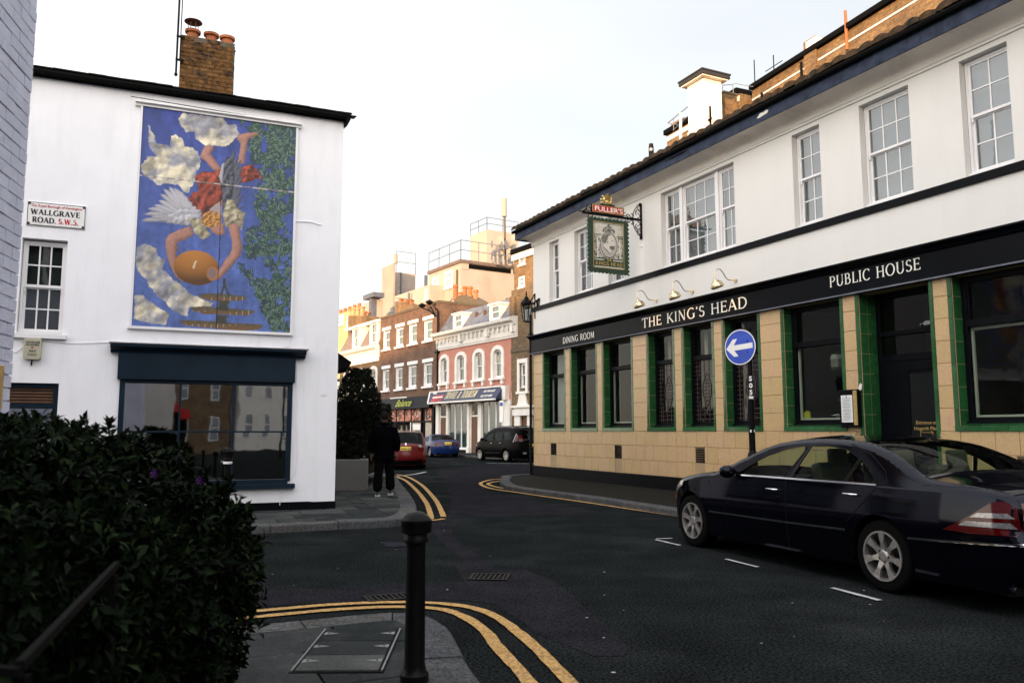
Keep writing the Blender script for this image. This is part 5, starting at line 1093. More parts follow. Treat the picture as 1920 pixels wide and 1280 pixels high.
    put(((X - 448) / 32) ** 2 + ((Y - 945) / 38) ** 2 < 1, lin((168, 110, 70))); put(((X - 446) / 20) ** 2 + ((Y - 944) / 26) ** 2 < 1, lin((130, 110, 110))); put(pip(X, Y, [(340, 915), (352, 880), (366, 874), (356, 900), (350, 920)]), lin((215, 190, 160)))
    st = lin((92, 82, 62)) * (.6 + .8 * n2)[:, None]; rim = lin((122, 92, 60))
    for P, Q in (([(380, 1055), (440, 1048), (630, 1062), (636, 1078), (600, 1088), (450, 1090), (385, 1076)], 1066), ([(330, 1125), (400, 1118), (678, 1138), (680, 1150), (640, 1166), (400, 1158), (340, 1142)], 1140), ([(268, 1195), (330, 1190), (728, 1212), (728, 1226), (700, 1240), (600, 1246), (300, 1220)], 1212)):
        put(pip(X, Y, P), st); put(pip(X, Y, P) & (Y > Q + (X - 380) * .03), rim * .8); put(pip(X, Y, P) & ((X % 34) < 2.5) & (Y > Q), lin((170, 160, 140)))
    for P in ([(485, 1088), (545, 1088), (532, 1112), (540, 1142), (478, 1136)], [(470, 1164), (535, 1166), (522, 1185), (535, 1212), (470, 1206)], [(486, 1060), (505, 1010), (508, 970), (520, 970), (522, 1010), (545, 1060), (530, 1062), (514, 1020), (500, 1062)]): put(pip(X, Y, P), lin((62, 62, 48)) * (.6 + .8 * n2)[:, None])
    ly = 420 + (X - 70) * .102; put(abs(Y - ly) < 2.6, lin((190, 180, 170)) * (.4 + .7 * (n2 > .5))[:, None], .8); vx_ = 497 - (Y - 450) * .034; put((abs(X - vx_ - (n3 - .5) * 5) < 2.8) & (Y > 455), lin((28, 24, 30)), .9)
    return C * (.86 + .2 * fbm(X, Y, .15, 77))[:, None]
MU = thing('mural', 'large painted panel of an upside down winged figure pouring a jug over a fountain', 'mural', LEFT.w(0, 0), LEFT.rz)
a, b, c, d = -3.47, -.88, 3.26, 7.10
paint_grid('painted_panel', 230, 330, mural, (a, -.035, c), (b, -.035, c), (a, -.035, d), (b, -.035, d), 'painted', MU)
MB().box(a - .035, a, -.05, .0, c, d).box(b, b + .04, -.05, .0, c, d).box(a - .06, b + .05, -.06, .0, c - .045, c).build('frame', 'win_white', MU)
MB().box(a, b, -.03, -.001, c, d).build('backboard', 'blue_shop', MU)
MB().ext([(0, d), (-.06, d), (-.06, d + .03), (-.11, d + .05), (-.11, d + .075), (0, d + .10)][::-1], a - .12, b + .09).build('drip_moulding', 'win_white', MU)
MB().add([(a - .2, -.012, d + .16), (a - .2, -.001, d + .15), (b - .9, -.001, d + .105), (b - .9, -.012, d + .115)], [(0, 1, 2, 3)]).build('crack', 'dark_lead', MU)
# ---- shopfront
SH = thing('shop_window', 'dark blue shopfront bay with six big reflecting panes under the mural', 'shop window', LEFT.w(0, 0), LEFT.rz)
f = MB(); f.box(-3.64, -.77, -.10, .0, 2.36, 2.80).ext([(0, 2.80), (-.10, 2.80), (-.12, 2.84), (-.17, 2.86), (-.22, 2.90), (-.22, 2.935), (0, 2.96)][::-1], -3.76, -.60)
f.build('fascia', 'blue_shop', SH, bevel=.005)
MB().box(-3.78, -.56, -.235, .0, 2.945, 2.962).build('lead_flashing', 'steel', SH)
f = MB(); f.box(-3.60, -3.52, -.04, .10, .62, 2.36).box(-.88, -.80, -.04, .10, .62, 2.36).box(-3.52, -.88, -.04, .10, 2.30, 2.36).box(-3.62, -.72, -.10, .10, .50, .58).box(-3.56, -.84, -.03, .1, .58, .66)
for x in (-2.66, -1.79): f.box(x - .018, x + .018, -.03, .05, .66, 2.30)
for x0, x1 in ((-3.52, -2.678), (-2.642, -1.808), (-1.772, -.88)): f.box(x0, x1, -.025, .045, 1.475, 1.505)
sf = f.build('window_frame', 'blue_shop', SH, bevel=.004)
for x0, x1 in ((-3.52, -2.678), (-2.642, -1.808), (-1.772, -.88)):
    for z0, z1 in ((.66, 1.475), (1.505, 2.30)): o = pane(sf, x0, x1, .01, z0, z1, 'glass_shop'); o.rotation_euler = (random.uniform(-.004, .004), 0, random.uniform(-.006, .006))
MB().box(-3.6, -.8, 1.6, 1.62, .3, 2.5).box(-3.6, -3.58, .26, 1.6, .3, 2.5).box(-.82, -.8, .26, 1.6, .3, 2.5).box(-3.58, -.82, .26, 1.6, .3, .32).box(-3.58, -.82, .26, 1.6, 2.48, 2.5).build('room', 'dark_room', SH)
# ---- upper left window, sign, alarm
sash(LH, -5.13, -4.50, 3.08, 4.60, .10, 3, 2, g='glass_far', behind='dim_room', blind_to=3.05, fw=.06)  # dark sheet behind the panes stands in for the unlit room, no blind here
MB().box(-5.2, -4.4, .5, .52, 2.9, 4.8).build('room', 'dark_room', LH)
MB().box(-5.25, -4.42, -.07, .10, 2.985, 3.06).build('window_sill', 'win_white', LH, bevel=.006)
# ground floor window with slatted blind behind the bush
fx = MB(); fx.box(-5.9, -4.49, .06, .14, 2.20, 2.27).box(-4.57, -4.49, .06, .14, 1, 2.2).box(-5.9, -4.57, .06, .14, 1.86, 1.94).build('window', 'blue_shop', LH)
for k in range(5): MB().box(-5.9, -4.57, .10 + .01, .15, 1.955 + k * .05, 1.985 + k * .05).build('slat', 'wood_door', LH)
MB().box(-5.9, -4.57, .12, .126, .3, 1.86).build('pane', 'glass_shop', LH); MB().box(-5.9, -4.5, .8, .82, .2, 2.3).build('room', 'dark_room', LH)
NP = thing('street_name_plate', 'white street name plate lettered WALLGRAVE ROAD S.W.5. above the left window', 'street sign', LEFT.w(0, 0), LEFT.rz)
MB().box(-5.10, -4.25, -.022, -.0, 4.84, 5.235).build('plate', 'sign_white', NP, bevel=.004)
bd_ = MB()
for (p, q, r, s_) in ((-5.095, -4.255, 4.845, 4.855), (-5.095, -4.255, 5.22, 5.23), (-5.095, -5.085, 4.855, 5.22), (-4.265, -4.255, 4.855, 5.22)): bd_.box(p, q, -.0245, -.022, r, s_)
for x in (-5.07, -4.28):
    for z in (4.87, 5.205): bd_.lathe([(0, -.026), (.022, -.026), (.022, -.022)], 10, (x, 0, z), 'y')
bd_.build('border', 'dark_lead', NP)
def wordL(t_, x, z, h, w_, m_, par, y=-.024, **k):
    m = MB(); letters(m, t_, x, z, h, y, width=w_, th=.001, **k); return m.build('lettering', m_, par)
wordL('WALLGRAVE', -5.045, 5.025, .088, .71, 'dark_lead', NP, thick=.26, thin=.12)
wordL('ROAD.', -5.015, 4.895, .088, .34, 'dark_lead', NP, thick=.26, thin=.12)
wordL('S.W.5.', -4.64, 4.895, .088, .29, 'red', NP, thick=.24, thin=.11)
text_obj('lettering', 'The Royal Borough of Kensington', .06, 'red', NP, (-5.05, -.0245, 5.155), width=.74, shear=.1, bold=.001)
AL = thing('alarm_box', 'cream alarm box lettered HANHAM ALARMS under the left window', 'alarm', LEFT.w(0, 0), LEFT.rz)
MB().prism([(-5.01, 2.665), (-4.97, 2.64), (-4.80, 2.64), (-4.76, 2.665), (-4.76, 2.96), (-4.78, 2.98), (-4.99, 2.98), (-5.01, 2.96)], -.09, 0).build('case', 'plastic_cream', AL, bevel=.008)
for s_, z, w_ in (('HANHAM', 2.90, .19), ('ALARMS', 2.86, .19), ('365', 2.76, .10), ('3322', 2.70, .13)): text_obj('lettering', s_, .05, 'dark_lead', AL, (-4.885 - w_ / 2, -.0915, z), width=w_, bold=.0008)
MB().box(-4.90, -4.875, -.092, -.0905, 2.815, 2.845).build('emblem', 'red', AL); MB().box(-4.90, -4.88, -.04, -.02, 2.55, 2.64).build('stalk', 'iron', AL)
def cable(nm, pts, r, label, cat='cable'):
    o = tag(MB().tube(pts, r, 5).build(nm, 'render_white' if r < .01 else 'iron'), label, cat); o.location = LEFT.w(0, 0); o.rotation_euler = (0, 0, LEFT.rz); return o
cable('wall_cable', [(-5.3, -.012, 2.78), (-5.12, -.012, 2.75), (-5.02, -.012, 2.86)], .006, 'short cable looping left of the alarm box')
cable('wall_cable', [(-4.76, -.012, 2.955), (-4.4, -.012, 2.93), (-4.1, -.012, 2.945), (-3.6, -.012, 2.985), (-3.0, -.012, 2.975), (-2, -.012, 2.985), (-1.0, -.012, 2.985), (-.88, -.012, 3.02), (-.87, -.012, 3.2)], .006, 'thin painted cable running right from the alarm box above the shop fascia')
cable('wall_cable', [(-.84, -.012, 5.33), (-.55, -.012, 5.35), (-.42, -.012, 5.31), (-.37, -.012, 5.32)], .008, 'short grey cable stub sticking out right of the mural')
cable('wall_cable', [(-.74, -.012, 2.8), (-.73, -.012, 1.9), (-.70, -.012, 1.1), (-.72, -.012, .75), (-.95, -.012, .45), (-.96, -.012, .2)], .006, 'thin cable down the wall right of the blue shop window')
# ================================================================ WHITE BRICK WALL, near left
wc = atY(62, 128, 4.7); wcx = wc.x; wd = Vector(ray(640, 808)[:2]).normalized()   # far vertical edge and direction of the wall
WB = thing('white_brick_wall', 'white painted brick side wall close at the left edge of the picture', 'wall', (wcx, 4.7, 0), math.atan2(-wd.x, wd.y) + math.pi / 2)
wroot = WB     # local +x runs away from the viewer, wall face looks to -y
MB().box(-14, -.012, .012, 9, -.1, 8.6).build('core', 'mortar_white', WB)
random.seed(21); nb = 0
for r in range(92):
    z = .55 + r * .075; x = -.0 - (0 if r % 2 else .1125)
    if z > 7.1: break
    first = True; 
    if r % 2 == 0: piece('brick', 'brick_white', WB, -.107, 0, random.uniform(-.002, .002), .1, z + .004, z + .071)
    for k in range(3):
        a = x - .225; piece('brick', 'brick_white', WB, a + .005, x - .003, random.uniform(-.003, .003), .09, z + .004, z + .071); x = a; nb += 1
MB().box(-14, -.80, .003, .05, -.1, 7.2).box(-.8, -.0, .003, .05, -.1, .55).build('wall_face', 'brick_white', WB)
o = thing('brass_plate', 'small brass plate on the white brick wall at the left edge', 'plate', WB.matrix_world @ Vector((0, 0, 0)), 0); bpy.data.objects.remove(o)
for zz in (2.6, 5.2):
    o = MB().box(-.02, 0.05, 2.0, 3.1, zz, zz + 1.5).build('window', 'win_white', WB); MB().box(.051, .06, 2.08, 2.5, zz + .08, zz + 1.42).box(.051, .06, 2.6, 3.02, zz + .08, zz + 1.42).build('pane', 'rubber', o)
bp_ = tag(MB().box(-.22, -.06, -.02, 0, 0, .25).build('brass_plate', 'gold', bevel=.004), 'small brass plate on the white brick wall at the left edge', 'plate')
wr = WB.rotation_euler.z; bp_.location = (wcx - .0, 4.7, 1.62); bp_.rotation_euler = (0, 0, wr); bp_.delta_location = (-math.cos(wr) * .10, -math.sin(wr) * .10, 0)
# ================================================================ THE TERRACE ACROSS THE JUNCTION
M['lantern_glass'] = glass('lantern_glass', (.8, .78, .8), .15, body=(.35, .33, .36), bodyamt=.5)
def cord(pts):  # convenience
    return pts
def slope_roof(mb, x0, x1, y0, z0, y1, z1): mb.add([(x0, y0, z0), (x1, y0, z0), (x1, y1, z1), (x0, y1, z1)], [(0, 1, 2, 3)])
def tthing(name, label, cat, u0=0., y=0.): p = TER.w(u0, y); return thing(name, label, cat, (p.x, p.y, 0), TER.rz)
def simple_window(root, a, b, c, d, y=.12, cols=1, fm='win_white', beh='blind', rows=1, g='glass_far', fw=.10):
    return sash(root, a, b, c, d, y, cols, rows, g=g, fm=fm, fw=fw, bar_=.035, behind=beh, horns=False)
def arch_surround(root, a, b, c, d, m='stucco', t=.28):
    """raised round-headed surround with sill on brackets"""
    xc = (a + b) / 2; w_ = (b - a) / 2; mb = MB(); rise = .26; n = 8
    inner = [(a, c)] + [(xc - w_ * math.cos(math.pi * k / n), d - rise + rise * math.sin(math.pi * k / n)) for k in range(n + 1)] + [(b, c)]
    W2 = w_ + t; outer = [(a - t, c)] + [(xc - W2 * math.cos(math.pi * k / n), d - rise + (rise + t * .9) * math.sin(math.pi * k / n)) for k in range(n + 1)] + [(b + t, c)]
    N_ = len(inner); y0 = -.07
    mb.add([(p[0], y0, p[1]) for p in inner] + [(p[0], y0, p[1]) for p in outer] + [(p[0], 0, p[1]) for p in outer] + [(p[0], .12, p[1]) for p in inner],
           [(i, i + 1, N_ + i + 1, N_ + i) for i in range(N_ - 1)] + [(N_ + i, N_ + i + 1, 2 * N_ + i + 1, 2 * N_ + i) for i in range(N_ - 1)] + [(i + 1, i, 3 * N_ + i, 3 * N_ + i + 1) for i in range(N_ - 1)])
    # corner fillers above the arch, in front of the window head
    top = [(p[0], .10, p[1]) for p in inner[1:-1]]; mb.add(top + [(b, .10, d + .02), (a, .10, d + .02)], [tuple(range(len(top) + 2))[::-1]])
    o = mb.build('window_surround', m, root, fixn=True)
    s_ = MB(); s_.box(a - t - .08, b + t + .08, -.18, 0, c - .14, c); s_.build('window_sill', m, o, bevel=.01)
    for x in (a - t * .5, b + t * .5): MB().prism([(x - .09, c - .42), (x + .09, c - .42), (x + .12, c - .14), (x - .12, c - .14)], -.14, 0).build('sill_bracket', m, o)
# ---------- pink building (x -5.3 .. 4.34)
PK = tthing('pink_house', 'pink rendered house over the TRAVEL & TOURISM shop with white cornice and slate mansard', 'house')
wins = [(-4.72, -3.72), (-2.42, -1.30), (-.03, 1.04), (2.28, 3.33)]
m = MB(); wall_holes(m, -5.22, 4.34, 3.2, 7.2, [(a, b, 4.75, 6.48) for a, b in wins], 0, .15); m.build('wall', 'pink', PK)
for a, b in wins:
    simple_window(PK, a + .02, b - .02, 4.75, 6.48, .10, beh=None); MB().box(a + .1, a + .32, .3, .31, 4.75, 6.4).box(b - .32, b - .1, .3, .31, 4.75, 6.4).build('curtain', 'curtain_white', PK); MB().box(a - .1, b + .1, .8, .82, 4.6, 6.6).build('room', 'dark_room', PK); arch_surround(PK, a + .05, b - .05, 4.75, 6.50)
c = MB(); c.ext([(0, 7.05), (-.08, 7.05), (-.08, 7.15), (-.12, 7.18), (-.12, 7.75), (-.28, 7.82), (-.30, 7.92), (-.55, 8.02), (-.60, 8.2), (-.3, 8.28), (0, 8.3)][::-1], -5.30, 5.06); c.build('cornice', 'stucco', PK)
for k in range(19):
    x = -5.0 + k * .545; MB().prism([(x - .06, 7.5), (x + .06, 7.5), (x + .08, 7.8), (x - .08, 7.8)], -.26, -.121).build('cornice_bracket', 'stucco', PK)
for x in (-1.6, 1.9, 4.8): MB().box(x - .14, x + .14, -.34, -.121, 7.35, 7.85).build('cornice_bracket', 'stucco', PK)
rm_ = MB(); slope_roof(rm_, -5.1, 4.9, -.05, 8.28, .95, 9.75); slope_roof(rm_, -5.1, 4.9, .95, 9.75, 6, 10.1); rm_.build('mansard_roof', 'slate', PK)
random.seed(4)
sm = MB().box(0, .40, 0, .02, 0, .30).mesh('slate_tile', 'slate')
for r in range(6):
    for k in range(25):
        x = -5.08 + k * .40 + (.2 if r % 2 else 0)
        if (-2.95 < x + .2 < -1.7) or (1.85 < x + .2 < 3.3): continue
        link('slate_tile', sm, PK, (x, -.09 + r * .165, 8.27 + r * .242), (-math.atan2(1.0, 1.47) + .0, 0, 0), (.96, 1, 1)) if x < 4.5 else None
for a, b in ((-2.85, -1.80), (1.97, 3.0)):
    d_ = MB(); d_.box(a - .1, a, -.05, .9, 8.3, 9.35).box(b, b + .1, -.05, .9, 8.3, 9.35).box(a - .2, b + .2, -.15, 1, 9.3, 9.40); o = d_.build('dormer', 'stucco', PK); w_ = simple_window(o, a + .0, b - .0, 8.38, 9.3, .0)
for x in (-.55, .55): MB().box(x - .1, x + .12, .32, .42, 8.95, 9.25).build('roof_vent', 'wood_door', PK)
MB().box(4.34, 4.9, -.15, 1.2, 8.3, 9.5).build('party_wall', 'brick_brown', PK)
# shopfront
s_ = MB(); s_.box(-5.22, 4.34, .25, .3, .1, 3.3); s_.build('shop_back', 'dark_room', PK)
for a, b in ((-5.25, -4.80), (-3.72, -3.45), (-.83, -.52), (.55, .98), (3.5, 4.34)):
    MB().box(a, b, -.12, .1, .1, 3.36).box(a - .03, b + .03, -.16, .1, .1, .5).build('pilaster', 'stucco', PK, bevel=.01)
for x in (-5.05, 3.9): MB().prism([(x - .2, 3.35), (x + .2, 3.35), (x + .26, 4.2), (x - .26, 4.2)], -.30, 0).build('console', 'stucco', PK)
for a, b, dn in ((-4.80, -3.72, 1), (-.52, .55, 1)):
    MB().box(a, b, -.02, .05, 2.42, 2.52).box(a, a + .1, -.02, .05, .12, 3.35).box(b - .1, b, -.02, .05, .12, 3.35).build('door_frame', 'stucco', PK); MB().box(a + .1, b - .1, .0, .05, .12, 2.42).build('door', 'wood_door', PK); MB().box(a + .1, b - .1, .0, .01, 2.52, 3.35).build('fanlight', 'glass_dark', PK)
text_obj('lettering', '62', .22, 'gold', PK, (-.2, -.06, 2.6), bold=.006)
for a, b in ((-3.45, -.83), (.98, 3.5)):
    n = 3; MB().box(a, b, .12, .125, .3, 3.35).build('shop_shutter', 'slate_green', PK) if False else None
    fr_ = MB()
    for k in range(n + 1): x = a + (b - a) * k / n; fr_.box(x - .05, x + .05, -.04, .04, .4, 3.35)
    fr_.box(a, b, -.05, .05, .3, .45); o = fr_.build('shop_frame', 'win_white', PK)
    for k in range(n): x0 = a + (b - a) * k / n + .05; x1 = a + (b - a) * (k + 1) / n - .05; pane(o, x0, x1, -.01, .45, 3.35, 'glass_far')
    g = MB()
    for k in range(13): x = a + .1 + (b - a - .2) * k / 12; g.box(x - .015, x + .015, .08, .10, .4, 3.35)
    for z in (1.0, 1.6, 2.2, 2.8): g.box(a, b, .085, .11, z, z + .05)
    g.build('security_grille', 'steel', o); MB().box(a, b, .13, .14, .3, 3.35).build('blind', 'teal', o)
sg = MB(); sg.add([(-5.95, -.20, 4.18), (3.75, -.20, 4.18), (3.75, -.75, 3.42), (-5.2, -.75, 3.42), (-5.95, 0, 4.18), (3.75, 0, 4.18), (3.75, 0, 3.42), (-5.2, 0, 3.42)], [(0, 3, 2, 1), (4, 5, 6, 7), (0, 1, 5, 4), (3, 7, 6, 2), (1, 2, 6, 5), (0, 4, 7, 3)])
sgn = sg.build('shop_sign', 'sign_navy', PK, fixn=True)
MB().bar((-5.95, -.22, 4.2), (3.75, -.22, 4.2), .045).bar((-5.2, -.77, 3.40), (3.75, -.77, 3.40), .05).bar((-5.95, -.22, 4.18), (-5.2, -.77, 3.40), .045).build('sign_edge', 'stucco', sgn)
tl_ = math.atan2(.55, .76); ra = math.pi / 2 - tl_
def signtext(fn_name, s__, x, zf, h, w_, mm, **k):
    o = thing('tmp', 'x', 'y'); bpy.data.objects.remove(o)
    m_ = MB(); letters(m_, s__, 0, 0, h, 0, width=w_, th=.01, **k); ob = m_.build('lettering', mm, sgn); zz = 3.42 + .76 * zf; ob.location = (x, -.75 + .55 * zf - .005, zz); ob.rotation_euler = (-tl_, 0, 0); return ob
signtext('', 'TRAVEL & TOURISM', -3.15, .26, .58, 4.15, 'text_gold', thick=.12, thin=.06, serif=.05, track=.24)
for (s__, x, zf, sz) in (('020 7244 6622', 1.75, .62, .22), ('020 7373 4848', 1.75, .22, .22)): text_obj('lettering', s__, sz, 'text_cream', sgn, (x, -.75 + .55 * zf - .012, 3.42 + .76 * zf), (math.pi / 2 - tl_, 0, 0), width=1.35, bold=.004)
text_obj('lettering', 'GHTS', .75, 'red', sgn, (-4.95, -.75 + .55 * .10 - .02, 3.42 + .76 * .10), (math.pi / 2 - tl_, 0, 0), width=1.55, bold=.05)
MB().box(-4.95, -3.45, 0, .004, -.04, .05).build('sign_stripe', 'text_cream', sgn); bpy.data.objects['sign_stripe'].location = (0, -.75 + .55 * .48 - .04, 3.42 + .76 * .48); bpy.data.objects['sign_stripe'].rotation_euler = (-tl_, 0, 0)
_pu = TER.uz(940, 770, 1.9)[0]
tag(MB().box(_pu - .2, _pu + .2, -1.9, -1.86, 2.0, 3.2).tube([(_pu, -1.84, .1), (_pu, -1.84, 3.2)], .04, 8).build('parking_sign', 'sign_white'), 'white parking notice on a post in front of the travel shop', 'sign').location = TER.w(0, 0)
o = bpy.data.objects['parking_sign']; o.rotation_euler = (0, 0, TER.rz); MB().box(_pu - .15, _pu + .15, -1.91, -1.901, 2.9, 3.1).build('blue_panel', 'sign_blue', o)
# ---------- red brick building (x -15.45 .. -5.25)
RB = tthing('red_brick_house', 'red brown brick house with white lintels over the dark Balance salon', 'house')
r1 = [(-14.75, -13.55), (-12.25, -11.05), (-9.95, -8.65), (-7.4, -6.15)]
m = MB(); wall_holes(m, -15.45, -5.24, 3.2, 10.55, [(a, b, 4.72, 6.35) for a, b in r1] + [(a, b, 7.98, 9.42) for a, b in r1], 0, .16)
m.add([(-5.24, 0, 7), (-5.24, 7, 7), (-5.24, 7, 10.55), (-5.24, 0, 10.55)], [(0, 1, 2, 3)]); m.build('wall', 'brick_red', RB)
MB().box(-15.48, -5.2, -.05, .35, 10.5, 10.66).build('parapet_coping', 'mortar', RB)
MB().box(-5.5, -5.2, .35, 7, 10.5, 10.66).build('parapet_coping', 'mortar', RB)
for c_, d_ in ((4.72, 6.35), (7.98, 9.42)):
    for a, b in r1:
        simple_window(RB, a + .03, b - .03, c_, d_, .10, beh='blind', fw=.13); MB().box(a - .18, b + .18, -.14, .0, c_ - .17, c_ - .03).build('window_sill', 'win_white', RB); MB().box(a - .22, b + .22, -.05, .01, d_ + .05, d_ + .30).build('lintel', 'win_white', RB)
        MB().box(a + .0, a + .001 + .05, -.0, .1, c_, d_).build('reveal', 'win_white', RB)
bf = MB(); bf.add([(-15.3, -.05, 4.02), (-5.9, -.05, 4.02), (-5.9, -.35, 3.15), (-15.3, -.35, 3.15), (-15.3, 0, 4.02), (-5.9, 0, 4.02), (-5.9, 0, 3.15), (-15.3, 0, 3.15)], [(0, 3, 2, 1), (4, 5, 6, 7), (0, 1, 5, 4), (3, 7, 6, 2), (1, 2, 6, 5), (0, 4, 7, 3)])
bfo = bf.build('shop_sign', 'black_paint', RB, fixn=True)
text_obj('lettering', 'Balance', .80, 'lime', bfo, (-11.6, -.36, 3.33), (math.radians(71), 0, 0), width=2.7, shear=.35, bold=.005)
MB().tube([(-12.2, -.45, 3.98), (-9.3, -.45, 3.98)], .05, 6).build('striplight', 'win_white', bfo)
MB().box(-15.45, -5.24, .7, .75, .1, 3.3).build('shop_back', 'dark_room', RB)
[MB().box(q_, q_ + .33, -.08, .1, .1, 3.2).build('shop_pier', 'black_paint', RB) for q_ in (-5.94, -13.93, -15.45)]
sp = [-13.6, -12.05, -10.6, -9.4, -7.75, -7.25, -5.95]
f = MB()
for x in sp: f.box(x - .06, x + .06, -.02, .08, .1, 3.2)
f.box(-13.6, -5.95, -.02, .08, 2.15, 2.25).build('shop_frame', 'black_paint', RB)
def blot(seed, c1, c2, c3):
    def fn(s, t_):
        n = fbm(s, t_, 3.5, seed); n2 = fbm(s, t_, 8, seed + 9); A = np.array(lin(c1)); B = np.array(lin(c2)); D = np.array(lin(c3)); k = np.clip((n - .35) * 5, 0, 1)[:, None]; C = A * (1 - k) + B * k; C[n2 > .62] = D; return C
    return fn
for k, (x0, x1) in enumerate(zip(sp, sp[1:])):
    if x1 - x0 < .7: continue
    paint_grid('poster', 34, 24, blot(k * 13 + 2, (40, 20, 18), (176, 104, 76), (200, 170, 160)), (x0 + .06, .02, 2.25), (x1 - .06, .02, 2.25), (x0 + .06, .02, 3.2), (x1 - .06, .02, 3.2), 'painted', RB)
MB().box(-9.34, -7.81, .06, .08, .1, 2.15).box(-7.2, -6.0, .06, .08, .1, 2.15).build('blind', 'curtain', RB); MB().box(-9.2, -7.95, .03, .05, 1.6, 2.0).build('notice', 'sign_white', RB)
MB().box(-9.52, -9.38, -.03, .03, .1, 2.15).build('door_edge', 'win_white', RB)
for k in range(9):
    x = -13.3 + k * .45; MB().lathe([(0, .0), (.09, .02), (.11, .3), (.05, .4), (.07, .55), (0, .6)], 8, (x, .4, 1.0 + .35 * (k % 2))).build('display_bottle', 'plastic_cream', RB)
MB().tube([(-5.15, -.08, 3.9), (-5.15, -.08, 9.9), (-5.4, -.14, 10.1)], .06, 8).box(-5.4, -4.95, -.2, 0, 6.9, 7.05).build('downpipe', 'iron', RB)
FLD = tthing('flood_lamps', 'pair of black floodlamps on a bent pole at the top of the red brick house', 'lamp')
MB().tube([(-5.35, -.15, 9.5), (-5.5, -.5, 9.9), (-6.0, -.8, 10.1)], .045, 6).tube([(-5.35, -.15, 9.5), (-5.3, -.6, 10.2)], .04, 6).build('arm', 'iron', FLD)
for c_ in ((-6.1, -.85, 10.25), (-5.35, -.65, 10.4)): MB().lathe([(0, .28), (.14, .2), (.26, .12), (.24, .02), (.10, -.08), (0, -.14)], 10, c_).build('lamp_head', 'iron', FLD, fixn=True)
# ---------- far left house with mansard (x -24.5 .. -15.45)
BH = tthing('brown_brick_house', 'brown brick house with white cornice and brown mansard at the left end of the terrace', 'house')
w1 = [(-20.0, -18.75), (-17.25, -16.05)]; w1 += [(-23.2, -22.0)]
m = MB(); wall_holes(m, -24.5, -15.46, 3.2, 7.5, [(a, b, 5.0, 6.55) for a, b in w1], 0, .15); m.build('wall', 'brick_brown', BH)
for a, b in w1: simple_window(BH, a + .03, b - .03, 5.0, 6.5, .1, beh='curtain'); arch_surround(BH, a + .05, b - .05, 5.0, 6.55)
c = MB(); c.ext([(0, 7.15), (-.1, 7.15), (-.12, 8.05), (-.5, 8.2), (-.6, 8.42), (-.2, 8.55), (0, 8.55)][::-1], -24.5, -15.6); c.build('cornice', 'stucco', BH)
for k in range(14): x = -23.9 + k * .62; MB().box(x - .07, x + .07, -.32, -.121, 7.8, 8.1).build('cornice_bracket', 'stucco', BH)
rr = MB(); slope_roof(rr, -24.5, -15.5, -.1, 8.5, 1.0, 10.6); slope_roof(rr, -24.5, -15.5, .7, 10.75, 6, 12.6); rr.box(-24.5, -15.5, .45, .75, 10.5, 10.72); rr.build('mansard_roof', 'slate_brown', BH)
MB().box(-24.3, -15.6, .3, .46, 10.45, 10.72).build('eaves', 'stucco', BH)
for a, b in ((-21.2, -19.9), (-17.3, -16.0)):
    o = MB().box(a - .15, a, -.1, 1, 8.6, 10.4).box(b, b + .15, -.1, 1, 8.6, 10.4).box(a - .25, b + .25, -.2, 1, 10.35, 10.5).build('dormer', 'stucco', BH); simple_window(o, a, b, 8.7, 10.35, .0, cols=2, rows=1)
MB().box(-24.5, -15.5, .3, .35, .1, 3.3).build('shop_back', 'dark_room', BH)
for a, b in ((-24.5, -22), (-19.5, -18.9), (-17.2, -16.9), (-16.05, -15.5)): MB().box(a, b, -.1, .1, .1, 3.9).build('pilaster', 'stucco', BH)
MB().box(-24.5, -15.5, -.12, .05, 3.3, 4.1).build('fascia', 'stucco', BH); MB().box(-18.9, -17.2, -.02, .05, .1, 3.2).build('door', 'sign_green', BH)
simple_window(BH, -16.85, -16.1, 2.2, 3.25, 0.0); MB().box(-16.9, -16.05, -.05, .1, .1, 2.15).build('wall_panel', 'stucco', BH)
# ---------- narrow dark brick house (x 4.34 .. 9)
DB = tthing('dark_brick_house', 'dark brick house with a small white framed window beside the pink house', 'house')
m = MB(); wall_holes(m, 4.36, 12, .1, 9.9, [(5.3, 5.95, 4.0, 5.45), (5.45, 6.2, .1, 2.3)], 0, .16); m.add([(4.36, 0, 8), (4.36, 7, 8), (4.36, 7, 9.9), (4.36, 0, 9.9)], [(3, 2, 1, 0)]); m.build('wall', 'brick_brown', DB)
simple_window(DB, 5.32, 5.93, 4.0, 5.45, .08); fr2 = MB(); fr2.box(5.08, 5.3, -.08, 0, 3.8, 5.7).box(5.95, 6.17, -.08, 0, 3.8, 5.7).box(5.3, 5.95, -.08, 0, 5.45, 5.7).box(5.0, 6.25, -.12, 0, 3.66, 3.8).prism([(5.0, 2.95), (6.25, 2.95), (6.1, 3.1), (5.95, 3.66), (5.3, 3.66), (5.15, 3.1)], -.09, 0); fr2.build('window_surround', 'stucco', DB)
MB().box(4.85, 5.45, -.12, .0, .1, 2.4).box(6.2, 6.6, -.12, 0, .1, 2.4).box(4.75, 6.7, -.2, 0, 2.4, 2.75).box(4.65, 6.8, -.28, 0, 2.85, 2.98).box(4.8, 6.65, -.14, 0, 2.75, 2.85).box(7.0, 7.5, -.1, 0, .1, 4.2).build('door_surround', 'stucco', DB)
MB().box(5.45, 6.2, .05, .1, .1, 2.3).build('door', 'wood_door', DB)
MB().box(4.34, 7, -.06, 0, 6.15, 6.35).build('string_course', 'mortar', DB)
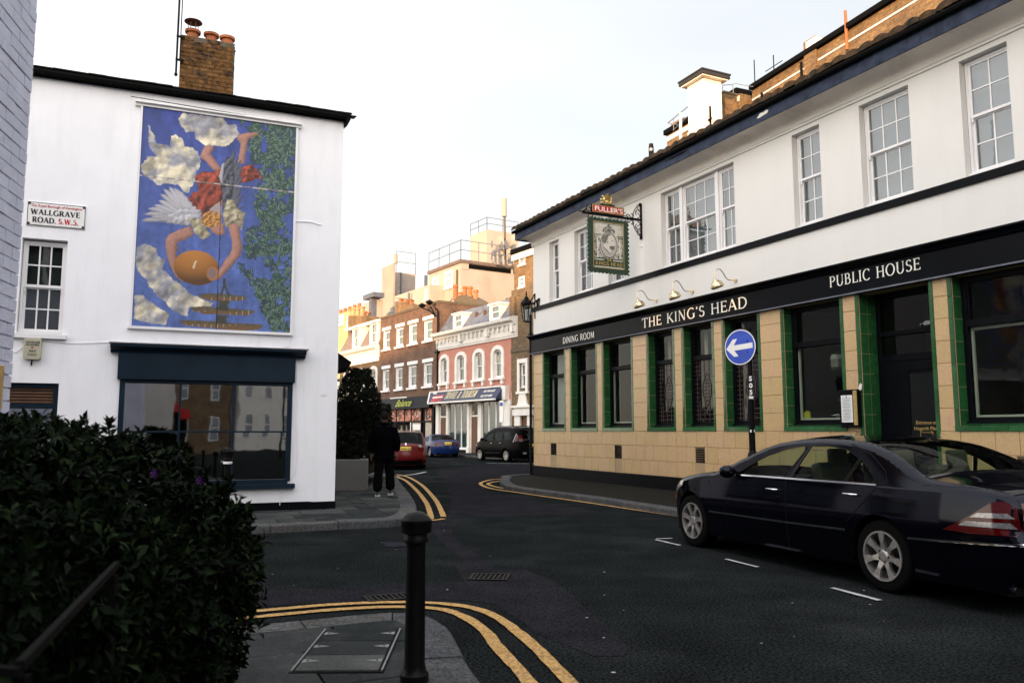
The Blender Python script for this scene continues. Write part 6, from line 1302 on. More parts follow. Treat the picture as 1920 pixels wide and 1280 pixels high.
# chimney stacks on the terrace
def pots(root, xs, y, z, hs, m='terracotta', r=.17):
    for x, h in zip(xs, hs): MB().lathe([(r * 1.05, 0), (r * .95, .15), (r * .8, h * .8), (r * 1.05, h * .82), (r * 1.1, h * .95), (r * .8, h)], 12, (x, y, z)).build('chimney_pot', m, root, fixn=True)
def tp(x, y, yo): return TER.uz(x, y, -yo)
def stack_px(label, poly, yo, dep, m, ps, pm='terracotta', r=.2):
    t_ = tthing('chimney_stack', label, 'chimney'); P = [tp(x, y, yo) for x, y in poly]; MB().prism(P, yo, yo + dep).build('stack', m, t_, fixn=True)
    for x, y0_, y1_ in ps:
        u, z1_ = tp(x, y0_, yo + dep * .4); z0_ = tp(x, y1_, yo + dep * .4)[1]; pots(t_, [u], yo + dep * .4, z0_ - .2, [z1_ - z0_ + .2], pm, r)
    return t_
ST = stack_px('rounded rendered stack with five terracotta pots between red brick and pink houses', [(846, 612), (902, 600), (902, 572), (893, 563), (881, 557), (868, 552), (858, 555), (852, 562), (847, 578)], 3.5, .9, 'mortar', [(854, 534, 557), (864, 548, 555), (872, 537, 556), (881.5, 537, 559), (892, 543, 563)])
_a = TER.uz(822, 592, -1.0); _b = TER.uz(848, 560, -3.4); MB().bar((_a[0], 1.0, _a[1]), (_b[0], 3.4, _b[1]), .03).build('cable', 'mortar', ST)
S2 = stack_px('square brick stack with buff and red pots above the brown mansard', [(652.5, 632), (686.5, 626), (686.5, 592), (652.5, 591.5)], 4.0, 1.1, 'brick_stock', [(658, 581, 592), (663, 576, 592), (671, 578, 592), (679.5, 574, 592)], 'pot_buff', .26)
S3 = stack_px('dark stack with red pots and a satellite dish above the brown mansard', [(686.5, 626), (697.5, 620), (697.5, 594), (687, 595)], 5.4, .9, 'rubber', [(684.5, 583, 594), (691.5, 584, 595)])
_a = tp(695, 596, 5.2); MB().lathe([(0, .1), (.35, .05), (.55, -.05)], 12, (_a[0], 5.1, _a[1]), 'y').build('satellite_dish', 'steel', S3)
S4 = stack_px('low brick stack with three red pots behind the red brick parapet', [(741, 592), (775, 584), (775, 574), (757, 566), (742, 566)], 3.0, .9, 'brick_stock', [(753, 560, 578), (763, 562, 577), (772, 562, 575)])
_a = tp(741, 559, 2.9); _b = tp(772, 561, 2.9); MB().bar((_a[0], 2.9, _a[1]), (_b[0], 2.9, _b[1]), .03).bar((_b[0], 2.9, _b[1] - .5), (_b[0], 2.9, _b[1] + .5), .02).build('aerial', 'mortar', S4)
# ================================================================ ROOFS AND BLOCKS BEYOND
def prj(P):
    v = Vector(P) - Vector((0, 0, EYE)); fw = v.y * _cp + v.z * _sp; up = -v.y * _sp + v.z * _cp; return 960 + FPX * v.x / fw, 640 - FPX * up / fw
def cblock(fr, px, ytop, Y, pxl, pxr):
    """block aligned with facade frame fr whose near vertical edge stands at (px, Y); returns u0,u1,y0,y1,z"""
    p = atY(px, ytop, Y); u, y = fr.local(p.x, p.y); z = p.z
    def solve(f, target, lo, hi):
        a = f(lo) < target
        for _ in range(50):
            m = (lo + hi) / 2
            if (f(m) < target) == a: lo = m
            else: hi = m
        return (lo + hi) / 2
    wl_ = solve(lambda q: prj(fr.w(u - q, y, z))[0], pxl, 0, 60) if pxl else .5
    dr_ = solve(lambda q: prj(fr.w(u, y + q, z))[0], pxr, 0, 60) if pxr else 6
    return u - wl_, u, y, y + dr_, z
def railing(root, pts, h=1.1, post=1.6, r=.03, m='steel'):
    mb = MB()
    for a, b in zip(pts, pts[1:]):
        a, b = Vector(a), Vector(b); n = max(1, round((b - a).length / post))
        for k in range(n + 1): q = a + (b - a) * k / n; mb.bar(q, q + Vector((0, 0, h)), r)
        for hh in (h * .5, h): mb.bar(a + Vector((0, 0, hh)), b + Vector((0, 0, hh)), r)
    return mb.build('railing', m, root)
E1 = tthing('cream_block', 'large cream rendered block with roof railing and two white windows above the terrace', 'building')
u0, u1, y0, y1, z = cblock(TER, 864, 486, 80, 804, 962)
m = MB(); m.box(u0, u1, y0, y1 + 6, 6, z - .9); m.build('wall', 'cream', E1)
MB().box(u0 - .1, u1 + .15, y0 - .15, y1 + 6, z - .35, z - .02).build('roof_slab', 'slate_brown', E1)
MB().box(u0, u1, y0 + .02, y1 + 6, z - .9, z - .35).box(u1 - .5, u1 + .05, y0 + .1, y0 + .9, z - 1.0, z - .3).box(u1 - .5, u1 + .05, y0 + 6, y0 + 7, z - 1.0, z - .3).build('roof_band', 'cream', E1)
MB().box(u1 + .0, u1 + .06, y0 + .9, y0 + 6, z - .85, z - .4).box(u1, u1 + .06, y0 + 7, y1, z - .85, z - .4).build('roof_vent', 'rubber', E1)
railing(E1, [(u0, y0, z), (u1, y0, z), (u1, y1, z)], 2.0, 2.2, .030)
def fwin(root, fr, pxy1, pxy2, yoff, cols=1, rows=1, m='win_white'):
    """window on plane y=yoff of frame, from two picture corners"""
    P = fr.P; n = fr.iny; base = P + n * yoff; r = []
    for (x, y) in (pxy1, pxy2):
        q = ray(x, y); t_ = base.dot(n) / (q[0] * n.x + q[1] * n.y); X = Vector((q[0] * t_, q[1] * t_)); r.append(((X - P).dot(fr.d), EYE + q[2] * t_))
    a, b = sorted((r[0][0], r[1][0])); c, d = sorted((r[0][1], r[1][1])); mb = MB(); f = .12 * (b - a) + .03
    mb.box(a, b, yoff - .05, yoff + .0, c, c + f).box(a, b, yoff - .05, yoff, d - f, d).box(a, a + f, yoff - .05, yoff, c + f, d - f).box(b - f, b, yoff - .05, yoff, c + f, d - f).box(a + f, b - f, yoff - .05, yoff, (c + d) / 2 - f / 2, (c + d) / 2 + f / 2)
    for i in range(1, cols): x = a + (b - a) * i / cols; mb.box(x - .05, x + .05, yoff - .045, yoff, c + f, d - f)
    mb.box(a - .1, b + .1, yoff - .15, yoff, c - .15, c); o = mb.build('window', m, root); MB().box(a + f, b - f, yoff - .02, yoff - .003, c + f, d - f).build('pane', 'glass_solid', o); return o
M['glass_solid'] = mat('glass_solid', (.22, .25, .29), .08, var=.3, scale=1, bump=0, spec=.8)
fwin(E1, TER, (812, 521), (822, 546), y0); fwin(E1, TER, (834, 510), (849, 537), y0)
MB().bar((u1 - .6, y0 - .1, z - 1), (u1 - .6, y0 - .1, z - 8), .08).bar((u1 + .1, y0 + 5.5, z - 3.5), (u1 + .1, y0 + .6, z - 11.5), .05).build('pipe', 'mortar', E1)
E3 = tthing('cream_block', 'low cream rendered wing left of the large cream block', 'building')
q0, q1, p0, p1, z3 = cblock(TER, 806, 533, 82, 740, None); MB().box(q0, q1, p0, p0 + 8, 6, z3).build('wall', 'cream', E3); MB().box(q0 - 1, q0 + 3.2, p0 - .3, p0 + 3, z3 - 2.5, z3 - 1.7).build('roof_plant', 'steel', E3)
MB().bar((q0 + 4.0, p0 - .1, z3 - .2), (q0 + 4.0, p0 - .1, z3 - 7), .10).build('pipe', 'slate', E3); fwin(E3, TER, (797, 543), (801, 561), p0)
E4 = tthing('roof_tower', 'cream lift tower with railing and aerials on top of the large cream block', 'tower')
a0, a1, b0, b1, z4 = cblock(TER, 913, 430, 88, 882, 972); MB().box(a0, a1, b0, b1, 12, z4).build('wall', 'cream', E4)
railing(E4, [(a0, b0, z4), (a1, b0, z4), (a1, b1, z4)], 1.4, 2.5, .030)
MS = tthing('phone_mast', 'tall cream phone mast with dishes and brackets on the roof of the cream block', 'mast')
def top(x, y, Y): p = atY(x, y, Y); u, v = TER.local(p.x, p.y); return Vector((u, v, p.z))
mb = MB(); mb.tube([top(948, 500, 84), top(946, 405, 84)], .12, 8); mb.build('pole', 'mortar', MS); MB().tube([top(945.5, 406, 84), top(945, 373, 84)], .28, 10).build('antenna', 'cream', MS)
for x, y, r in ((933, 458, .95), (958, 453, .8), (936, 472, .55)):
    c_ = top(x, y, 83.5); MB().lathe([(0, -.02), (r * .6, .05), (r, .18), (r, .25), (0, .2)], 16, c_, 'y').build('dish', 'cream_grey', MS, fixn=True)
rg = random.Random(5); mb = MB()
for k in range(26):
    x = rg.uniform(922, 962); y = rg.uniform(462, 500); c_ = top(x, y, 82); l = rg.uniform(.4, 1.2)
    if k % 3 == 0: mb.bar(c_, c_ + Vector((l, 0, 0)), .05)
    elif k % 3 == 1: mb.bar(c_, c_ + Vector((0, 0, l * 1.3)), .06)
    else: mb.box(c_.x, c_.x + .3, c_.y, c_.y + .3, c_.z, c_.z + .6)
mb.build('equipment', 'steel', MS)
E5 = tthing('rendered_tower', 'slim rendered tower with a chimney pot left of the cream block', 'tower')
a0, a1, b0, b1, z5 = cblock(TER, 738, 493, 92, 716.5, 741); MB().box(a0, a1, b0, b1, 8, z5).build('wall', 'cream_grey', E5); MB().tube([(a1 - .15, b0 + .3, z5), (a1 - .15, b0 + .3, z5 + 1.1)], .26, 8).build('flue', 'cream_grey', E5)
MB().bar((a1 + .12, b0 + .6, 8), (a1 + .12, b0 + .6, z5 - 1.5), .12).build('pipe', 'slate', E5)
E6 = tthing('rendered_tower', 'broad cream tank tower with railing beside the slim rendered tower', 'tower')
a0, a1, b0, b1, z6 = cblock(TER, 742.5, 510, 96, 740, 779); MB().box(a0, a1, b0, b1, 8, z6).build('wall', 'cream_grey', E6); railing(E6, [(a1, b0, z6), (a1, b1, z6)], 2.6, 3, .032); MB().bar((a1 + .1, b0 + 4, z6), (a1 + .1, b0 + 4, z6 - 9), .16).bar((a1 + .1, b1 - 2, z6), (a1 + .1, b1 - 2, z6 - 8), .07).build('pipe', 'slate', E6)
E7 = tthing('cream_block', 'small cream block with a dark flue left of the slim tower', 'building')
a0, a1, b0, b1, z7 = cblock(TER, 706, 561, 86, 683, 718); MB().box(a0, a1, b0, b1, 8, z7).build('wall', 'cream', E7); MB().bar((a1 - .3, b0 - .3, z7 - 8), (a1 - .3, b0 - .3, z7 + .1), .32).box(a1 - 1.9, a1 + 1.0, b0 - .8, b0 + .5, z7 + .1, z7 + .6).build('flue', 'slate', E7)
E8 = tthing('yellow_block', 'distant yellow rendered block with white windows at the edge of the mural house', 'building')
a0, a1, b0, b1, z8 = cblock(TER, 664, 579, 96, 610, None); MB().box(a0, a1, b0, b0 + 10, 8, z8).build('wall', 'yellow_wall', E8); fwin(E8, TER, (632, 593), (644, 608), b0, 2); fwin(E8, TER, (651, 592), (663, 608), b0, 2)
for k in range(5): MB().lathe([(.3, 0), (.25, .9), (0, .9)], 8, (a0 + 3 + k * 1.6, b0 + 1, z8)).build('chimney_pot', 'terracotta', E8)
E9 = tthing('brick_gable', 'orange brick back wall with white windows between the cream block and the pub', 'building')
a0, a1, b0, b1, z9 = cblock(TER, 1030, 448, 64, 964, None); MB().box(a0, a1, b0, b0 + 6, 6, z9).build('wall', 'brick_stock', E9); fwin(E9, TER, (974, 466), (985, 494), b0); fwin(E9, TER, (973.5, 520), (984, 536), b0)
MB().box(a0 - .1, a1, b0 - .2, b0, z9 - .9, z9 - .35).build('white_band', 'stucco', E9); MB().box(a0 - .15, a1, b0 - .3, b0 + 6, z9 - .35, z9 + .1).build('gutter', 'rubber', E9)
for x in (965, 986): p = top(x, 460, 63.4); MB().bar((p.x, b0 - .12, z9 - .4), (p.x, b0 - .12, 9), .09).build('pipe', 'mortar', E9)
p = top(990, 521, 63.4); MB().bar((p.x - 1.2, b0 - .14, p.z - .5), (p.x + 3, b0 - .14, p.z + 1.0), .07).build('pipe', 'mortar', E9)
E10 = tthing('brick_annexe', 'low stock brick annexe wall behind the slate mansard', 'building')
a0, a1, b0, b1, z10 = cblock(TER, 1030, 528, 60, 945, None); MB().prism([(a0, 7), (a1, 7), (a1, z10 + .9), (a0, z10 - .6)], b0, b0 + 3).build('wall', 'brick_brown', E10); MB().box(a0 - .05, a0 + .1, b0 - .1, b0, z10 - 2.2, z10 - .6).build('pipe', 'iron', E10)
# ---------- the brick block behind the pub
class Fr2:
    def __init__(s, P, vx): s.P = Vector(P); d = Vector(ray(vx, 808)[:2]).normalized() * -1; s.d = d; s.iny = Vector((-d.y, d.x)); s.rz = math.atan2(d.y, d.x)
    w = Facade.w; local = Facade.local; uz = Facade.uz
p = atY(1515, 100, 27.5); FB = Fr2((p.x, p.y), 392)
BB = thing('brick_mansion', 'orange stock brick mansion block rising behind the pub roof', 'building', (FB.P.x, FB.P.y, 0), FB.rz)
zt = p.z; m = MB(); m.box(-3.2, 14, 0, 6, 8, zt - .05); m.build('wall', 'brick_stock', BB)
MB().box(-3.2, 14, -.16, -.0, zt - .08, zt + .10).build('gutter', 'rubber', BB); MB().add([(-3.2, -.1, zt + .1), (14, -.1, zt + .1), (14, 6, zt + .9), (-3.2, 6, zt + .9)], [(0, 1, 2, 3)]).build('roof', 'slate', BB)
MB().box(-3.2, 14, -.02, .0, zt - .52, zt - .46).build('white_band', 'stucco', BB)
u_, z_ = FB.uz(1512, 78); MB().box(u_ - .05, u_ + .55, -.1, .55, zt - 1.6, zt + .42).build('pier', 'brick_stock', BB); MB().box(u_ + .1, u_ + .62, -.13, .58, zt + .05, zt + .36).build('white_block', 'stucco', BB)
ua, za = FB.uz(1662, 52); ub, zb_ = FB.uz(1703, 12); MB().box(ua, ub, -.03, 0, zb_ - 2.2, zb_ - .6).build('window_surround', 'win_white', BB); fwb = MB().box(ua + .15, ub - .15, -.06, -.031, zb_ - 2.1, zb_ - .8).build('window', 'glass_solid', BB)
MB().box((ua + ub) / 2 - .03, (ua + ub) / 2 + .03, -.08, -.061, zb_ - 2.1, zb_ - .8).build('glazing_bar', 'win_white', fwb)
for x, y0_, y1_ in ((1590, 22, 75), (1433, 175, 220), (1507, 118, 140)):
    u_, z_ = FB.uz(x, y0_); u2, z2 = FB.uz(x, y1_); MB().tube([(u_, -.12, z2 - .4), (u_, -.12, z_)], .05, 8).build('soil_pipe', 'terracotta' if x == 1590 else 'iron', BB)
for x, y0_, y1_, X2 in ((1410, 112, 170, 0), (1446, 103, 150, 1)):
    u_, z_ = FB.uz(x, y0_); u2, z2 = FB.uz(x, y1_); mb = MB().tube([(u_, .1, z2), (u_, .1, z_)], .022, 6)
    if X2: mb.bar((u_ - .5, .1, z2 + (z_ - z2) * .55), (u_ + .5, .1, z2 + (z_ - z2) * .55), .012)
    mb.build('aerial', 'iron', BB)
a_ = tthing('tv_aerial', 'small bare television aerial on the sky line at top right', 'aerial'); bpy.data.objects.remove(a_)
AE = thing('tv_aerial', 'small bare television aerial on the skyline at the top right', 'aerial', atY(1655, 60, 29.0)); mb = MB(); c0 = Vector((0, 0, 0)); mb.bar((0, 0, -1), (0, 0, .95), .010).bar((-.45, 0, .85), (.3, 0, 1.0), .009)
for k in range(7): x = -.42 + k * .11; mb.bar((x, -.02, .72 + k * .02), (x + .03, .02, 1.0 + k * .02), .006)
mb.build('rods', 'slate', AE)
p = atY(1288, 228, 34); FC = Fr2((p.x, p.y), 300)
BC = thing('brick_wall_behind', 'lower orange brick wall with white band left of the white chimney', 'building', (FC.P.x, FC.P.y, 0), FC.rz)
MB().box(-1.55, 3.5, 0, 3, 8, p.z - .1).build('wall', 'brick_stock', BC); MB().box(-1.6, 3.5, -.15, 3, p.z - .1, p.z + .12).build('gutter', 'rubber', BC); MB().box(-1.5, 3.5, -.03, 0, p.z - .42, p.z - .2).build('white_band', 'stucco', BC); MB().box(-1.5, -.6, .2, .8, p.z, p.z + .45).build('coping', 'slate_brown', BC)
# white chimney with dark cap and the small brick stack beside it
a0, a1, b0, b1, zc = cblock(PUB, 1318.5, 143, 29, 1289, 1352)
WC = thing('white_chimney', 'tall white rendered chimney with overhanging dark flat cap behind the pub roof', 'chimney', PUB.w(a0, b0, 8.5), PUB.rz)
w_, d_ = a1 - a0, b1 - b0; MB().box(0, w_, 0, d_, 0, zc - 8.5).box(-.03, w_ + .03, -.03, d_ + .03, 0, zc - 8.5 - 1.9).build('stack', 'stucco_bright', WC)
MB().box(-.24, w_ + .24, -.24, d_ + .24, zc - 8.5, zc - 8.36).box(-.27, w_ + .27, -.27, d_ + .27, zc - 8.36, zc - 8.31).build('cap', 'dark_lead', WC); MB().box(-.18, w_ + .18, -.18, d_ + .18, zc - 8.55, zc - 8.5).build('soffit', 'cove', WC)
MB().bar((w_ + .04, .25, zc - 8.5 - 2.0), (w_ + .04, .25, zc - 8.5 - 1.15), .025).bar((w_ + .04, .16, zc - 8.5 - 1.72), (w_ + .04, .30, zc - 8.5 - 1.6), .03).build('bracket', 'iron', WC)
a0, a1, b0, b1, zc = cblock(PUB, 1357, 174, 30.5, 1353, 1382)
SB = thing('brick_stack', 'short mossy brick stack right of the tall white chimney', 'chimney', PUB.w(a0, b0, 8.5), PUB.rz)
MB().box(0, a1 - a0, 0, b1 - b0, 0, zc - 8.5).build('stack', 'brick_stock', SB); MB().box(-.03, a1 - a0 + .03, -.03, b1 - b0 + .03, zc - 8.5, zc - 8.42).build('coping', 'mortar', SB)
RL = thing('roof_railing', 'thin metal roof railing left of the tall white chimney', 'railing', (0, 0, 0)); q = [atY(x, y, 30) for x, y in ((1250, 250), (1254, 232), (1289, 200))]; mb = MB()
A, B = atY(1252, 231, 31), atY(1290, 200, 30); mb.bar(A, B, .014); A2, B2 = atY(1262, 245, 31), atY(1290, 218, 30); mb.bar(A2, B2, .012).bar(atY(1263, 246, 31), atY(1263, 221, 31), .012).bar(atY(1252, 231, 31), atY(1271, 234, 31), .010); mb.build('rails', 'steel', RL)
MB().bar(atY(1276, 262, 30.4), atY(1276, 211, 30.4), .045).build('post', 'stucco_bright', RL)
RL2 = thing('roof_railing', 'thin metal hoop railing right of the tall white chimney', 'railing', (0, 0, 0)); mb = MB().bar(atY(1355, 172, 30), atY(1355, 160, 30), .012).bar(atY(1355, 160, 30), atY(1374, 159, 30), .012).bar(atY(1374, 159, 30), atY(1375, 174, 30), .012).bar(atY(1374, 156, 30), atY(1412, 163, 30), .01); mb.build('rails', 'steel', RL2)
FLU = thing('metal_flue', 'short dark flue pipe standing on the pub roof', 'flue', atY(1221, 283, 27)); MB().lathe([(.09, -.8), (.09, .15), (.075, .16), (.075, .25), (0, .25)], 12).build('pipe', 'iron', FLU); MB().lathe([(.094, -.02), (.094, .08)], 12).build('label', 'steel', FLU)
MB().box(0, 0.01, 0, .01, 0, .01)
# ---------- blocks behind the viewer: they shade the street and show in the shop panes
def back_block(name, label, X0, X1, Y0, Y1, h, m, wins=True, mw='win_white', sp_=3.2):
    t = thing(name, label, 'building', (X0, Y1, 0)); W_, D_ = X1 - X0, Y1 - Y0
    MB().box(0, W_, -D_, 0, 0, h).build('wall', m, t)
    if wins:
        n = int(W_ / sp_); ww_ = sp_ * .19
        for f_ in range(int(h / 3.2)):
            for k in range(n):
                x = (k + .5) * W_ / n; z = 1.0 + f_ * 3.2; o = MB().box(x - ww_, x + ww_, .0, .05, z, z + 1.9).build('window', mw, t); MB().box(x - ww_ + .08, x + ww_ - .08, .051, .06, z + .1, z + .9).box(x - ww_ + .08, x + ww_ - .08, .051, .06, z + 1.0, z + 1.8).build('pane', 'glass_solid', o)
    return t
back_block('shade_block', 'unseen long brick block added behind the viewer to shade the street', -110, 70, -84, -72, 21.2, 'brick_brown', False)  # unseen block added to cast the street's shade from the low sun
back_block('brown_terrace', 'tall brown brick terrace across the road behind the viewer seen in the shop panes', 6, 19, -44, -36, 11, 'brick_brown', True, sp_=2.2)
back_block('white_terrace', 'white stucco house behind the viewer seen in the shop panes', -8, 3.4, -16, -9, 7.5, 'stucco', True)
back_block('cream_terrace', 'cream stucco terrace behind the viewer on the right seen in the shop panes', 19.6, 40, -44, -36, 11, 'stucco', True, sp_=1.7)
nb_ = PUB.w(19.02, 0); NBH = thing('added_neighbour', 'unseen brick house added past the pub on the right to darken the street', 'building', (nb_.x, nb_.y, 0), PUB.rz); MB().box(0, 30, 0, 9, 0, 9.6).build('wall', 'brick_brown', NBH)  # unseen house added next to the pub; its bulk darkens the street
for k in range(8):
    for zz in (1.2, 4.4, 7.2): o = MB().box(1.2 + k * 3.4, 2.5 + k * 3.4, -.05, 0, zz, zz + 1.9).build('window', 'win_white', NBH); MB().box(1.3 + k * 3.4, 2.4 + k * 3.4, -.06, -.051, zz + .1, zz + .9).box(1.3 + k * 3.4, 2.4 + k * 3.4, -.06, -.051, zz + 1.0, zz + 1.8).build('pane', 'glass_solid', o)
MB().box(6, 14, -.4, 0, 3.3, 3.95).build('shop_fascia', 'red', NBH); MB().box(15, 22, -.5, 0, 3.3, 3.9).build('shop_fascia', 'yellow_note', NBH)
t = thing('red_shopfront', 'red shop fascia on the brown terrace behind the viewer', 'shopfront', (11, -36, 0)); MB().box(-4.8, 4.5, .05, .5, 2.7, 3.4).build('fascia', 'red', t); MB().box(-4.6, 4.4, .05, .1, .2, 2.7).build('window', 'rubber', t)
for k, sX in enumerate((20, 28)):
    t = thing('street_lamp', ['black street lamp behind the viewer, nearer one', 'black street lamp behind the viewer, farther one'][k], 'street lamp', (sX - 9, -13 - k * 8, 0)); MB().tube([(0, 0, 0), (0, 0, 4.5)], .06, 8).build('post', 'iron', t); MB().lathe([(.08, 4.5), (.2, 4.9), (.05, 5.2), (0, 5.3)], 8).build('lantern', 'iron', t)
# ================================================================ STREET FURNITURE
def bollard(px, py, h, label, k=1.0):
    p = gnd(px, py, .12); t = thing('bollard', label, 'bollard', (p[0], p[1], .12), 0, 'cast iron bollards')
    s = h / .93; r = k
    MB().lathe([(0, 0), (.080 * r, 0), (.080 * r, .035), (.066 * r, .05), (.062 * r, .07), (.058 * r, .09), (.0535 * r, .72 * s), (.056 * r, .745 * s)], 28).build('shaft', 'iron', t, auto=True)
    MB().lathe([(.056 * r, .745 * s), (.068 * r, .755 * s), (.070 * r, .775 * s), (.064 * r, .785 * s), (.062 * r, .80 * s)], 28).build('collar', 'iron', t, auto=True)
    MB().lathe([(.062 * r, .80 * s), (.084 * r, .808 * s), (.086 * r, .82 * s), (.086 * r, .848 * s), (.088 * r, .852 * s), (.088 * r, .878 * s), (.080 * r, .886 * s), (.066 * r, .902 * s), (.045 * r, .916 * s), (.018 * r, .926 * s), (0, .927 * s)], 28).build('cap', 'iron', t, auto=True)
    return t
bollard(777, 1274, .93, 'black cast iron bollard with domed cap on the near pavement corner')
b2 = bollard(423, 963, 1.10, 'black bollard behind the bush in front of the blue shop window', 1.05)
MB().lathe([(.072, .83), (.078, .85), (.072, .87)], 20).build('white_band', 'win_white', b2)
# blue arrow sign on a lamp column
P0 = gnd(1415, 965, .12); SG = thing('arrow_sign', 'round blue keep left arrow sign on a black post lettered S05', 'road sign', (P0[0], P0[1], .12))
MB().lathe([(0, 0), (.10, 0), (.10, .75), (.085, .80), (.085, .98), (.055, 1.06), (.055, 1.9)], 8, (0, 0, 0)).build('base', 'iron', SG)
MB().tube([(0, 0, 1.05), (0, 0, 3.12)], .040, 14).build('post', 'iron', SG)
dp = Vector(ray(-344, 808)[:2]).normalized(); rzs = math.atan2(-dp.y, -dp.x); rr = .315
zc_ = EYE + (808 - 650) / FPX * P0[1] - .12
DS = MB().lathe([(0, -.002), (rr, -.002), (rr, .004), (0, .004)], 48, (0, 0, 0), 'y').build('disc', 'iron', SG, fixn=True); DS.location = (dp.x * .14 + math.cos(rzs - math.pi / 2) * .055, dp.y * .14 + math.sin(rzs - math.pi / 2) * .055, zc_); DS.rotation_euler = (0, math.radians(-4), rzs)
MB().lathe([(0, -.004), (rr - .012, -.004), (rr - .012, -.0025)], 48, (0, 0, 0), 'y').build('white_rim', 'sign_white', DS, fixn=True); MB().lathe([(0, -.006), (rr - .03, -.006), (rr - .03, -.0045)], 48, (0, 0, 0), 'y').build('blue_face', 'sign_blue', DS, fixn=True)
ar = [(-.27, 0), (-.13, .15), (-.04, .15), (-.115, .045), (.25, .045), (.25, -.045), (-.115, -.045), (-.04, -.15), (-.13, -.15)]
MB().add([(x, -.008, z) for x, z in ar], [(0, 8, 6), (8, 7, 6), (0, 6, 3), (0, 3, 1), (1, 3, 2), (3, 6, 5, 4)]).build('arrow', 'sign_white', DS, fixn=False)
for k, c in enumerate('S05'): text_obj('lettering', c, .11, 'sign_white', SG, (-.035, -.045, 2.22 - k * .115), (math.pi / 2, 0, math.radians(-18)), bold=.004)
for z in (1.92, 1.36): MB().box(-.045, .03, -.047, -.040, z, z + .045).build('sticker', 'paper', SG)
MB().box(-.05, .05, -.05, .05, zc_ + .08, zc_ + .11).box(-.05, .05, -.05, .05, zc_ - .11, zc_ - .08).build('clamp', 'iron', SG)
# ================================================================ PLANTS
def whorls(n_tip, fn, leaf=.055, per=8, seed=1, wide=.26, fold=.25, up=.55):
    """clusters of pointed leaves; fn(rng) gives tip position and outward direction"""
    r = np.random.default_rng(seed); V = []; F = []
    for i in range(n_tip):
        p, d = fn(r); d = np.array(d, float); d /= np.linalg.norm(d) + 1e-9; a = np.cross(d, [0.3, .2, .9]); a /= np.linalg.norm(a) + 1e-9; b = np.cross(d, a); ph = r.random() * 6.28
        for k in range(per):
            t = ph + k * 2.4; lift = up * (.2 + 1.1 * k / per) + r.normal() * .12; ax = (a * math.cos(t) + b * math.sin(t)) * math.cos(lift) + d * math.sin(lift); ax /= np.linalg.norm(ax)
            L_ = leaf * r.uniform(.65, 1.25) * (1.1 - .35 * k / per); sd = np.cross(ax, d + .3 * r.normal(size=3)); sd /= np.linalg.norm(sd) + 1e-9; nn = np.cross(sd, ax); base = np.array(p) - d * .035 * (1 - k / per) * 1.5
            w2 = L_ * wide; o = len(V); mid = base + ax * L_ * .55
            V += [base, mid + sd * w2 + nn * w2 * fold, base + ax * L_ - nn * L_ * .12, mid - sd * w2 + nn * w2 * fold, mid - nn * .002]
            F += [(o, o + 4, o + 1), (o + 1, o + 4, o + 2), (o + 2, o + 4, o + 3), (o + 3, o + 4, o)]
    return V, F
def leafmesh(name, VF, m, parent, m2=None, frac=.08):
    V, F = VF; me = bpy.data.meshes.new(name); me.from_pydata([tuple(v) for v in V], [], F); me.materials.append(M[m])
    if m2:
        me.materials.append(M[m2]); r = random.Random(3); n = len(F) // 4; idx = np.repeat([1 if r.random() < frac else 0 for _ in range(n)], 4); me.polygons.foreach_set('material_index', list(map(int, idx)))
    me.polygons.foreach_set('use_smooth', [True] * len(me.polygons)); me.update(); return stuff(link(name, me, parent))
BS = thing('bush', 'dense dark evergreen bush filling the lower left corner in front of the white house', 'bush', (-2.4, 3.4, .12))
tops = [(-4.2, 1.50), (-3.4, 1.53), (-2.75, 1.545), (-2.35, 1.535), (-2.05, 1.47), (-1.75, 1.36), (-1.55, 1.20), (-1.42, 1.02), (-1.34, .8)]
def top_at(x):
    for (a, b), (c, d) in zip(tops, tops[1:]):
        if a <= x <= c: return b + (d - b) * (x - a) / (c - a)
    return tops[0][1] if x < tops[0][0] else tops[-1][1]
def bushpt(r):
    while True:
        m_ = r.random()
        if m_ < .34: # top
            y = r.uniform(2.2, 4.45); x = r.uniform(-4.0, -1.36) ; z = top_at(x * 4.1 / max(3.3, y) if False else x) + (y - 4.0) * .0 - .10 * abs(r.normal()) + .03 * math.sin(x * 9) + .03 * math.sin(y * 7 + x * 4); n = (r.normal() * .4, r.normal() * .4 - .2, 1.1)
        elif m_ < .72: # side towards the road
            z = r.uniform(.12, 1.42); bulge = .10 * math.sin(max(0, min(1, (z - .1) / 1.3)) * math.pi) ; y = r.uniform(1.9, 4.5)
            x = -1.46 - (4.2 - y) * -.02 + bulge - .10 * abs(r.normal()) + .04 * math.sin(y * 8 + z * 6)
            if z > 1.0: x -= (z - 1.0) * 1.1
            n = (1, r.normal() * .5 + .1, .45 + r.normal() * .3)
        elif m_ < .86: # towards the viewer
            y = 1.75 + .1 * r.normal(); x = r.uniform(-3, -1.35); z = r.uniform(.2, 1.3); n = (r.normal() * .4, -1, .5)
        else: y = r.uniform(4.2, 4.7) - .1; x = r.uniform(-3.6, -1.42); z = r.uniform(.15, 1.4) * 1.0; z = min(z, top_at(x)); n = (.3, 1, .4)
        return (x + 2.4, y - 3.4, z - .12), n
leafmesh('foliage', whorls(4300, bushpt, .070, 8, 4, .20, .3, .6), 'leaf', BS, 'leaf_highlight', .10)
def shootpt(r):
    y = r.uniform(2.6, 4.5); x = r.uniform(-3.9, -1.5); z = top_at(x) - .02 + r.uniform(0, .07) * (1.4 if r.random() < .3 else 1)
    if r.random() < .45: x = r.uniform(-1.75, -1.36); z = r.uniform(.4, 1.25); z = min(z, top_at(x) + .06)
    return (x + 2.4, y - 3.4, z - .12), (r.normal() * .3 + .2, r.normal() * .3 - .2, 1)
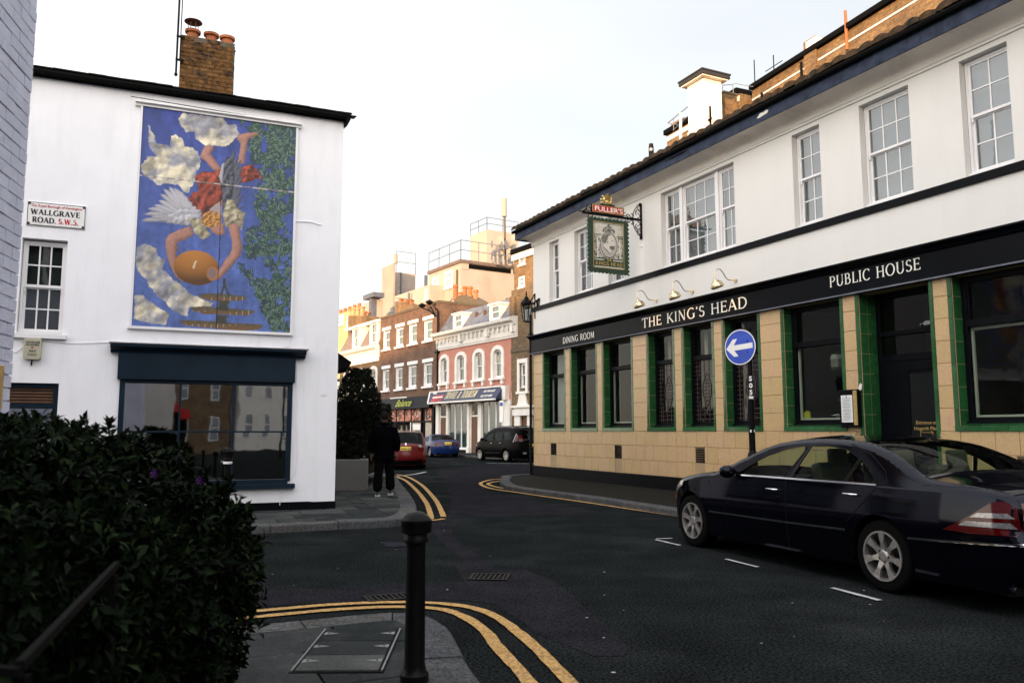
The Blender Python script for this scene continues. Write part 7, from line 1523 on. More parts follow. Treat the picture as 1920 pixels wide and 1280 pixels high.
leafmesh('shoots', whorls(520, shootpt, .066, 9, 44, .20, .35, 1.0), 'leaf_highlight', BS, 'leaf', .6)
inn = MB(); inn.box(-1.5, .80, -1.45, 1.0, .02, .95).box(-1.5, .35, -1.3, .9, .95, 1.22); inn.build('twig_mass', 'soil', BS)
tw = MB(); rg = random.Random(9)
for k in range(60):
    x, y = rg.uniform(-1.0, .85), rg.uniform(-1.4, 1.0); tw.tube([(x * .6, y * .6, 0), (x * .9, y * .9, .6), (x, y, min(1.3, top_at(x - 2.4) - .15))], [.012, .008, .003], 4)
tw.build('branch', 'bark', BS)
vio = MB()
for px, py, Y in ((293, 887, 3.6), (378, 900, 3.8)):
    c = atY(px, py, Y) - Vector((2.4 * -1, 3.4, .12))
    for k in range(7): a = k * .9; vio.add([c, c + Vector((.022 * math.cos(a), -.01, .022 * math.sin(a))), c + Vector((.022 * math.cos(a + .5), -.016, .022 * math.sin(a + .5)))], [(0, 1, 2)])
M['violet'] = mat('violet', (.06, .015, .10), .8, spec=.05); vio.build('flower', 'violet', BS)
# iron railing in front of the bush
RA = thing('iron_railing', 'out of focus dark iron handrail in front of the bush at lower left', 'railing', (0, 0, 0))
mb = MB().bar((-.96, 1.62, 1.045), (-1.36, 2.82, 1.045), .008, r2=.011).bar((-1.06, 1.63, 1.04), (-.95, 1.60, 1.04), .008); mb.build('handrail', 'rail_paint', RA)
mb = MB().bar((-.97, 1.65, .0), (-.97, 1.65, 1.02), .012).bar((-1.34, 2.76, .0), (-1.34, 2.76, 1.02), .012).bar((-.99, 1.72, .42), (-1.34, 2.76, .42), .008)
for k in (): x, y = -.97 - .37 * k / 8, 1.65 + 1.11 * k / 8; mb.bar((x, y, .42), (x, y, 1.03), .006)
mb.build('bars', 'rail_paint', RA)
def tree_copy(src, loc, rz, label):
    r = src.copy(); COL.objects.link(r); r.location = loc; r.rotation_euler = (0, 0, rz); r['label'] = label
    for ch in list(src.children): c = ch.copy(); COL.objects.link(c); c.parent = r
    return r
tree_copy(BS, (-2.6, -.6, .12), 0, 'second dark bush behind the viewer, seen in the shop panes'); tree_copy(BS, (-2.7, -4.6, .12), 0, 'third dark bush behind the viewer, seen in the shop panes')
for k_, (x_, y_) in enumerate(((.95, .8), (1.7, -1.8))):
    tree_copy(bpy.data.objects['bollard'], (x_, y_, .12 * 0), 0, ['black bollard behind the viewer, nearer one seen in the shop panes', 'black bollard behind the viewer, farther one seen in the shop panes'][k_])
# planter and hedge down the side street
def wl_(x, y, Y): return atY(x, y, Y)
pa = gnd(632, 920, .12); pb = gnd(692, 918, .12)
PLN = thing('planter', 'low white rendered planter wall under the dark hedge', 'planter', (pa[0] - .6, pa[1], .12))
hgt = .72; MB().prism([(-.2, 0), (pb[0] - pa[0] + .6, 0), (pb[0] - pa[0] + .6, hgt), (-.2, hgt)], 0, .2).build('front_wall', 'planter_white', PLN, bevel=.012)
L2 = pb[0] - pa[0] + .6; MB().add([(L2, .2, 0), (L2 - 1.2, 6, 0), (L2 - 1.2, 6, hgt), (L2, .2, hgt), (L2 - .2, .2, hgt), (L2 - 1.4, 6, hgt)], [(0, 1, 2, 3), (3, 2, 5, 4)]).build('side_wall', 'planter_white', PLN); MB().box(-.2, L2 - .25, .2, 5, .3, hgt - .08).build('soil', 'soil', PLN)
HD = thing('hedge_tree', 'tall dark small leaved evergreen behind the planter beside the white house', 'tree', (pa[0] + .18, pa[1] + 1.3, .7))
def hedgept(r):
    z = r.uniform(0, 2.35); rad = (.62 - .22 * max(0, z - 1.5) ** 2 * 1.2 + .08 * math.sin(z * 5)) * (1 - .5 * r.random() ** 3); t = r.random() * 6.28; rad = max(rad, .1)
    return (rad * math.cos(t) * .85, rad * math.sin(t), z), (math.cos(t), math.sin(t), .5)
leafmesh('foliage', whorls(2000, hedgept, .075, 6, 14, .30, .3, .6), 'leaf_grey', HD, 'leaf_highlight', .05); tr = MB().tube([(0, 0, -.3), (.05, 0, 1.0), (0, .05, 1.8)], [.09, .07, .03], 8)
for k in range(7): a = k * .9; tr.tube([(0, 0, .4 + k * .15), (.3 * math.cos(a), .3 * math.sin(a), .7 + k * .2)], [.03, .01], 5)
tr.build('trunk', 'bark', HD)
HD2 = thing('hedge', 'second clump of dark hedge behind the man, beside the parked dark car', 'hedge', (pa[0] - .3, pa[1] + 4.4, .7))
def hp2(r):
    z = r.uniform(0, 1.6); t = r.random() * 6.28; rad = 1.2 * (1 - .5 * r.random() ** 3) * (1 - .1 * z); return (rad * math.cos(t) * .8, rad * math.sin(t) * 1.6, z), (math.cos(t), math.sin(t), .5)
leafmesh('foliage', whorls(1500, hp2, .10, 6, 15, .30, .3, .6), 'leaf', HD2)
AW = thing('shop_canopy', 'dark projecting canopy edge sticking out behind the white house corner', 'canopy', (0, 0, 0))
a, b, c, d = atY(634, 661, 17), atY(660, 679, 17), atY(652, 690, 17), atY(634, 694, 17); mb = MB(); P = [a, b, c, d]; mb.add(P + [p + Vector((-.3, 1.2, 0)) for p in P], [(0, 3, 2, 1), (4, 5, 6, 7), (0, 1, 5, 4), (1, 2, 6, 5), (2, 3, 7, 6), (3, 0, 4, 7)]); mb.build('canopy_board', 'black_paint', AW, fixn=True)
# ================================================================ THE MAN
def skin_body(name, nodes, edges, matn, parent, root=0, sub=2):
    me = bpy.data.meshes.new(name); me.from_pydata([n[0] for n in nodes], edges, []); o = link(name, me, parent); sk = o.modifiers.new('skin', 'SKIN'); sk.use_smooth_shade = True
    for i, n in enumerate(nodes): r = n[1]; v = me.skin_vertices[0].data[i]; v.radius = (r, r) if not isinstance(r, tuple) else r; v.use_root = (i == root)
    ss = o.modifiers.new('sub', 'SUBSURF'); ss.levels = sub; ss.render_levels = sub; dg = bpy.context.evaluated_depsgraph_get(); m2 = bpy.data.meshes.new_from_object(o.evaluated_get(dg)); o.modifiers.clear(); o.data = m2; m2.materials.clear(); m2.materials.append(M[matn]); m2.polygons.foreach_set('use_smooth', [True] * len(m2.polygons)); return o
mp_ = gnd(719, 930, .12); MAN = thing('person', 'man seen from behind in dark coat and wide dark trousers walking away', 'person', (mp_[0], mp_[1], .12), math.radians(6))
# x to his right, y forward (away), z up.  body as one surface
s = 1.0
body = skin_body('body', [((0, 0, .93), (.15, .11)), ((0, -.01, 1.12), (.155, .115)), ((0, 0, 1.32), (.15, .10)), ((0, .01, 1.44), (.06, .06)), ((0, .02, 1.54), .055), ((0, .035, 1.64), .07),
    ((-.17, 0, 1.36), .055), ((-.25, -.02, 1.16), .05), ((-.25, .06, .94), .042), ((.17, 0, 1.36), .055), ((.25, -.03, 1.16), .05), ((.24, .05, .95), .042),
    ((-.095, .01, .86), .095), ((-.11, -.02, .5), .062), ((-.12, -.05, .17), .03), ((-.125, -.02, .06), .018), ((.095, .02, .86), .095), ((.11, .12, .5), .062), ((.13, .12, .17), .03), ((.138, .16, .07), .018)],
    [(0, 1), (1, 2), (2, 3), (3, 4), (4, 5), (3, 6), (6, 7), (7, 8), (3, 9), (9, 10), (10, 11), (0, 12), (12, 13), (13, 14), (14, 15), (0, 16), (16, 17), (17, 18), (18, 19)], 'skin', MAN)
skin_body('coat', [((0, 0, .72), (.23, .17)), ((0, 0, .98), (.225, .17)), ((0, 0, 1.2), (.23, .17)), ((0, .0, 1.37), (.19, .14)), ((0, .01, 1.49), (.10, .09)),
    ((-.20, 0, 1.37), .115), ((-.275, -.02, 1.13), .085), ((-.27, .06, .93), .07), ((.20, 0, 1.37), .115), ((.275, -.03, 1.13), .085), ((.26, .05, .94), .07)],
    [(0, 1), (1, 2), (2, 3), (3, 4), (3, 5), (5, 6), (6, 7), (3, 8), (8, 9), (9, 10)], 'coat', MAN, 1)
q_ = MB()
for k in range(5): q_.lathe([(.232, .80 + k * .12), (.236, .805 + k * .12), (.232, .81 + k * .12)], 24)
o = q_.build('coat_quilting', 'coat', MAN, smooth=True); o.scale = (1, .74, 1)
MB().lathe([(.0, 1.49), (.085, 1.485), (.095, 1.50), (.082, 1.565), (.075, 1.57), (.07, 1.5)], 16, (0, .015, 0)).build('collar', 'coat', MAN, smooth=True, fixn=True)
skin_body('trousers', [((0, 0, .90), (.16, .13)), ((-.095, .01, .80), .115), ((-.115, -.02, .48), .10), ((-.13, -.05, .08), .115), ((.095, .02, .80), .112), ((.12, .10, .48), .10), ((.14, .13, .10), .115)], [(0, 1), (1, 2), (2, 3), (0, 4), (4, 5), (5, 6)], 'trouser', MAN)
def ell(name, c, r, m, parent, n=16):
    mb = MB(); o_ = len(mb.v)
    for i in range(13):
        a_, z_ = math.sin(math.pi * i / 12), -math.cos(math.pi * i / 12)
        for k in range(n): t = 2 * math.pi * k / n; mb.v.append((c[0] + r[0] * a_ * math.cos(t), c[1] + r[1] * a_ * math.sin(t), c[2] + r[2] * z_))
    for i in range(12):
        for k in range(n): mb.f.append((i * n + k, i * n + (k + 1) % n, (i + 1) * n + (k + 1) % n, (i + 1) * n + k)); mb.m.append(0)
    return mb.build(name, m, parent, smooth=True)
ell('head', (0, .03, 1.665), (.078, .098, .118), 'skin', MAN); ell('hair', (0, .018, 1.69), (.086, .10, .108), 'hair', MAN)
for sx in (-.083, .083): ell('ear', (sx, .04, 1.655), (.012, .022, .032), 'skin', MAN, 8)
fc = MB().prism([(-.012, 1.655), (.012, 1.655), (.006, 1.69), (-.006, 1.69)], .12, .15).build('nose', 'skin', MAN)
for sx, sy, sz in ((-.125, -.02, 0), (.14, .20, .015)):
    ell('shoe', (sx, sy - .02, .05 + sz), (.052, .14, .048), 'shoe', MAN, 12); MB().slab([(sx - .045, sy - .13), (sx + .045, sy - .13), (sx + .056, sy + .02), (sx + .04, sy + .12), (sx - .04, sy + .12), (sx - .056, sy + .02)], sz, .035 + sz).build('sole', 'shoe_white', MAN)
    ell('toe', (sx, sy - .09, .035 + sz), (.050, .06, .030), 'shoe_white', MAN, 10)
for sx in (-1, 1):     # hands hanging from the cuffs
    hd = skin_body('hand', [((sx * .27, .07, .90), .028), ((sx * .272, .085, .83), (.034, .018)), ((sx * .262, .11, .80), .009), ((sx * .26, .13, .765), .008), ((sx * .272, .095, .775), .009), ((sx * .268, .105, .735), .008), ((sx * .278, .08, .775), .009), ((sx * .274, .085, .738), .008), ((sx * .284, .065, .785), .008), ((sx * .28, .068, .755), .007), ((sx * .25, .105, .86), .011), ((sx * .245, .125, .825), .009)],
        [(0, 1), (1, 2), (2, 3), (1, 4), (4, 5), (1, 6), (6, 7), (1, 8), (8, 9), (0, 10), (10, 11)], 'skin', MAN, 0, 1)
# ================================================================ CARS
def build_car(name, label, paint, loc, heading, sp, group='parked cars'):
    t = thing(name, label, 'car', (loc[0], loc[1], .0), heading, group)
    top = cr(sp['top'], 6); W = sp['W']; zb = .20; xf, xr, wr, ar_ = sp['xf'], sp['xr'], sp['wr'], sp['arch']; belt = sp['belt']; xF = max(p[0] for p in top); xR = min(p[0] for p in top)
    T = np.array(top); A, B = T[:-1], T[1:]
    def dist(x, z):
        p = np.array([x, z]); d = B - A; u = np.clip(((p - A) * d).sum(1) / ((d * d).sum(1) + 1e-9), 0, 1); return float(np.sqrt((((A + d * u[:, None]) - p) ** 2).sum(1).min()))
    rnd = sp.get('round', .07)
    def S(x, z, t_=None):
        w_ = W; e = x - (xF - sp.get('tf', .95)); w_ -= sp.get('nf', .20) * max(0, e / sp.get('tf', .95)) ** 2.3; e = (xR + sp.get('tr', .9)) - x; w_ -= sp.get('nr', .15) * max(0, e / sp.get('tr', .9)) ** 2.3
        if z < belt: w_ -= .055 * max(0, (.62 - z) / .42) ** 2 + .030 * max(0, (z - .62) / (belt - .62)) ** 2 + .012 * math.sin(max(0, min(1, (z - .5) / .08)) * math.pi) * 0
        else: w_ -= .035 + (z - belt) * sp.get('tumble', .42)
        dd = dist(x, z) if t_ is None else t_
        r_ = rnd * (.75 if z > belt + .05 else 1)
        if dd < r_: w_ -= r_ - math.sqrt(max(0, r_ * r_ - (r_ - dd) ** 2))
        return w_
    arcp = lambda cx, a0, a1: [(cx + ar_ * math.cos(math.radians(a0 + (a1 - a0) * k / 18)), max(zb - .0, wr + ar_ * math.sin(math.radians(a0 + (a1 - a0) * k / 18)))) for k in range(19)]
    lo = math.degrees(math.asin((zb - wr) / ar_)); poly = list(top) + [(xF - .12, zb)] + arcp(xf, lo, 180 - lo) + arcp(xr, lo, 180 - lo) + [(xR + .12, zb)]
    if 'skip' in sp: pass
    holes = sp['windows']
    def mapped(nm, outer, hl, mt, off=0., step=.06, sides=(1, -1), parent=None, thick=0):
        loops = [[Vector((p[0], p[1], 0)) for p in outer]] + [[Vector((p[0], p[1], 0)) for p in h] for h in hl]; tris = tessellate_polygon(loops); flat = [p for L_ in loops for p in L_]
        bm = bmesh.new(); vs = [bm.verts.new(p) for p in flat]
        for tr_ in tris:
            try: bm.faces.new([vs[i] for i in tr_])
            except ValueError: pass
        x0, x1 = min(p[0] for p in outer), max(p[0] for p in outer); z0, z1 = min(p[1] for p in outer), max(p[1] for p in outer)
        for ax, a, b in (((1, 0, 0), x0, x1), ((0, 1, 0), z0, z1)):
            v = math.ceil(a / step) * step
            while v < b: bmesh.ops.bisect_plane(bm, geom=bm.verts[:] + bm.edges[:] + bm.faces[:], plane_co=[c * v for c in ax], plane_no=ax); v += step
        bmesh.ops.remove_doubles(bm, verts=bm.verts, dist=1e-4)
        V = [(v.co.x, v.co.y) for v in bm.verts]; bm.verts.index_update(); F = [[v.index for v in f.verts] for f in bm.faces]; bm.free(); ys = [S(x, z) + off for x, z in V]; mb = MB()
        for s_ in sides:
            vs = [(x, s_ * y, z) for (x, z), y in zip(V, ys)]; fs = []
            for f in F:
                a, b, c = (Vector(vs[i]) for i in f[:3]); n = (b - a).cross(c - a); fs.append(tuple(f) if n.y * s_ > 0 else tuple(f[::-1]))
            mb.add(vs, fs)
        o = mb.build(nm, mt, parent or t, smooth=True); return o
    side = mapped('body', poly, holes, paint, 0, sp.get('step', .05))
    # cap following the whole outline
    caps = {}; n = len(top); NY = 12
    def capdata(i):
        x, z = top[i]; a, b = top[max(0, i - 1)], top[min(n - 1, i + 1)]; dx, dz = b[0] - a[0], b[1] - a[1]; l = math.hypot(dx, dz); nx, nz = -dz / l, dx / l; y = S(x, z, 0.); c = sp.get('crown', .045) + sp.get('bow', .13) * abs(nx) ** 1.5 * (1 if abs(x) > 1 and z < belt + .06 else .25)
        return x, z, nx, nz, y, c
    CD = [capdata(i) for i in range(n)]
    def cpt(i, f): x, z, nx, nz, y, c = CD[i]; k = c * (1 - f * f); return (x + nx * k, y * f, z + nz * k)
    mb = MB(); gl = {}
    for i in range(n - 1):
        xm, zm = (top[i][0] + top[i + 1][0]) / 2, (top[i][1] + top[i + 1][1]) / 2; g = None
        for nm, (a, b) in sp['glass'].items():
            if a <= xm <= b and zm > belt - .02: g = nm
        for j in range(NY):
            f0, f1 = -1 + 2 * j / NY, -1 + 2 * (j + 1) / NY; lam = None
            if g and abs((f0 + f1) / 2) < .93: gl.setdefault(g, []).append((cpt(i, f0), cpt(i, f1), cpt(i + 1, f1), cpt(i + 1, f0))); continue
            mb.add([cpt(i, f0), cpt(i + 1, f0), cpt(i + 1, f1), cpt(i, f1)], [(0, 1, 2, 3)])
    o = mb.build('body_top', paint, t, smooth=True, fixn=False); b = bmesh.new(); b.from_mesh(o.data); bmesh.ops.remove_doubles(b, verts=b.verts, dist=1e-4); bmesh.ops.recalc_face_normals(b, faces=b.faces); b.to_mesh(o.data); b.free()
    gm = sp.get('glassmat', 'car_glass')
    for g, Q in gl.items():
        mb = MB()
        for q in Q:
            a_, b_, c_ = (Vector(p) for p in q[:3]); n_ = (b_ - a_).cross(c_ - a_); mb.add(q, [(0, 1, 2, 3) if n_.z > 0 else (3, 2, 1, 0)])
        o = mb.build(g, gm, t, smooth=True); b = bmesh.new(); b.from_mesh(o.data); bmesh.ops.remove_doubles(b, verts=b.verts, dist=1e-4); b.to_mesh(o.data); b.free()
    for h in holes:
        for s_ in (1, -1): mapped('side_window', h, [], gm, -.012, .12, (s_,))
        # black seal
        cx_, cz_ = sum(p[0] for p in h) / len(h), sum(p[1] for p in h) / len(h); out_ = []; H = [tuple(p) for p in h]
        for p in H: d = math.dist(p, (cx_, cz_)); out_.append((p[0] + (p[0] - cx_) / d * .022, p[1] + (p[1] - cz_) / d * .018))
        mapped('window_seal', out_, [H], 'plastic_black', .003, .15)
    for st in sp.get('strips', []):       # (material, name, polygon, offset)
        for s_ in (1, -1): mapped(st[1], st[2], [], st[0], st[3] if len(st) > 3 else .004, .12, (s_,))
    # underside and wheel housings
    ub = MB(); ub.box(xR + .15, xF - .15, -W + .16, W - .16, .18, .30); ub.build('underbody', 'plastic_black', t)
    hs = MB()
    for cx in (xf, xr):
        P = arcp(cx, -10, 190)
        for s_ in (1, -1):
            for p, q in zip(P, P[1:]): hs.add([(p[0], s_ * (W - .08), p[1]), (q[0], s_ * (W - .08), q[1]), (q[0], s_ * (W - .42), q[1]), (p[0], s_ * (W - .42), p[1])], [(0, 1, 2, 3)])
            hs.box(cx - ar_, cx + ar_, s_ * (W - .42), s_ * (W - .44), zb, wr + ar_)
            for p, q in zip(P, P[1:]):
                y0 = S(p[0], p[1]) if zb < p[1] else W - .06; y1 = S(q[0], q[1]) if zb < q[1] else W - .06
                hs.add([(p[0], s_ * (y0 - .004), p[1]), (q[0], s_ * (y1 - .004), q[1]), (q[0], s_ * (W - .12), q[1]), (p[0], s_ * (W - .12), p[1])], [(0, 1, 2, 3)])
    hs.build('wheel_arch', 'plastic_black', t)
    # cabin
    if sp.get('cabin', True):
        c = MB(); fx, bx = sp['seats']; hb = belt - .25
        c.box(sp['cab'][0], sp['cab'][1], -W + .2, W - .2, .3, .5)
        for x in (fx, bx):
            for y in (-.36, .36): c.box(x - .25, x + .25, y - .24, y + .24, .5, .62).obox((x - .33, y, .85), (.07, 0, -.015), (0, .23, 0), (.06, 0, .30)).obox((x - .38, y, 1.22 if belt > .9 else 1.1), (.04, 0, 0), (0, .12, 0), (.01, 0, .09))
        o = c.build('seats', 'leather', t, bevel=.03)
        MB().box(fx + .55, fx + .95, -W + .2, W - .2, .7, belt - .02).build('dashboard', 'plastic_black', t, bevel=.04)
        sw = MB(); P = [(fx + .42 + .05 * math.sin(a), .36 * sp.get('drive', -1) + .18 * math.cos(a), belt + .0 + .18 * math.sin(a)) for a in [k * math.pi / 10 for k in range(21)]]; sw.tube(P, .014, 6, cap=False).bar((fx + .42, .36 * sp.get('drive', -1), belt - .02), (fx + .55, .36 * sp.get('drive', -1), belt - .1), .03).bar((fx + .42, .36 * sp.get('drive', -1) - .17, belt), (fx + .42, .36 * sp.get('drive', -1) + .17, belt), .02); sw.build('steering_wheel', 'plastic_black', t)
    # wheels
    ty = MB().lathe([(wr * .68, -.10), (wr * .9, -.11), (wr * .98, -.095), (wr, -.06), (wr, .06), (wr * .98, .095), (wr * .9, .11), (wr * .68, .10)], 40, (0, 0, 0), 'y').mesh('tyre', 'rubber', True)
    rm = MB(); R_ = wr * .69; rm.lathe([(R_, .10), (R_ * 1.0, .115), (R_ * .93, .115), (R_ * .90, .07), (R_ * .90, -.08)], 40, (0, 0, 0), 'y')
    ns = sp.get('spokes', 7)
    for k in range(ns):
        a = 2 * math.pi * k / ns + .25; ca, sa = math.cos(a), math.sin(a); pr = lambda r, tt, y: (r * ca - tt * sa, y, r * sa + tt * ca)
        w0, w1, wm = R_ * .15, R_ * .17, R_ * .085
        P = [pr(R_ * .18, -w0, .09), pr(R_ * .55, -wm, .105), pr(R_ * .93, -w1, .108), pr(R_ * .93, w1, .108), pr(R_ * .55, wm, .105), pr(R_ * .18, w0, .09)]; Q = [(p[0], p[1] - .035, p[2]) for p in P]
        rm.add(P + Q, [(0, 1, 4, 5), (1, 2, 3, 4), (0, 6, 7, 1), (1, 7, 8, 2), (5, 4, 10, 11), (4, 3, 9, 10)])
    rm.lathe([(0, .10), (R_ * .16, .10), (R_ * .34, .088), (R_ * .36, .05)], 24, (0, 0, 0), 'y')
    for k in range(5): a = k * 1.2566; rm.lathe([(0, .092), (.014, .092), (.014, .085)], 8, (R_ * .24 * math.cos(a), .003, R_ * .24 * math.sin(a)), 'y', 1)
    rmm = rm.mesh('rim', ['alloy', 'plastic_black'], False); hub = MB().lathe([(0, -.02), (R_ * .9, -.02), (R_ * .9, -.03)], 24, (0, 0, 0), 'y').mesh('brake_disc', 'dark_lead')
    for x in (xf, xr):
        for s_ in (1, -1):
            y = s_ * (W - .135 - .015); w_ = link('wheel', ty, t, (x, y, wr), (0, random.uniform(0, 1), 0 if s_ > 0 else math.pi)); link('rim', rmm, w_); link('brake_disc', hub, w_)
    # mirrors
    for s_ in (1, -1):
        mx, mz = sp['mirror']; y = S(mx, mz)
        mm = MB(); n_ = 10
        prof = [(0, 0), (.05, .35), (.085, .8), (.085, 1.2), (.06, 1.6), (0, 1.75)]
        for r_, k_ in prof:
            for k in range(n_): a = 2 * math.pi * k / n_; mm.v.append((mx + .02 + .055 * (r_ / .085) * math.cos(a) + .02 * k_, s_ * (y + .13 * k_ - .02), mz + .03 + .085 * (r_ / .085) * .9 * math.sin(a)))
        for i in range(len(prof) - 1):
            for k in range(n_): mm.f.append((i * n_ + k, i * n_ + (k + 1) % n_, (i + 1) * n_ + (k + 1) % n_, (i + 1) * n_ + k)); mm.m.append(0)
        mm.build('door_mirror', paint, t, smooth=True, fixn=True)
    for (hx, hz, l) in sp['handles']:
        for s_ in (1, -1):
            y = S(hx, hz); MB().tube([(hx - l / 2, s_ * (y + .002), hz), (hx - l / 2 + .02, s_ * (y + .035), hz), (hx + l / 2 - .02, s_ * (y + .035), hz), (hx + l / 2, s_ * (y + .002), hz)], .011, 6).build('door_handle', sp.get('handlemat', 'chrome'), t, smooth=True)
    # cap details: rectangles on the outline surface, given by outline z-range at the rear or front
    def cap_at(zv, f, rear=True, off=.006, zlim=None):
        idx = [i for i in range(n) if (CD[i][0] < 0) == rear and (CD[i][0] < xR + .45 if rear else CD[i][0] > xF - .55)]
        i = min(idx, key=lambda i: abs(CD[i][1] - zv)); cand = [j for j in (i - 1, i + 1) if 0 <= j < n]; j = min(cand, key=lambda j: abs(CD[j][1] - zv) if (CD[j][1] - zv) * (CD[i][1] - zv) <= 0 else 9)
        a, b_ = cpt(i, f), cpt(j, f); d = CD[j][1] - CD[i][1]; u = 0 if abs(d) < 1e-5 else max(0, min(1, (zv - CD[i][1]) / d)); nx = CD[i][2]
        return (a[0] + (b_[0] - a[0]) * u + nx * off, a[1] + (b_[1] - a[1]) * u, a[2] + (b_[2] - a[2]) * u)
    for (nm, mt, rear, f0, f1, z0, z1, *rest) in sp.get('caps', []):
        nf, nz_ = 8, 4; mb = MB(); off = rest[0] if rest else .006; G_ = [[cap_at(z0 + (z1 - z0) * j / nz_, f0 + (f1 - f0) * i / nf, rear, off) for i in range(nf + 1)] for j in range(nz_ + 1)]; vs = [p for r_ in G_ for p in r_]
        mb.add(vs, [(j * (nf + 1) + i, j * (nf + 1) + i + 1, (j + 1) * (nf + 1) + i + 1, (j + 1) * (nf + 1) + i) for j in range(nz_) for i in range(nf)]); mb.build(nm, mt, t, smooth=True)
    t['_x'] = 0; del t['_x']
    return t, S, cap_at
def strip(x0, z0, x1, z1, h, n=8): return [(x0 + (x1 - x0) * k / n, z0 + (z1 - z0) * k / n + h / 2) for k in range(n + 1)] + [(x1 + (x0 - x1) * k / n, z1 + (z0 - z1) * k / n - h / 2) for k in range(n + 1)]
def pline(pts, w_):
    a = offset(pts, w_ / 2); b = offset(pts, -w_ / 2); return a + b[::-1]
# ---- the big dark saloon
Fp = Vector(gnd(1292, 1023)); Rp = Vector(gnd(1657, 1111)); hv = (Fp - Rp).normalized(); ln = Vector((-hv.y, hv.x)); mid = (Fp + Rp) / 2 - ln * .90
seams = [pline([(.74, .30), (.80, .62), (.66, .93)], .010), pline([(-.33, .24), (-.34, .6), (-.32, .97), (-.50, 1.34)], .012), pline([(-1.72, 1.03), (-1.62, .98), (-1.50, .86), (-1.24, .62)], .010), pline([(-1.72, 1.03), (-1.66, 1.125), (-1.42, 1.28), (-1.12, 1.37)], .010)]
saloon = dict(W=.925, belt=.975, xf=1.58, xr=-1.63, wr=.335, arch=.385, tumble=.46, step=.035, round=.075,
  top=[(-2.86, .26), (-2.97, .40), (-3.0, .58), (-2.94, .70), (-2.93, .88), (-2.86, .985), (-2.6, 1.035), (-2.25, 1.07), (-2.05, 1.12), (-1.75, 1.275), (-1.42, 1.40), (-1.05, 1.45), (-.6, 1.462), (-.2, 1.435), (.18, 1.36), (.62, 1.18), (1.03, 1.0), (1.25, .975), (1.6, .93), (1.93, .865), (2.14, .75), (2.22, .60), (2.24, .45), (2.18, .26)],
  windows=[[(.56, .99), (.36, 1.115), (.10, 1.235), (-.2, 1.33), (-.45, 1.368), (-.47, 1.32), (-.27, .995)], [(-.41, 1.0), (-.57, 1.37), (-.85, 1.372), (-1.10, 1.335), (-1.28, 1.255), (-1.17, 1.0)], [(-1.215, 1.0), (-1.325, 1.235), (-1.45, 1.15), (-1.555, 1.05), (-1.56, 1.005)]],
  glass={'windscreen': (.12, 1.04), 'rear_window': (-2.08, -1.28)}, cab=(-1.6, .8), seats=(-.15, -1.05), mirror=(.58, .985), handles=[(-.12, .855, .19), (-1.30, .885, .19)],
  strips=[('chrome', 'window_trim', strip(.50, .982, -1.60, .993, .016, 14), .007), ('chrome', 'side_moulding', strip(1.12, .50, -.30, .515, .022), .014), ('chrome', 'side_moulding', strip(-.315, .515, -1.22, .535, .022), .014), ('chrome', 'bumper_moulding', strip(-1.98, .545, -2.985, .60, .020, 16), .010),
          ('lamp_red', 'rear_lamp', [(-2.35, .665), (-2.50, .74), (-2.62, .82), (-2.77, .925), (-2.86, .935), (-2.925, .88), (-2.94, .70), (-2.93, .665), (-2.6, .655)], .006), ('lamp_clear', 'reversing_lamp', [(-2.60, .79), (-2.66, .83), (-2.88, .84), (-2.92, .80)], .010), ('lamp_clear', 'reversing_lamp', [(-2.50, .715), (-2.56, .755), (-2.9, .765), (-2.93, .72)], .010),
          ('lamp_orange', 'indicator', [(2.08, .72), (2.17, .67), (2.15, .60), (2.07, .60)], .006), ('lamp_clear', 'headlight', [(1.78, .85), (1.94, .83), (2.07, .74), (2.12, .67), (1.98, .71), (1.82, .78)], .005)] + [('plastic_black', 'door_seam', s_, .002) for s_ in seams],
  caps=[('rear_lamp', 'lamp_red', True, .55, 1, .68, .92), ('rear_lamp', 'lamp_red', True, -1, -.55, .68, .92), ('reversing_lamp', 'lamp_clear', True, .62, 1, .79, .83, .009), ('bumper_moulding', 'chrome', True, -1, 1, .585, .61, .008), ('number_plate', 'plate_yellow', True, -.28, .28, .74, .85, .01), ('radiator_grille', 'chrome', False, -.4, .4, .62, .82, .006)])
_lz = lambda P: [(x, z if z < 1.02 else 1.02 + (z - 1.02) * .905) for x, z in P]
saloon['top'] = _lz(saloon['top']); saloon['windows'] = [_lz(h) for h in saloon['windows']]
CAR1, S1, cap1 = build_car('parked_saloon', 'long dark plum saloon with chrome trim and alloy wheels parked in front of the pub', 'car_black', mid, math.atan2(hv.y, hv.x), saloon)
q = cap1(.90, .38, True, .02); text_obj('lettering', 'S', .085, 'chrome', CAR1, (q[0] - .003, q[1], q[2]), (math.radians(80), 0, -math.pi / 2), bold=.003)
MB().add([(-1.46, .03, 1.42), (-1.56, .0, 1.38), (-1.50, .0, 1.46), (-1.46, -.03, 1.42), (-1.40, 0, 1.42)], [(0, 1, 2), (3, 2, 1), (0, 2, 4), (3, 4, 2)]).build('roof_aerial', 'plastic_black', CAR1)
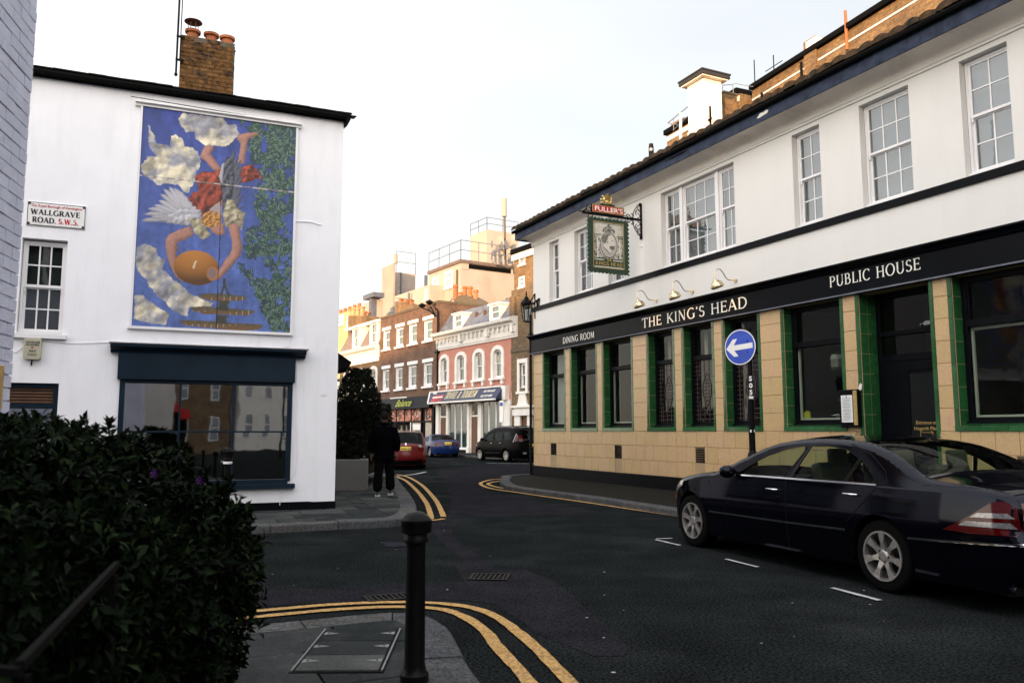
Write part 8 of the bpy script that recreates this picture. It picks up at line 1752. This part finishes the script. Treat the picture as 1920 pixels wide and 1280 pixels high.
# ---- others
def hatch(L=4.3, H=1.46, Wd=.865, estate=False, mpv=False):
    f, r = L * .47, -L * .53
    if mpv: tp = [(r + .10, .26), (r + .0, .42), (r, .60), (r + .08, .9), (r + .16, 1.15), (r + .34, H - .08), (r + .6, H - .01), (-.4, H + .02), (.2, H - .02), (.75, H - .22), (1.2, 1.12), (1.45, .98), (1.75, .88), (f - .08, .68), (f, .5), (f - .06, .26)]
    else: tp = [(r + .10, .26), (r + .0, .42), (r, .62), (r + .06, .88), (r + .14, 1.0), (r + .42, H - .10), (r + .62, H - .03), (-.5, H + .01), (0, H - .02), (.45, H - .14), (1.0, 1.05), (1.25, .96), (1.7, .88), (f - .1, .72), (f, .52), (f - .06, .26)]
    return tp
p_ = gnd(760, 881); hd = Vector((-.20, .98)).normalized(); c1 = Vector(p_) + hd * 2.27
EST = dict(W=.90, belt=.92, xf=1.32, xr=-1.22, wr=.30, arch=.35, tumble=.30, step=.10, top=hatch(4.26, 1.46, estate=True),
  windows=[[(.62, .96), (.2, 1.22), (-.15, 1.30), (-.2, .96)], [(-.32, .96), (-.28, 1.31), (-.95, 1.31), (-1.0, .98)], [(-1.1, 1.0), (-1.06, 1.31), (-1.6, 1.27), (-1.75, 1.05)]], glass={'windscreen': (.1, 1.02), 'rear_window': (-2.16, -1.70)}, cab=(-1.4, .7), seats=(.05, -.75), mirror=(.58, .97), handles=[(-.05, .86, .16), (-.9, .88, .16)], handlemat='car_red', glassmat='car_glass_dark', spokes=5,
  strips=[('plastic_black', 'rear_bumper_trim', strip(-1.6, .30, -2.2, .32, .12), .006)] , caps=[('rear_lamp', 'lamp_red', True, .70, 1, .72, .97), ('rear_lamp', 'lamp_red', True, -1, -.70, .72, .97), ('reversing_lamp', 'lamp_clear', True, .74, .95, .86, .93, .01), ('reversing_lamp', 'lamp_clear', True, -.95, -.74, .86, .93, .01), ('rear_bumper_trim', 'plastic_black', True, -1, 1, .27, .42, .004), ('number_plate', 'plate_yellow', True, -.30, .30, .73, .85, .012), ('badge', 'chrome', True, -.04, .04, .90, .96, .01)])
def plate(t, cap, s_, zv, f, sz=.105):
    q = cap(zv, f, True, .022); text_obj('lettering', s_, sz, 'dark_lead', t, (q[0] - .005, q[1], q[2]), (math.radians(88), 0, -math.pi / 2), width=.46, bold=.003)
CAR2, _, cp2 = build_car('parked_estate', 'dark red estate car with yellow number plate parked beyond the walking man', 'car_red', c1, math.atan2(hd.y, hd.x), EST)
plate(CAR2, cp2, 'WX16 ZXO', .745, .27)
MB().tube([(-1.85, .55, 1.40), (-1.6, .58, 1.50), (.1, .58, 1.51), (.3, .56, 1.45)], .016, 6).tube([(-1.85, -.55, 1.40), (-1.6, -.58, 1.50), (.1, -.58, 1.51), (.3, -.56, 1.45)], .016, 6).build('roof_rail', 'plastic_black', CAR2)
hd3 = Vector((-TER.d.x, -TER.d.y)); 
p3 = Vector(gnd(846, 857)) + hd3 * 1.7
RD = dict(W=.86, belt=.86, xf=1.22, xr=-1.18, wr=.31, arch=.36, tumble=.50, step=.10,
  top=[(-2.0, .26), (-2.06, .45), (-2.05, .68), (-1.98, .84), (-1.75, .91), (-1.35, .945), (-1.0, 1.12), (-.62, 1.26), (-.2, 1.28), (.2, 1.22), (.62, 1.0), (.9, .89), (1.3, .84), (1.75, .72), (1.9, .52), (1.85, .26)],
  windows=[[(.45, .90), (.12, 1.12), (-.25, 1.18), (-.62, 1.14), (-.72, .91)]], glass={'windscreen': (.15, .75), 'rear_window': (-1.3, -.66)}, cab=(-1.0, .5), seats=(-.15, -.3), mirror=(.5, .90), handles=[(-.5, .78, .16)], glassmat='car_glass_dark', spokes=5,
  strips=[('lamp_red', 'rear_lamp', [(-1.72, .66), (-1.85, .83), (-1.97, .82), (-2.03, .66)], .006)], caps=[('rear_lamp', 'lamp_red', True, .60, 1, .66, .82), ('rear_lamp', 'lamp_red', True, -1, -.60, .66, .82), ('number_plate', 'plate_yellow', True, -.32, .32, .68, .80, .012)])
CAR3, _, cp3 = build_car('parked_roadster', 'blue two seater with hardtop parked in front of the travel shop', 'car_blue', p3, math.atan2(hd3.y, hd3.x) - .20, RD)
plate(CAR3, cp3, 'W8 PCS', .695, .28)
p4 = Vector(gnd(923, 864.5)) + Vector((-TER.iny.x, -TER.iny.y)) * -.85
MPV = dict(W=.87, belt=1.0, xf=1.30, xr=-1.24, wr=.315, arch=.37, tumble=.28, step=.10, top=hatch(4.3, 1.66, mpv=True),
  windows=[[(.95, 1.06), (.55, 1.32), (.1, 1.45), (.0, 1.04)], [(-.12, 1.04), (-.05, 1.46), (-.75, 1.48), (-.85, 1.04)], [(-.97, 1.05), (-.90, 1.48), (-1.45, 1.46), (-1.70, 1.12)]], glass={'windscreen': (.3, 1.22), 'rear_window': (-2.2, -1.82)}, cab=(-1.4, .8), seats=(.1, -.8), mirror=(.85, 1.05), handles=[(.1, .90, .16), (-.75, .92, .16)], glassmat='car_glass_dark', spokes=9,
  strips=[('chrome', 'side_moulding', strip(.75, .42, -.75, .44, .05), .010), ('lamp_red', 'rear_lamp', [(-1.93, 1.0), (-2.0, 1.36), (-2.08, 1.3), (-2.15, 1.02)], .008), ('steel', 'rear_lamp_trim', pline([(-1.88, .96), (-1.92, 1.2), (-1.98, 1.38)], .05), .009), ('lamp_clear', 'headlight', [(1.55, .84), (1.75, .80), (1.93, .66), (1.7, .72)], .006)],
  caps=[('rear_lamp', 'lamp_red', True, .72, 1, 1.0, 1.3), ('rear_lamp', 'lamp_red', True, -1, -.72, 1.0, 1.3), ('number_plate', 'plate_yellow', True, -.30, .30, .72, .84, .012), ('fog_lamp', 'lamp_clear', True, .6, .85, .42, .50, .01)])
CAR4, _, cp4 = build_car('parked_people_carrier', 'black people carrier with silver roof rails parked at the pub corner', 'car_jet', p4, math.atan2(hd3.y, hd3.x), MPV)
plate(CAR4, cp4, 'YF56 BNO', .735, .27)
for s_ in (.62, -.62): MB().tube([(-1.6, s_, 1.60), (-1.45, s_, 1.72), (.1, s_, 1.73), (.3, s_, 1.64)], .02, 6).build('roof_rail', 'steel', CAR4)
MB().box(-1.2, -1.14, -.62, .62, 1.73, 1.76).box(-.3, -.24, -.62, .62, 1.73, 1.76).build('roof_bar', 'plastic_black', CAR4)
p5 = Vector((-6.3, 35.2)); h5 = Vector((-.25, -.97)).normalized()
N5 = dict(EST); N5 = dict(N5, top=hatch(4.3, 1.62, mpv=False), caps=[('headlight', 'lamp_clear', False, .55, .95, .62, .74, .01), ('headlight', 'lamp_clear', False, -.95, -.55, .62, .74, .01), ('number_plate', 'sign_white', False, -.28, .28, .40, .5, .012)], strips=[])
CAR5, _, _ = build_car('parked_hatchback', 'dark blue car facing the viewer, half hidden behind the man and the hedge', 'car_navy', p5, math.atan2(h5.y, h5.x), N5)
def car_copy(src, loc, rz, label):
    r = src.copy(); COL.objects.link(r); r.location = loc; r.rotation_euler = (0, 0, rz); r['label'] = label
    for ch in list(src.children):
        c = ch.copy(); COL.objects.link(c); c.parent = r
        for g in ch.children: d = g.copy(); COL.objects.link(d); d.parent = c
    return r
for k in range(5): car_copy([CAR5, CAR2, CAR4][k % 3], (10.2 + k * 2.5, -7.5 - k * 4.9, 0), -1.10 + (math.pi if k % 2 else 0), ['dark hatchback', 'red estate', 'black people carrier', 'second dark hatchback', 'second red estate'][k] + ' in the row of cars behind the viewer by the brick neighbour')
